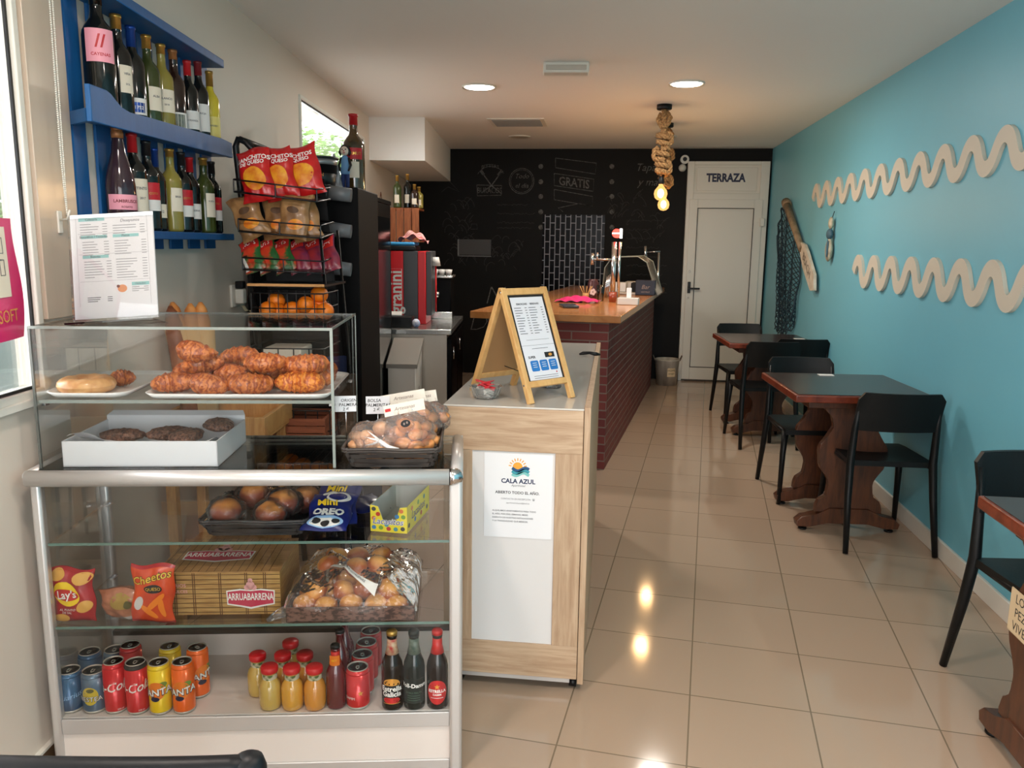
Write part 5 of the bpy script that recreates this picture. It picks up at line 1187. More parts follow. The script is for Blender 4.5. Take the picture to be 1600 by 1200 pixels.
def bottle(name, label, cat, loc, rot, H, r, glass, cap, caplen, lab, group, champ=False):
    o = thing(name, label, cat, loc, rot, group)
    if champ: P = [(r*.8, 0), (r, .01), (r, H*.42), (r*.93, H*.50), (r*.72, H*.62), (r*.48, H*.74), (r*.38, H*.86), (r*.36, H*.93)]
    else: P = [(r*.85, 0), (r*.98, .004), (r, .01), (r, H*.60), (r*.95, H*.64), (r*.74, H*.69), (r*.46, H*.735), (r*.38, H*.78), (r*.36, H*.96), (r*.42, H*.965), (r*.42, H*.985), (r*.3, H*.99)]
    MB().lathe(P, n=28).build('bottle_glass', glass, o)
    z0 = H-caplen
    if champ: MB().lathe([(r*.40, z0), (r*.42, H*.93), (r*.36, H*.94), (r*.40, H*.955), (r*.42, H*.985), (r*.30, H), (0, H)], n=20).build('cap', cap, o)
    else: MB().lathe([(r*.40, z0), (r*.385, H*.96), (r*.45, H*.965), (r*.44, H*.995), (0, H)], n=20).build('cap', cap, o)
    b = MB()
    for (m_, z1, z2, half, tx) in lab:
        if m_: b.m(m_).patch(-half, z1, half, z2, wrap(r, 0, 0, .0006), 12, 1)
        for (t_, sz, zz, m2) in tx: b.m(m2).text(t_, sz, wrap(r, zz, 0, .0014), bold=.02)
    if lab: b.build('paper_label', parent=o, fixn=False)
    return o
ink = M_gry2
def row(z, items, grp, base):
    for (s, o_, H, r, g, c, cl, lab, rot, txt, ch) in items:
        bottle('wine_bottle', txt, 'wine bottle', LW(s, o_, z), TH+R(rot), H, r, g, c, cl, lab, grp, ch)
row(1.8025, [
 (2.275, .058, .365, .043, G_dark, G_dark, .06, [(L_pink, .145, .235, .042, (('CAYENAS', .012, .165, C_red),)), (None, 0, 0, 0, (('//', .05, .20, C_red),))], 34, 'biggest dark wine bottle with a pink label at the left end of the upper row', False),
 (2.40, .052, .315, .038, G_dark, C_gold, .045, [(L_cream, .085, .165, .022, (('VIÑA', .009, .14, ink), ('SOL', .008, .11, ink)))], 62, 'dark wine bottle with a gold cap and narrow cream label, second in the upper row', False),
 (2.49, .052, .305, .036, G_dark, C_blue, .065, [(L_white, .035, .085, .030, ()), (C_blue, .042, .072, .020, (('1752', .014, .056, L_white),))], 44, 'dark wine bottle with a blue foil neck and small blue label in the upper row', False),
 (2.60, .050, .305, .037, G_green, C_gold, .045, [(L_cream, .065, .14, .024, (('ALBA', .010, .11, ink),))], 60, 'olive green wine bottle with a gold cap in the upper row', False),
 (2.705, .050, .302, .036, G_pale, C_gold, .035, [(L_cream, .075, .15, .034, (('BLANCO', .010, .12, ink), ('2018', .008, .10, ink)))], 40, 'pale wine bottle with a wide cream label in the upper row', False),
 (2.80, .050, .305, .036, G_choc, C_cork, .035, [(L_white, .03, .09, .034, ()), (L_pic, .036, .084, .022, ())], 42, 'dark bottle with a copper cap and a picture label in the upper row', False),
 (2.92, .050, .295, .034, G_dark, C_red, .055, [(L_white, .05, .115, .034, (('CRIANZA', .009, .08, ink),))], 44, 'wine bottle with a bright red cap and white label in the upper row', False),
 (3.02, .050, .315, .035, G_dark, C_dred, .055, [(L_white, .055, .155, .034, (('RIOJA', .009, .12, ink),))], 40, 'wine bottle with a dark red cap and tall white label in the upper row', False),
 (3.125, .052, .300, .034, G_yel, C_gold, .06, [(L_yl, .05, .125, .034, (('VERDEJO', .008, .09, ink),))], 36, 'yellow white-wine bottle at the right end of the upper row', False)], 'wine bottles on the upper blue shelf', 0)
row(1.4785, [
 (2.345, .060, .312, .043, G_rose, C_cork, .04, [(L_pink, .06, .105, .055, (('LAMBRUSCO', .013, .085, C_dred), ('ROSATO', .008, .068, C_dred)))], 46, 'big sparkling wine bottle with a slanting pink label, left end of the lower row', True),
 (2.445, .055, .300, .038, G_dark, C_red, .06, [(L_cream, .06, .16, .034, (('TINTO', .012, .13, ink), ('2017', .010, .10, ink)))], 60, 'wine bottle with a red cap and tall cream label in the lower row', False),
 (2.54, .055, .290, .036, G_dark, C_blk, .05, [(L_red, .10, .155, .034, (('EL COTO', .010, .12, C_gold),)), (L_white, .065, .10, .034, ())], 40, 'black-capped bottle with a red and white label, left of the blue-necked one below', False),
 (2.615, .045, .275, .034, G_dark, C_blue, .065, [(L_cream, .045, .09, .026, (('1752', .012, .065, ink),))], 44, 'bottle with a blue foil neck in the lower row', False),
 (2.715, .055, .285, .036, G_pale, C_gold, .03, [(L_cream, .07, .15, .024, (('BRISA', .009, .12, ink),))], 60, 'pale yellow wine bottle in the middle of the lower row', False),
 (2.82, .05, .285, .035, G_dark, C_blk, .05, [(L_red, .095, .15, .034, (('EL COTO', .010, .12, C_gold),)), (L_white, .055, .095, .034, ())], 40, 'black-capped bottle with a red and white label, right of the pale lower one', False),
 (2.905, .045, .275, .034, G_dark, C_red, .055, [(L_white, .05, .105, .034, (('RESERVA', .009, .08, ink),))], 46, 'bottle with a bright red cap and low grey-white label in the lower row', False),
 (3.01, .055, .285, .038, G_green, C_gold, .03, [(L_cream, .06, .15, .022, (('RUEDA', .008, .12, ink),))], 62, 'olive green bottle with a gold cap in the lower row', False),
 (3.105, .050, .280, .034, G_dark, C_blk, .05, [(L_red, .09, .14, .034, (('COTO', .010, .115, C_gold),)), (L_white, .05, .09, .034, ())], 40, 'black-capped bottle with a red and white label at the right end of the lower row', False)], 'wine bottles on the lower blue shelf', 0)
# roller blind chain and its hook
b = MB(); _t = atl(83, 2, .06); _e = atl(105, 335, .06)
for k in (0, 1):
    for i in range(121):
        f_ = i/120; b.ball((.06, _t[0]+(_e[0]-_t[0])*f_-(.014 if k else 0)*(1-f_**6), _t[1]+.12+(_e[1]-_t[1]-.12)*f_), .0026, 6, 4)
    b.tube([(.06, _t[0]-(.014 if k else 0), _t[1]+.12), (.06, _t[0]+(_e[0]-_t[0])*.9-(.007 if k else 0), _t[1]+.12+(_e[1]-_t[1]-.12)*.9), (.06, _e[0], _e[1])], .0010, 4)
o = b.build('blind_chain', M_pvc, fixn=False); L_(o); tag(o, 'white beaded blind chain hanging beside the big left window', 'blind chain')
o = MB().tube([(.018, _e[0]+.03, _e[1]-.015), (.05, _e[0]+.015, _e[1]-.012), (.062, _e[0], _e[1]-.006), (.068, _e[0], _e[1]+.012)], .003, 6).box((.018, _e[0]+.02, _e[1]-.05), (.024, _e[0]+.04, _e[1]+.01), .002).build('chain_hook', M_pvc); L_(o); tag(o, 'small white hook holding the blind chain', 'hook')
# pink bag hung in the window
M_mag = mat('magenta_card', rgb(216, 26, 104), .35, coat=.3)
t = thing('carrier_bag', 'magenta bag with a cream printed panel hanging in the big window', 'bag', LW(1.755, .06, 1.215), TH)
z_ = 0
b = MB().m(M_mag)
b.grid(lambda u, v: (.02+.03*math.sin(PI*u)*(1-v*.5), -.34+.36*u+.012*math.sin(v*5), .0+.28*v), 14, 10).grid(lambda u, v: (.0-.02*math.sin(PI*u), -.34+.36*u+.012*math.sin(v*5), .0+.28*v), 14, 10).build('bag_body', parent=t, fixn=False)
S_ = lambda y, z: (.0235+.03*math.sin(PI*max(0, min(1, (y+.34)/.36)))*(1-z/.28*.5), y, z)
b = MB().m(L_cream).patch(-.30, .10, -.035, .26, S_, 8, 2).m(ink)
for k in range(6): b.stroke([(-.075-.04*k, .235), (-.055-.04*k, .235), (-.055-.04*k, .20), (-.075-.04*k, .20), (-.075-.04*k, .235)], .003, lambda y, z: (lambda p: (p[0]+.001, p[1], p[2]))(S_(y, z))); b.stroke([(-.075-.04*k, .185), (-.055-.04*k, .185), (-.055-.04*k, .15), (-.075-.04*k, .15), (-.075-.04*k, .185)], .003, lambda y, z: (lambda p: (p[0]+.001, p[1], p[2]))(S_(y, z)))
b.m(mat('gold_print')).text('PANNA SOFT', .042, lambda x, z: (lambda p: (p[0]+.001, p[1], p[2]))(S_(-.14+x, .055+z)), bold=.0)
b.build('printed_panel', parent=t, fixn=False)
for y in (-.28, -.04): MB().tube([(.0, y, .27), (-.005, y, .62)], .002, 5).build('cord', M_pvc, t)

# ================================================================== snack rack, oranges, crate and bread
SR = 3.0
def RK(x, y, s=SR): o_, z_ = atw(x, y, s); return o_, z_
rk = thing('snack_rack', 'black wire snack rack with sloping tiers against the left wall', 'rack', LW(SR, .0, 0), TH)
xl0, zl0 = RK(367, 216); xl1, zl1 = RK(398, 490); xr0, zr0 = RK(505, 300)
def lean(z, side=0):  # x of the left upright at height z
    return xl1+(xl0-xl1)*(z-zl1)/(zl0-zl1)
W_ = .31
b = MB()
for y in (.0, .30):
    b.tube([(lean(.02)+.0, y, .02), (lean(zl0-.03), y, zl0-.03), (lean(zl0)+.012, y, zl0-.004), (lean(zl0)+.04, y, zl0-.012), (lean(zl0)+.085, y, zl0-.06)], .013, 10)
    b.tube([(lean(.02)+W_-.02, y, .02), (lean(1.5)+W_-.02, y, 1.50)], .006, 8)
b.tube([(lean(zl0)+.02, .0, zl0-.004), (lean(zl0)+.02, .30, zl0-.004)], .012, 10); b.build('frame', M_blk, rk)
b = MB(); b.quad((lean(.55)+.01, .16, .55), (lean(.55)+W_-.01, .16, .55), (lean(1.74)+W_-.02, .16, 1.70), (lean(1.78)+.01, .16, 1.78)).quad((lean(.55)+.01, .165, .55), (lean(.55)+W_-.01, .165, .55), (lean(1.74)+W_-.02, .165, 1.70), (lean(1.78)+.01, .165, 1.78)).build('back_panel', M_blk, rk)
M_wire = mat('black_wire', rgb(20, 20, 22), .35)
def tier(zl, tilt, h, name='tier'):
    b = MB(); x0 = lean(zl)+.005; tl = math.tan(tilt); y0 = -.09; y1 = .12
    for z in (0, h):
        b.tube([(x0, y0, zl+z), (x0+W_, y0, zl+z-tl*W_), (x0+W_, y1, zl+z-tl*W_+.02), (x0, y1, zl+z+.02)], .0032, 6, closed=True)
    for i in range(7): b.cyl((x0+W_*i/6, y0, zl-tl*W_*i/6), (x0+W_*i/6, y1, zl+.02-tl*W_*i/6), .002, n=5, caps=False)
    for i in (0, 3, 6): b.cyl((x0+W_*i/6, y0, zl-tl*W_*i/6), (x0+W_*i/6, y0, zl+h-tl*W_*i/6), .0028, n=5, caps=False)
    b.quad((x0, y0+.01, zl+.004), (x0+W_, y0+.01, zl+.004-tl*W_), (x0+W_, y1, zl+.02-tl*W_), (x0, y1, zl+.02))
    b.build(name, M_wire, rk, fixn=False)
zt1 = RK(380, 300)[1]-.005; zt2 = RK(385, 362)[1]; zt3 = RK(392, 420)[1]
tier(zt1, R(6), .045); tier(zt2, R(4), .045); tier(zt3, R(2), .045)
M_foil2 = mat('scarlet_foil', rgb(206, 32, 30), .28, coat=.3, col2=rgb(176, 18, 24), vscale=20); M_cheese = mat('golden_snack_print', rgb(244, 180, 40), .4, col2=rgb(216, 110, 24), vscale=24)
M_kraft = mat('kraft_foil', rgb(176, 132, 84), .4, coat=.2, col2=rgb(120, 82, 46), vscale=16)
def d_red(b, S, w, h):
    b.m(M_cheese).disc(.0, h*.40, w*.34, h*.22, S, 20, 3); b.m(M_wt).text('GANCHITOS', .023, lambda x, z: S(x, h*.78+z), bold=.03).text('DE QUESO', .020, lambda x, z: S(x, h*.69+z), bold=.03)
for i, (px, py, an, tx) in enumerate(((415, 316, -12, 'leftmost of the three on the top tier'), (446, 312, -13, 'middle of the three on the top tier'), (479, 307, -16, 'rightmost of the three on the top tier, catching the light'))):
    o_, z_ = RK(px, py); chipbag('crisp_packet', 'red and yellow crisp packet, ' + tx, 'crisps', LW(SR-.06+.04*i, o_, z_+.0), (R(-14), R(an), TH), .128 if i < 2 else .155, .205, .06, 31+i, M_foil2, d_red, group='red crisp packets on the top tier of the rack')
def d_kr(b, S, w, h): b.m(mat('dark_sepia_print', rgb(84, 56, 32), .5)).disc(.0, h*.62, w*.20, h*.08, S).m(M_cheese).disc(.01, h*.30, w*.26, h*.12, S)
for i, (px, py, an, tx) in enumerate(((408, 372, -24, 'leftmost on the second tier'), (436, 374, -4, 'second on the second tier'), (462, 374, 5, 'third on the second tier'), (484, 376, -14, 'rightmost on the second tier'))):
    o_, z_ = RK(px, py); chipbag('snack_packet', 'brown paper-like snack packet, ' + tx, 'snacks', LW(SR-.05+.05*(i % 2), o_, z_), (R(-12), R(an), TH), .118, .175, .05, 41+i, M_kraft, d_kr, group='brown snack packets on the second tier of the rack')
M_grp = mat('green_red_packet', rgb(40, 92, 46), .35, coat=.3, col2=rgb(196, 60, 34), vscale=15, lo=.42, hi=.5); M_rdp = mat('crimson_packet', rgb(196, 40, 34), .35, coat=.3); M_prp = mat('plum_packet', rgb(92, 36, 72), .35, coat=.3, col2=rgb(150, 40, 44), vscale=18)
def d_gr(b, S, w, h): b.m(M_rdp).patch(-w*.46, h*.66, w*.46, h*.96, S, 8, 2).m(M_wt).text('NUTS', .022, lambda x, z: S(x, h*.78+z)).patch(-w*.46, h*.05, -w*.28, h*.5, S, 2, 4)
wh_ = ['leftmost', 'second from the left', 'third from the left', 'fourth from the left', 'fifth from the left', 'rightmost']
for i in range(6):
    o_, z_ = RK(408+22*i, 424); chipbag('sweets_packet', ('green and red' if i < 3 else 'plum and red')+' nut packet, '+wh_[i]+' on the third tier of the rack', 'snacks', LW(SR-.06+.015*i, o_, z_), (R(-28), R(-22), TH), .085, .150, .03, 51+i, M_grp if i < 3 else M_prp, d_gr, group='small packets on the third tier of the rack')
# gold lipped shelf and the wire basket of oranges
xa, za = RK(402, 442); xb, zb = RK(518, 442)
MB().m(mat('gold_shelf_lip', rgb(176, 130, 78), .35, .5)).box((xa, -.12, za-.006), (xb, -.11, za+.004)).m(M_blk).box((xa, -.11, za-.008), (xb, .25, za)).build('shelf', parent=rk, label='black shelf with a golden front lip')
xa, za = RK(410, 500); xb, _ = RK(518, 500); _, zc = RK(410, 455)
b = MB()
for z in (za, (za+zc)/2, zc): b.tube([(xa, -.12, z), (xb, -.12, z), (xb, .12, z), (xa, .12, z)], .0028, 5, closed=True)
for i in range(9):
    x = xa+(xb-xa)*i/8
    for y in (-.12, .12): b.cyl((x, y, za), (x, y, zc), .002, n=5, caps=False)
    b.cyl((x, -.12, za), (x, .12, za), .002, n=5, caps=False)
b.build('orange_basket', M_wire, rk, fixn=False)
M_orng = mat('orange_peel', rgb(240, 132, 24), .4, bump=.15, bscale=240, col2=rgb(226, 104, 16), vscale=8)
on = []
for i, (px, py, s_) in enumerate(((419, 484, -.075), (434, 486, -.045), (432, 470, -.02), (457, 484, -.06), (466, 488, -.02), (478, 476, -.065), (490, 486, -.045), (498, 476, -.01), (499, 460, -.03), (508, 486, -.07), (447, 488, .04))):
    o_, z_ = RK(px, py, SR+s_); o = MB().ball((0, 0, 0), .034, 18, 12, (1, 1, .96)).build('orange', M_orng, loc=LW(SR+s_, o_, max(z_, za+.038)))
    tag(o, ['at the left end of the wire basket', 'front, second from the left', 'on top at the left', 'front middle', 'low in the middle, behind the front one', 'right of the middle, raised', 'front right', 'second layer, right', 'topmost one at the right', 'at the right end of the wire basket', 'at the back of the basket'][i] and 'orange '+['at the left end of the wire basket', 'in the wire basket, front, second from the left', 'on top at the left of the wire basket', 'in the front middle of the wire basket', 'low in the middle of the wire basket', 'right of the middle of the wire basket, raised', 'at the front right of the wire basket', 'in the second layer at the right of the wire basket', 'topmost one, right side of the wire basket', 'at the right end of the wire basket', 'at the back of the wire basket'][i], 'orange', 'oranges in the wire basket')
# lower wire cage of the rack with a pale box, and the reddish crate in the bottom basket
xa, za = RK(405, 600); xb, _ = RK(520, 600); _, zc = RK(405, 538)
b = MB()
for i in range(6):
    x = xa+(xb-xa)*i/5; b.cyl((x, -.12, za), (x, -.12, zc), .0026, n=5, caps=False)
for z in (za, za+.06, zc): b.tube([(xa, -.12, z), (xb, -.12, z), (xb, .14, z), (xa, .14, z)], .0028, 5, closed=True)
b.build('wire_basket', M_wire, rk, fixn=False)
MB().box((xa, -.11, za-.012), (xb, .22, za)).build('shelf', M_blk, rk)
o1, z1 = RK(411, 592, SR-.06); o2, z2 = RK(470, 545, SR-.06)
o = MB().box((o1, -.05, za+.001), (o2, .12, z2), .006).build('paper_packet', mat('off_white_pack', rgb(216, 208, 192), .6, bump=.2)); o.location = LW(SR-.01, 0, 0); o.rotation_euler = (0, 0, TH); tag(o, 'off-white paper packet in the lower wire basket of the rack', 'packet')
MB()
b = MB(); b.grid(lambda u, v: (o2+.01+.13*u, -.02+.03*math.sin(u*9), za+.002+.03+.09*v*(1-.5*abs(u-.5))+.01*math.sin(u*12+v*5)), 12, 8); b.grid(lambda u, v: (o2+.01+.13*u, .10+.03*math.sin(u*9), za+.002+.10*v), 8, 4)
o = b.build('blue_cloth', mat('navy_cloth', rgb(24, 40, 78), .8, bump=.3), fixn=False); o.location = LW(SR, 0, 0); o.rotation_euler = (0, 0, TH); tag(o, 'navy blue cloth bundled in the lower wire basket of the rack', 'cloth')
b = MB(); b.grid(lambda u, v: (o2+.02+.12*u, -.06+.1*v, za+.006+.02*math.sin(u*9)**2+.014*math.sin(v*8+u*3)), 14, 8)
o = b.build('paper_napkins', M_pap, fixn=False); o.location = LW(SR, 0, 0); o.rotation_euler = (0, 0, TH); tag(o, 'crumpled white paper in front of the navy cloth', 'paper')
xa, za = RK(430, 680, SR-.05); xb, _ = RK(522, 680, SR-.05); _, zc = RK(430, 636, SR-.05)
M_redcr = woodmat('reddish_crate_wood', rgb(150, 84, 54), rgb(112, 58, 36), .6, (2, 2, 16))
t = thing('crate', 'small reddish wooden crate in the bottom basket of the rack', 'crate', LW(SR-.05, 0, 0), TH)
for k in range(3): MB().box((xa+.01, -.10, za+.004+k*.030), (xb-.01, -.092, za+.030+k*.030), .001).box((xa+.01, .10, za+.004+k*.030), (xb-.01, .108, za+.030+k*.030), .001).build('slat', M_redcr, t)
for x in (xa+.01, xb-.022): MB().box((x, -.092, za+.004), (x+.012, .10, za+.09)).build('end_panel', M_redcr, t)
b = MB()
for z in (za, za+.035, zc): b.tube([(xa, -.062-.05, z), (xb, -.112, z), (xb, .12, z), (xa, .12, z)], .0026, 5, closed=True)
for i in range(6): x = xa+(xb-xa)*i/5; b.cyl((x, -.112, za), (x, -.112, zc), .0024, n=5, caps=False)
b.build('bottom_basket', M_wire, rk, fixn=False)
MB().box((xa-.06, -.13, za-.10), (xb+.02, .25, za-.004), .004).build('base_tray', M_blk, rk)
for x in (xa-.03, xb): MB().box((x-.01, .05, 0), (x+.01, .09, za-.09)).build('leg', M_blk, rk)
# wooden stand with a shallow tray holding the bread
M_pine = woodmat('pine_boards', rgb(206, 158, 98), rgb(176, 122, 66), .5, (16, 2, 2))
q0 = atz(236, 636, .845); q1 = atz(436, 638, .845)
def toW(p): v = p-LWO; return (v.dot(LWN), v.dot(LWD))
(a0, s0), (a1, s1) = toW(q0), toW(q1)
t = thing('bread_crate', 'pine crate on legs behind the glass box, holding baguettes', 'crate', LW(2.58, 0, 0), TH)
x0, x1 = max(.02, a0), a1
MB().box((x0, .30, .775), (x1, .315, .845), .002).build('board', M_pine, t); MB().box((x0, -.02, .775), (x1, -.005, .845), .002).build('board', M_pine, t)
MB().box((x1-.015, -.005, .775), (x1, .30, .845), .002).build('board', M_pine, t); MB().box((x0, -.005, .775), (x0+.015, .30, .845), .002).build('board', M_pine, t)
MB().box((x0, 0, .765), (x1, .30, .775)).build('bottom', M_pine, t)
for x in (x0+.01, x1-.05):
    for y in (.0, .26): MB().box((x, y, 0), (x+.035, y+.035, .765), .002).build('leg', M_pine, t)
MB().box((x0+.02, .0, .30), (x1-.02, .30, .32)).build('lower_shelf', M_pine, t)
M_bag = mat('golden_crust', rgb(214, 150, 82), .55, col2=rgb(182, 108, 50), vscale=18, bump=.3, bscale=60); M_kb = mat('kraft_paper', rgb(200, 164, 116), .7, bump=.15, bscale=50, vary=.1); M_crd = mat('dark_crust', rgb(150, 92, 56), .55, col2=rgb(116, 62, 36), vscale=18, bump=.3)
for i, (tx_, ty_, bx_, mt_, lb) in enumerate(((258, 478, 252, M_crd, 'dark-crusted baguette leaning leftmost, mostly hidden'), (268, 472, 290, M_bag, 'baguette in a paper bag, second from the left'), (297, 474, 300, M_bag, 'baguette in a paper bag, third from the left'), (313, 472, 322, M_bag, 'floury baguette leaning at the right of the four'))):
    ss = 2.60+.02*i; o0, z0 = atw(tx_, ty_, ss+.06); ob, _ = atw(bx_+0, 600, ss)
    t2 = thing('baguette', lb + ', behind the glass box', 'bread', LW(ss, max(ob, .14), .778), TH, 'baguettes in the pine crate')
    dx = max(o0, .05)-max(ob, .14); Hh = z0-.778; ax = [(dx*k, .06*k, Hh*k) for k in (0, .08, .3, .6, .85, .95, 1)]
    MB().tube([Vector(p) for p in ax], [.012, .028, .033, .034, .030, .020, .006], 14).build('loaf', mt_, t2)
    if mt_ is M_bag: MB().tube([Vector((dx*k, .06*k, Hh*k)) for k in (0, .03, .4, .80)], [.02, .040, .043, .044], 10).build('paper_bag', M_kb, t2, label='brown paper sleeve')
# black things behind: cabinet with grey rolls, fridge, bucket, bottle, doll
def spx(x, y, s): return atw(x, y, s)
t = thing('black_cabinet', 'black cabinet with three grey cylinders between the snack rack and the tall fridge', 'cabinet', LW(3.55, 0, 0), TH)
zc_ = spx(500, 292, 3.55)[1]
MB().box((.02, .0, 0), (.54, .50, zc_), .006).build('body', mat('matt_black', rgb(9, 9, 10), .6, spec=.12), t)
for i, (px, py) in enumerate(((512, 300), (512, 357), (512, 417))):
    o_, z_ = spx(px, py, 3.48)
    MB().m(mat('dark_grey_cap', rgb(40, 41, 43), .4)).cyl((o_-.03, -.05, z_), (o_+.005, -.05, z_-.002), .036, n=20).m(mat('grey_cylinder', rgb(112, 114, 118), .4)).cyl((o_+.005, -.05, z_-.002), (o_+.10, -.045, z_-.012), .034, .030, n=20).build('cylinder', parent=t, label='dark grey cylinder')
M_fr = mat('gloss_black', rgb(6, 6, 7), .5, spec=.08)
t = thing('fridge', 'tall black drinks fridge with a glass door against the left wall', 'fridge', LW(4.18, 0, 0), TH)
MB().box((.01, .0, 0), (.415, .79, 1.70), .006).build('body', M_fr, t)
MB().box((.417, .01, .06), (.455, .78, 1.68), .006).box((.40, .01, 1.68), (.458, .79, 1.705), .003).build('door', M_fr, t); MB().box((.455, .06, .14), (.458, .73, 1.60)).build('door_glass', mat('dark_door_glass', rgb(12, 13, 14), .12, spec=.5), t)
MB().tube([(.47, .05, .8), (.47, .05, 1.3)], .008, 8).build('handle', M_chrome, t)
t = thing('ice_bucket', 'black and silver printed party bucket standing on the black cabinet', 'bucket', LW(3.80, .0, zc_), TH)
o_, _ = spx(497, 300, 3.8); zt_ = spx(497, 246, 3.8)[1]; hb = zt_-zc_
MB().m(mat('bucket_black', rgb(26, 26, 28), .35)).lathe([(.075, .0), (.080, .002), (.092, hb*.72)], (o_, 0, 0), 28).m(mat('bucket_silver', rgb(150, 150, 152), .3, .5)).lathe([(.092, hb*.72), (.098, hb*.93)], (o_, 0, 0), 28).m(mat('bucket_black')).lathe([(.101, hb*.93), (.103, hb), (.096, hb), (.09, hb*.5), (0, hb*.5)], (o_, 0, 0), 28).build('pail', parent=t)
bb = MB().m(mat('gold_print')); fw = wrap(.087, hb*.45, .3, .002)
for i, tx in enumerate(('DON', 'GIN', 'TO')): bb.text(tx, .028, (lambda i: lambda x, y: (lambda p: (p[0]+o_, p[1], p[2]))(fw(x, y+.03-.03*i)))(i))
bb.build('printing', parent=t, fixn=False)
def onfr(px, py, s): o_, _ = spx(px, py, s); return o_
s_ = 4.30; o_ = onfr(554, 300, s_); ht = spx(549, 178, s_)[1]-1.705
bt = bottle('giant_bottle', 'oversized display bottle with a red cap on top of the black fridge', 'bottle', LW(s_, o_, 1.706), TH+R(10), ht, .058, mat('amber_brown_glass', rgb(96, 64, 24), .1, spec=.7, coat=.5, col2=rgb(50, 44, 20), vscale=6), C_red, .06, [(L_red, ht*.43, ht*.57, .05, (('VERMUT', .022, ht*.50, C_gold),)), (L_cream, ht*.2, ht*.4, .03, ())], None)
s_ = 4.225; o_ = onfr(540, 300, s_); k_ = (spx(540, 224, s_)[1]-1.706)/.30
t = thing('clown_doll', 'small figurine in a blue dress and trousers standing before the giant bottle', 'figurine', LW(s_, o_, 1.706), TH)
def sc(pts): return [(x*k_, y*k_, z*k_) for x, y, z in pts]
M_dress = mat('doll_blue_dress', rgb(104, 150, 196), .6); M_jean = mat('doll_navy_trousers', rgb(34, 54, 110), .7); M_skin = mat('doll_pale_face', rgb(222, 206, 190), .5); M_hair = mat('doll_black_hair', rgb(20, 18, 18), .6)
b = MB()
for sx in (-1, 1): b.tube(sc([(sx*.014, 0, .008), (sx*.014, 0, .07), (sx*.012, 0, .135)]), [.011*k_, .012*k_, .015*k_], 10)
b.build('trousers', M_jean, t); b = MB()
for sx in (-1, 1): b.ball(sc([(sx*.015, -.008, .006)])[0], .012*k_, 10, 6, (1, 1.6, .6))
b.build('shoes', M_blk, t)
MB().lathe([(x*k_, z*k_) for x, z in ((.026, .115), (.030, .13), (.024, .18), (.022, .215), (.012, .228))], n=18, sy=.7).build('dress', M_dress, t)
b = MB()
for sx in (-1, 1): b.tube(sc([(sx*.022, 0, .215), (sx*.036, -.004, .17), (sx*.026, -.022, .135)]), [.009*k_, .008*k_, .006*k_], 8)
b.build('sleeves', M_hair, t)
b = MB().m(M_skin).ball((0, -.002*k_, .256*k_), .027*k_, 18, 12, (.95, .9, 1.08)).m(M_ink)
for sx in (-1, 1): b.ball((sx*.010*k_, -.025*k_, .262*k_), .0042*k_, 8, 6)
b.m(M_redp).ball((0, -.0275*k_, .253*k_), .004*k_, 8, 6).ball((0, -.023*k_, .242*k_), .005*k_, 8, 6, (1.5, .6, .5)).build('head', parent=t)
b = MB(); b.ball((0, .008*k_, .262*k_), .030*k_, 18, 12, (1.05, .9, 1.1))
for sx in (-1, 1): b.tube(sc([(sx*.024, .004, .27), (sx*.030, .0, .245), (sx*.026, 0, .225)]), [.008*k_, .009*k_, .004*k_], 8)
b.build('hair', M_hair, t)
s_ = 4.22; o_ = onfr(526, 300, s_); hh = spx(530, 240, s_)[1]-1.706
o = MB().m(mat('striped_fabric', rgb(200, 200, 206), .6, col2=rgb(90, 90, 98), vscale=60, stretch=(1, 1, .3))).lathe([(.055, 0), (.052, .01), (.03, hh*.5), (.004, hh)], n=20).build('striped_cone', loc=LW(s_-.0, o_-.01, 1.706)); tag(o, 'grey striped cone beside the figurine on the fridge', 'ornament')
o = MB()
b = MB(); o_, z_ = atl(0, 0)[0], 0
# plug and timer on the wall by the rack
sx_, zx_ = atl(372, 462, .02); t = thing('wall_socket', 'white wall socket with a black plug and torn tape beside the rack', 'socket', LW(sx_, 0, zx_), TH)
MB().box((0, -.05, -.05), (.012, .05, .05), .004).build('plate', M_pvc, t); MB().box((.012, -.02, -.035), (.05, .025, .03), .006).build('adapter', M_pvc, t); MB().box((.015, -.02, .032), (.05, .02, .065), .004).build('plug', M_blk, t)
b = MB(); b.grid(lambda u, v: (.03+.05*u, -.02+.04*v, -.045-.03*u+.006*math.sin(9*u)), 8, 3).build('tape', mat('masking_tape', rgb(206, 190, 156), .6), t, fixn=False)

# ================================================================== steel counter, dispenser, ice box, coffee machine, wall crate
M_ss = mat('stainless_steel', rgb(186, 178, 166), .35, .55, bump=.03, bscale=90); M_sst = mat('steel_edge', rgb(196, 196, 192), .22, .9)
t = thing('steel_counter', 'stainless steel undercounter fridge with a black front, behind the tall fridge', 'counter', LW(5.03, 0, 0), TH)
MB().box((.02, .0, .08), (.80, 1.0, .865)).build('cabinet', M_ss, t); MB().box((.0, -.01, .865), (.83, 1.02, .90), .004).build('worktop', M_sst, t)
for k in range(2): MB().box((.80, .02+.5*k, .12), (.83, .48+.5*k, .84), .004).build('door', M_fr, t)
for k in range(2):
    MB().tube([(.84, .06+.5*k, .70), (.84, .06+.5*k, .78)], .006, 6).build('handle', M_chrome, t)
for y in (.04, .94): MB().cyl((.75, y, 0), (.75, y, .08), .02).build('foot', M_blk, t)
oA, zA = atw(606, 548, 4.99); oB, _ = atw(650, 548, 4.99)
t = thing('ice_chest', 'white appliance with a sloping dark lid between the tall fridge and steel counter', 'appliance', LW(4.60, 0, 0), TH)
x1 = .645
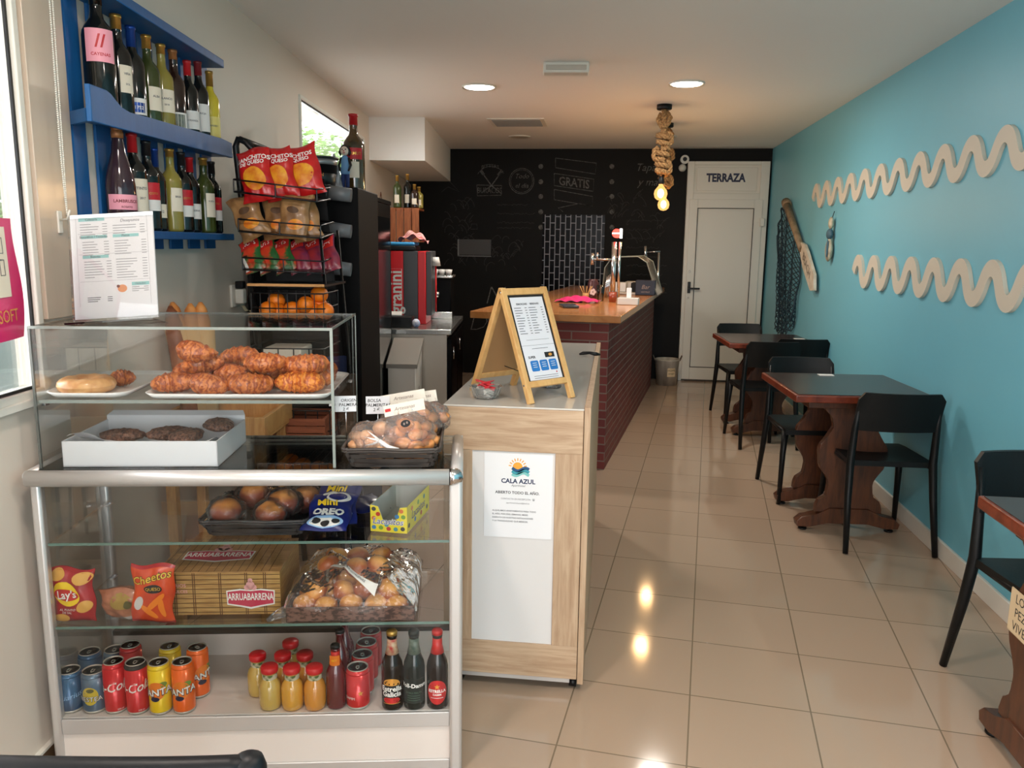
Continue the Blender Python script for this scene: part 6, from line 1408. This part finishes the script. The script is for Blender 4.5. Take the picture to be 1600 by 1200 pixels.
MB().prism([(.06, 0), (.36, 0), (.36, .82), (.06, .70)], .475, x1, 'x', .004).build('body', mat('white_enamel', rgb(206, 202, 194), .35), t)
MB().prism([(.05, .70), (.365, .825), (.365, .85), (.05, .725)], .465, x1+.012, 'x', .003).build('lid', mat('grey_lid', rgb(150, 146, 138), .3, .3), t)
b = MB().m(mat('grey_print'))
b.text('ice', .09, lambda x, z: (x1+.0015, .2+x*.8, .55+z), shear=.3).build('logo', parent=t, fixn=False)
# dispenser
Sg = 5.35; oA, zA = atw(603, 392, Sg); oB, zB = atw(668, 392, Sg); _, z0g = .0, .90
oA2, _ = atw(603, 492, Sg); gw0, gw1 = oA, oB-.005
t = thing('juice_dispenser', 'red and grey juice dispenser with white vertical lettering on the steel counter', 'juice dispenser', LW(Sg, 0, .9005), TH)
hg = zA-.90; W3 = gw1-gw0
M_gr = mat('juice_red', rgb(226, 30, 38), .35); M_dg = mat('dispenser_dark_grey', rgb(66, 68, 71), .4)
MB().m(M_gr).box((gw0, 0, 0), (gw0+W3*.42, .30, hg), .004).m(M_dg).box((gw0+W3*.42, .0, 0), (gw0+W3*.78, .30, hg), .004).m(M_gr).box((gw0+W3*.78, -.004, 0), (gw0+W3*.97, .30, hg), .004).m(M_dg).box((gw0+W3*.97, .01, .06), (gw1+.03, .28, hg), .004).build('housing', parent=t)
b = MB().m(M_wt); b.stroke([(gw0+.025, .06), (gw0+.105, .06), (gw0+.105, hg-.12), (gw0+.025, hg-.12), (gw0+.025, .06)], .003, lambda x, z: (x, -.001, z)); b.text('granini', .118, lambda x, z: (gw0+.066-z, -.0012, .06+(hg-.18)/2+x*.93), bold=.02).build('lettering', parent=t, fixn=False, label='white vertical lettering')
MB().cyl((gw1+.05, .1, hg-.10), (gw1+.05, .1, hg-.04), .035, .022, n=16).build('nozzle', mat('nozzle_white', rgb(210, 206, 200), .4), t); MB().tube([(gw1+.05, .1, .08), (gw1+.05, .1, hg-.1)], .006, 6).build('lever', M_gr, t)
# tray, cloth, card on top
o = MB().m(M_blk).box((gw0-.01, .0, 0), (gw0+W3*.72, .28, .035), .01).m(mat('sky_blue_plastic', rgb(60, 150, 206), .35)).box((gw0, .01, .035), (gw0+W3*.7, .25, .06), .012).build('cutlery_tray', loc=LW(Sg, 0, .9012+hg), rot=TH); tag(o, 'black and sky blue tray on top of the red juice dispenser', 'tray')
b = MB(); b.grid(lambda u, v: (gw0+W3*(.25+.72*u), .02+.2*v, .062+.07*math.sin(PI*u)**.7*math.sin(PI*(.2+.7*v))+.012*math.sin(u*14+v*6)), 16, 10)
o = b.build('checked_cloth', mat('pink_checked_cloth', rgb(214, 170, 166), .8, col2=rgb(180, 84, 84), vscale=40), loc=LW(Sg, 0, .9012+hg), rot=TH, fixn=False); tag(o, 'pink checked cloth bundled on the tray above the juice dispenser', 'cloth')
o = MB().box((0, 0, 0), (.16, .14, .07), .004).build('card_terminal', M_blk, loc=LW(5.10, atw(605, 500, 5.1)[0], .9005), rot=TH); tag(o, 'black box on the steel counter in front of the juice dispenser', 'till box')
o = MB().m(mat('light_keys', rgb(200, 198, 192), .4)).box((0, 0, 0), (.09, .05, .012), .003).build('calculator', loc=LW(5.12, atw(605, 490, 5.1)[0], .972), rot=(R(25), 0, TH)); tag(o, 'small pale calculator leaning on the black box', 'calculator')
o = MB().ball((0, 0, .03), .028, 12, 8).build('blue_cleaning_sponge', mat('blue_white_sponge', rgb(120, 140, 190), .7, col2=rgb(225, 225, 232), vscale=30), loc=LW(5.12, atw(650, 500, 5.12)[0], .9005)); tag(o, 'blue and white crumpled wipe on the steel counter', 'wipe')
t = thing('coffee_machine', 'dark coffee machine with a rack of cups beyond the juice dispenser', 'coffee machine', LW(5.80, .40, .9005), TH)
MB().box((.05, 0, 0), (.36, .28, .30), .01).build('body', M_fr, t); MB().box((.04, -.02, .0), (.37, .02, .05), .004).build('drip_tray', M_sst, t); MB().box((.04, -.01, .30), (.37, .28, .315), .003).build('cup_rack', M_sst, t)
for k in range(3): MB().lathe([(.018, 0), (.028, .045), (.024, .045), (0, .01)], (.24+.05*k, .02, .316), 14).build('cup', mat('cup_white', rgb(200, 198, 194), .3), t)
for k in range(2): MB().cyl((.12+.13*k, -.03, .16), (.12+.13*k, -.03, .20), .03, n=14).tube([(.12+.13*k, -.05, .165), (.12+.13*k, -.14, .15)], .010, 8).build('group_head', M_chrome, t)
# crate with bottles on a wall shelf
s_ = 6.55; oa, za = atw(607, 378, s_); ob, zb = atw(655, 325, s_)
t = thing('bottle_crate', 'upturned wooden crate shelf fixed high on the left wall beneath the boxed duct', 'crate', LW(s_, 0, za), TH)
M_ocr = woodmat('orange_brown_crate', rgb(160, 92, 50), rgb(120, 62, 32), .6, (16, 2, 2)); n = 4; oa = max(.02, oa); cw = (ob-oa)/n
for k in range(n): MB().box((oa+k*cw+.003, 0, 0), (oa+(k+1)*cw-.003, .012, zb-za), .002).build('slat', M_ocr, t)
MB().box((oa, .012, zb-za-.014), (ob, .32, zb-za)).box((oa, .012, 0), (ob, .32, .014)).build('shelf_board', M_ocr, t)
for i, (px, hpx, g, c, tx) in enumerate(((621, 274, G_green, C_gold, 'green bottle with a gold cap, left on the crate under the duct'), (637, 272, G_dark, C_gold, 'dark bottle, middle of the crate under the duct'), (648, 288, G_choc, C_gold, 'brown bottle, third on the crate under the duct'), (655, 292, G_pale, C_gold, 'pale bottle at the right end of the crate under the duct'))):
    ss = s_+.05+.06*(i % 2); o_, _ = atw(px, 322, ss); h_ = atw(px, hpx, ss)[1]-zb
    bottle('liquor_bottle', tx, 'bottle', LW(ss, o_, zb+.001), TH, h_, .034, g, c, .05, [(L_cream, h_*.15, h_*.4, .02, ())], 'bottles on the crate under the duct')
sx_, zx_ = atl(595, 300, .01); b = MB(); b.tube([(.01, 0, 0), (.01, .0, .0), (.01, -.07, -.10), (.01, .07, -.10)], .0035, 5, closed=True)
o = b.build('wire_hanger', mat('copper_wire', rgb(120, 70, 54), .5), loc=LW(sx_, 0, zx_), rot=TH, fixn=False); tag(o, 'small triangular copper hanger on the left wall above the fridge', 'hanger')
# ================================================================== light wooden counter
M_oak = woodmat('light_oak_laminate', rgb(198, 170, 140), rgb(168, 136, 106), .5, (1.2, 1.2, 14), nscale=4); M_oakv = woodmat('light_oak_laminate_upright', rgb(196, 168, 138), rgb(170, 138, 108), .5, (14, 14, 1.2), nscale=4)
M_pan = mat('white_panel', rgb(224, 222, 220), .35); M_wtop = mat('white_grey_gloss_top', rgb(206, 202, 194), .12, spec=.6)
wc = thing('wooden_counter', 'light oak service counter with a white front panel and glossy top', 'counter', (0, 0, 0))
x0, x1, y0, y1 = -.520, -.055, 2.43, 4.135
M_oakh = M_oak
MB().box((x0, y0, .806), (x1-.022, y0+.018, .945), .0015).build('top_rail', M_oak, wc)
MB().box((x0, y0, .045), (x1-.022, y0+.018, .160), .0015).build('bottom_rail', M_oak, wc)
MB().box((x0, y0, .160), (-.427, y0+.018, .806), .0015).build('stile', M_oakv, wc); MB().box((-.162, y0, .160), (x1-.022, y0+.018, .806), .0015).build('stile', M_oakv, wc)
MB().box((-.427, y0+.006, .160), (-.162, y0+.014, .806)).build('front_panel', M_pan, wc, label='white inset panel')
MB().box((x1-.020, y0-.002, .03), (x1, y1, .957), .0015).build('side_board', M_oakv, wc); MB().box((x0, y0+.02, .045), (x0+.018, y1, .945)).build('side_board', M_oakv, wc); MB().box((x0, y1-.018, .045), (x1-.02, y1, .945)).build('back_board', M_oakv, wc)
MB().box((x0, y0+.001, .9455), (x1-.021, y1, .951), .001).build('worktop', M_wtop, wc, label='glossy white-grey top')
MB().box((x0, y0+.004, .03), (-.10, y0+.012, .045)).build('plinth_strip', M_alu, wc)
for x in (-.09, x0+.05):
    for y in (y0+.04, y1-.06): MB().cyl((x-.012, y, .0165), (x+.012, y, .0165), .0165, n=14).box((x-.012, y-.012, .02), (x+.012, y+.012, .045)).build('castor', M_blk, wc)
po = MB().m(M_pap).box((-.388, y0+.0035, .521), (-.170, y0+.0058, .799)).m(mat('orange_sun', rgb(240, 170, 60), .6))
F = lambda x, z: (-.279+x, y0+.0030, z)
po.disc(-.002, .756, .016, .016, F, 20)
for k in range(9):
    a = PI*(.05+.9*k/8); po.stroke([(-.002+.020*math.cos(a), .756+.020*math.sin(a)), (-.002+.029*math.cos(a), .756+.029*math.sin(a))], .0032, F)
def wav(y, col, ph):
    po.m(col); po.stroke([(-.026+.0026*i, y+.005*math.sin(i*.33+ph)) for i in range(22)], .0095, lambda x, z: (lambda p: (p[0], p[1]-.0006, p[2]))(F(x+.006, z)))
wav(.749, mat('navy_wave', rgb(34, 84, 130), .6), 2.4); wav(.741, mat('teal_wave', rgb(60, 160, 176), .6), 2.8); wav(.733, mat('light_teal_wave', rgb(130, 204, 200), .6), 3.2)
M_nv = mat('logo_navy', rgb(24, 44, 84), .6)
po.m(M_nv).text('CALA AZUL', .0205, lambda x, z: F(x, .709+z), bold=.03).m(M_gry2).text('Aparthotel', .010, lambda x, z: F(x, .695+z), shear=.3)
po.m(M_ink).text('ABIERTO TODO EL AÑO.', .0125, lambda x, z: F(x-.002, .671+z), bold=.02).m(M_gry2).text('CONTACTA EN RECEPCIÓN  ☎', .0075, lambda x, z: F(x, .650+z)).text('aparthotelcalaazul@mail.es', .0068, lambda x, z: F(x, .637+z))
for i, tx in enumerate(('ALQUILAMOS APARTAMENTOS PARA TODO', 'EL AÑO, POR DÍAS, SEMANAS, MESES.', 'DISFRUTA DE NUESTRAS INSTALACIONES', 'Y LA TRANQUILIDAD QUE MERECES.')): po.text(tx, .0070, lambda x, z, i=i: F(-.082+x, .610-.0115*i+z), bold=.02, align='LEFT')
o = po.build('poster', fixn=False); tag(o, 'white A4 poster with a sun and waves logo on the front of the oak counter', 'poster')
# A-frame menu sign
SA = R(47.5); sg = thing('menu_board', 'small pine A-frame menu board on the oak counter', 'sign', (-.297, 2.650, .951), SA)
M_pn = woodmat('varnished_pine', rgb(222, 178, 116), rgb(200, 150, 88), .4, (9, 9, 1.5)); M_ply = mat('plain_plywood', rgb(176, 134, 88), .6, vary=.06)
hw, Hs, D_ = .1, .360, .152
th_ = math.atan(D_/(Hs-.005)); Lh = math.hypot(D_, Hs-.005)
for side, nm in ((-1, 'front_leaf'), (1, 'rear_leaf')):
    Mx = (T((0, 0, Hs-.005)) @ (Matrix() if side < 0 else RZ(PI)) @ RX(-th_) @ T((0, 0, -Lh)))
    b = MB().at(Mx)
    b.box((-hw, -.008, 0), (-hw+.019, .010, Lh+.003), .0015).box((hw-.019, -.008, 0), (hw, .010, Lh+.003), .0015).box((-hw+.019, -.008, Lh-.022), (hw-.019, .010, Lh), .0015).box((-hw+.019, -.008, .052), (hw-.019, .010, .072), .0015)
    lf = b.build(nm, M_pn, sg)
    MB().at(Mx).m(M_ply if side > 0 else M_ink).box((-hw+.018, -.001, .07), (hw-.018, .006, Lh-.02)).build('inner_panel', parent=lf)
    for z in (Lh-.01, .062):
        for x in (-hw-.0005,): MB().at(Mx).cyl((x-.001, .001, z), (x+.001, .001, z), .003, n=8).build('screw', M_chrome, lf)
    if side < 0:
        b = MB().at(Mx).m(mat('menu_paper', rgb(226, 226, 232), .5)).box((-.070, -.0018, .074), (.072, -.0012, Lh-.030)); F2 = lambda x, z: (x, -.0022, z); rr = random.Random(5)
        b.m(M_gry2).text('ESMORZARS  ·  BERENARS', .0085, lambda x, z: F2(x, Lh-.054+z), bold=.04)
        for i in range(11):
            z = Lh-.068-i*.0088
            for xa, xb in ((-.062, -.008), (.0, .062)):
                b.patch(xa, z, xa+.036*rr.uniform(.5, 1), z+.0022, F2, 1, 1).patch(xb-.009, z, xb, z+.0022, F2, 1, 1)
        b.m(M_gry).patch(-.045, Lh-.178, .055, Lh-.1765, F2, 1, 1).m(M_gry2).patch(-.070, Lh-.196, .072, Lh-.1952, F2, 1, 1).patch(-.03, Lh-.208, .04, Lh-.2065, F2, 1, 1)
        b.m(M_ink).text('SUPER', .011, lambda x, z: F2(-.040+x, Lh-.236+z), bold=.03).patch(.018, Lh-.240, .060, Lh-.222, F2, 1, 1).m(mat('gold_print')).disc(.042, Lh-.231, .008, .005, lambda x, z: (x, -.0026, z), 12, 1)
        b.m(mat('menu_blue', rgb(40, 116, 190), .5))
        for k in range(3):
            xa = -.052+k*.040; b.prism([(x+xa, z+Lh-.283) for x, z in rounded_rect(.034, .036, .005, 3)] and [(xa+.017+x, Lh-.265+z) for x, z in rounded_rect(.034, .036, .005, 3)], -.0024, -.0018, 'y')
            b.m(M_wt)
            for q in range(3): b.patch(xa+.008, Lh-.256-q*.007, xa+.026, Lh-.2545-q*.007, lambda x, z: (x, -.0028, z), 1, 1)
            b.m(mat('menu_blue'))
        b.m(M_redp).disc(.052, Lh-.291, .003, .003, F2, 8, 1); b.m(M_gry2)
        for q in range(3): b.patch(-.05, Lh-.300-q*.007, .055, Lh-.2985-q*.007, F2, 1, 1)
        b.build('menu_sheet', parent=lf, fixn=False)
MB().tube([(-.0, -.09, .085), (0, .0, .075), (0, .09, .085)], .0015, 5).build('stay_cord', M_blk, sg)
# glass bowl of red sachets
M_bowlg = clear('bowl_glass', (.92, .94, .93), .05, fmul=1.4, haze=.10, hcol=(.9, .9, .88))
p_ = Vector((-.405, 2.56, .9515)); t = thing('sugar_bowl', 'small glass bowl of white sachets topped by red sachets on the oak counter', 'bowl', p_)
MB().lathe([(.038, 0), (.042, .003), (.052, .035), (.058, .040), (.050, .038), (.038, .006), (0, .006)], n=8, smooth=False).build('glass_bowl', M_bowlg, t)
M_wsach = mat('white_sachet', rgb(232, 230, 226), .5); M_rsach = mat('red_sachet', rgb(206, 50, 62), .4, col2=rgb(230, 150, 150), vscale=40, lo=.3, hi=.42)
rr = random.Random(8)
for k in range(16):
    m_ = M_wsach if k < 8 else M_rsach; z = .012+.003*k if k < 8 else .036+.0022*(k-8); a = rr.uniform(0, 6.28); rad = .006 if k < 8 else rr.uniform(.0, .026)
    o = MB().box((-.028, -.008, -.0015), (.028, .008, .0015), .001).build('sugar_sachet', m_, loc=p_+Vector((rad*math.cos(a), rad*math.sin(a), z)), rot=(rr.uniform(-.4, .4), rr.uniform(-.35, .35), rr.uniform(0, 3.1)))
    tag(o, 'white sugar sachet in the lower layer of the glass bowl' if k < 8 else 'red sugar sachet heaped on top of the glass bowl', 'sachet', 'white sachets in the glass bowl' if k < 8 else 'red sachets on the glass bowl')
# glass jar under the sign and small black thing
t = thing('glass_jar', 'small clear glass jar with blue and dark sweets behind the menu board', 'jar', (-.205, 2.80, .9515))
MB().lathe([(.030, 0), (.036, .004), (.036, .036), (.030, .044), (.033, .05)], n=20).build('jar_body', M_bowlg, t)
for k in range(5): MB().ball((.018*math.cos(k*1.3), .018*math.sin(k*1.3), .014+.012*(k % 3)), .010, 10, 7).build('sweet', mat('blue_sweet', rgb(50, 90, 150), .4) if k % 2 else mat('dark_sweet', rgb(60, 36, 34), .4), t)
o = MB().tube([(-.045, 0, .008), (-.03, .012, .012), (0, .0, .016), (.03, -.01, .012), (.048, .004, .008)], [.004, .009, .007, .010, .004], 8).build('hair_clip', M_blk, loc=(-.098, 3.64, .9515)); tag(o, 'small black clip lying at the far end of the oak counter', 'clip')

# ================================================================== brick bar
M_brick = brickmat('red_brick', rgb(122, 48, 42), rgb(104, 38, 36), rgb(128, 108, 98), .24, .0565, .0048, rough=.6, bumpk=.6)
M_bart = woodmat('orange_varnished_wood', rgb(196, 134, 78), rgb(168, 104, 54), .22, (2, 12, 2), coat=.3)
BA = R(-7.6); BO = Vector((-.02, 5.118, 0)); bx = Vector((math.cos(BA), math.sin(BA), 0)); by = Vector((-math.sin(BA), math.cos(BA), 0))
def BW(x, y, z): return BO+bx*x+by*y+Vector((0, 0, z))
bar = thing('brick_bar', 'red brick bar with a varnished wooden top', 'bar', BO, BA)
MB().box((-.80, 0, 0), (0, 3.36, .985)).build('brick_base', M_brick, bar); MB().box((-.86, -.21, .985), (.10, 3.40, 1.03), .004).build('countertop', M_bart, bar, label='varnished orange wooden top')
MB().box((-.78, -.001, 0), (0.002, 0, .012)) if False else None
def onb(px, py, z=1.0305): p = atz(px, py, z); return p
def hgt(px, py, p): return atv(px, py, p).z
# beer tap
p = onb(958, 466); p = BW(-.185, 1.50, 1.0305); h = hgt(960, 356, p)-1.03
t = thing('beer_tap', 'twin column beer tap with a glowing red badge on the bar', 'beer tap', p, BA)
MB().cyl((0, 0, 0), (0, 0, h*.80), .022, n=16).cyl((.045, .01, 0), (.045, .01, h*.80), .012, n=12).lathe([(.045, 0), (.04, .012), (.02, .016)], n=18).build('column', M_chrome, t)
MB().cyl((0, -.01, h*.55), (-.17, -.03, h*.55), .009, n=10).cyl((-.17, -.03, h*.55-.045), (-.17, -.03, h*.55+.05), .013, n=10).cyl((-.13, -.03, h*.55+.0), (-.13, -.03, h*.55+.055), .008, n=8).build('spout', M_chrome, t)
b = MB().m(mat('lit_red_badge', rgb(220, 30, 30), .3, emit=(1, .08, .05), es=1.6)).cyl((.02, -.035, h*.92), (.02, .03, h*.92), .036, n=24).m(mat('lit_white_badge', (1, 1, 1), .3, emit=(1, .9, .85), es=3.0)).box((.045, -.036, h*.85), (.060, .03, h*.99), .004).box((-.014, -.038, h*.912), (.05, -.035, h*.928)); b.build('badge', parent=t, label='lit red and white badge')
# pink cloth
b = MB(); b.grid(lambda u, v: (-.16+.32*u, -.14+.28*v*(1-.4*u), .004+.035*math.sin(PI*u)*math.sin(PI*v)+.012*abs(math.sin(u*12+v*5))), 26, 18)
o = b.build('pink_cloth', mat('bright_pink_cloth', rgb(222, 36, 110), .7, vary=.3, vscale=14), loc=BW(-.36, .92, 1.031), rot=BA, fixn=False); tag(o, 'bright pink cloth crumpled on the bar top', 'cloth')
o = MB().box((-.055, -.10, 0), (.055, .10, .018), .006).build('card_reader', mat('dark_grey_case', rgb(58, 60, 66), .3), loc=BW(-.33, .36, 1.031), rot=BA+R(20)); tag(o, 'flat dark grey device lying at the front of the bar top', 'device')
def glassthing(label, px, py, r, h, m, z=1.031, name='tumbler', cat='glass'):
    p = onb(px, py); o = MB().lathe([(r*.8, 0), (r, h), (r*.92, h), (r*.74, .006), (0, .006)], n=20).build(name, m, loc=(p.x, p.y, z)); tag(o, label, cat); return o
M_amb = mat('amber_drink_glass', rgb(150, 62, 34), .1, coat=.5, spec=.7)
glassthing('short amber-red tumbler among the things on the bar top', 957, 472, .034, .075, M_amb)
glassthing('clear tumbler on the bar top beside the amber one', 938, 470, .032, .12, clear('bar_glass', (.9, .92, .92), .04, fmul=1.5))
p = onb(915, 468); t = thing('straw_cup', 'holder of wooden stirrers on the bar top beside the pink cloth', 'holder', (p.x, p.y, 1.031))
MB().lathe([(.022, 0), (.026, .05), (.022, .05), (0, .004)], n=16).build('cup', M_pine, t)
for k in range(9): a = k*.7; MB().tube([(0, 0, .005), (.05*math.cos(a), .02*math.sin(a), .105)], .003, 5).build('stirrer', M_pine, t)
p = onb(926, 466, 1.031); t = thing('candy_jar', 'dark patterned jar with a pale flower shape on the bar top', 'jar', (p.x, p.y+.05, 1.031))
MB().lathe([(.04, 0), (.045, .01), (.045, .12), (.035, .14), (.038, .15), (.03, .15), (0, .13)], n=20).build('jar_body', mat('dark_red_jar', rgb(70, 34, 36), .3, col2=rgb(150, 110, 110), vscale=34, lo=.3, hi=.45), t)
b = MB().m(mat('pale_pink_flower', rgb(222, 196, 192), .5)); fw = wrap(.045, .05, 0, .001)
for k in range(5): a = k*2*PI/5; b.disc(.016*math.cos(a), .016*math.sin(a), .012, .012, fw, 12)
b.build('flower', parent=t, fixn=False)
p = onb(944, 466); t = thing('cutlery_stand', 'steel cups of straws and menus leaning on the bar top', 'holder', (p.x, p.y+.1, 1.031))
for k in range(3): MB().tube([(.012*k, 0, 0), (.02+.012*k, .0, .17+.01*k)], .008, 8).build('steel_tube', M_chrome, t)
p = onb(986, 476); t = thing('napkin_holder', 'white napkin holder with an upright white card on the bar top', 'napkin holder', (p.x-.02, p.y, 1.031), BA)
MB().box((-.075, -.05, 0), (.075, .05, .05), .004).build('holder_body', mat('clear_white_box', rgb(214, 210, 204), .25), t); MB().box((-.015, -.01, .05), (.02, .01, .12), .003).build('white_card', M_pap, t)
p = onb(1000, 462); t = thing('napkin_box', 'dark blue lettered box beside the napkin holder on the bar top', 'box', (p.x+.05, p.y+.1, 1.031), BA)
MB().box((-.085, -.05, 0), (.085, .05, .13), .006).build('body', mat('navy_box', rgb(34, 42, 60), .5), t); MB().m(mat('grey_print')).text('Bar', .05, lambda x, z: (x, -.0508, .07+z), shear=.3).text('vermut', .026, lambda x, z: (x, -.0508, .03+z), shear=.3).build('lettering', parent=t, fixn=False)
# display dome
p = onb(1000, 455); p = BW(.02-.12, 2.25, 1.031); ht_ = hgt(990, 400, p)-1.031
t = thing('tapas_dome', 'curved clear plastic food cover over trays on the bar', 'food display', p, BA)
M_dome = clear('dome_plastic', (.82, .83, .82), .08, fmul=1.8, haze=.2, hcol=(.6, .6, .58))
prof = [(-.24, .0), (-.22, ht_*.7), (-.16, ht_*.97), (.06, ht_), (.14, ht_*.85), (.24, .0)]
b = MB()
for (x0_, z0_), (x1_, z1_) in zip(prof, prof[1:]): b.grid(lambda u, v: (x0_+(x1_-x0_)*u, -.3+.6*v, z0_+(z1_-z0_)*u), 3, 3)
b.build('cover', M_dome, t, fixn=False)
for y in (-.3, .3): MB().tube([(x, y, z) for x, z in prof], .005, 6).build('cover_rim', M_rim, t)
MB().box((-.22, -.28, 0), (.22, .28, .02), .004).build('tray', M_ss, t)
for k, (x, y, m_) in enumerate(((-.12, -.15, M_pan), (.08, -.12, M_blk), (.0, .12, M_pan))): MB().box((x-.08, y-.08, .02), (x+.08, y+.08, .10), .006).build('dish', m_, t)
p = BW(.045, 3.05, 1.031); t = thing('bar_faucet', 'thin glass or steel spigot at the far right end of the bar', 'spigot', p, BA)
MB().tube([(0, 0, 0), (.01, 0, .05), (.005, 0, .36)], .012, 8).tube([(-.12, 0, .36), (.02, 0, .37)], .006, 6).tube([(-.12, 0, .28), (-.13, 0, .42)], .014, 8).build('spout', M_chrome, t)
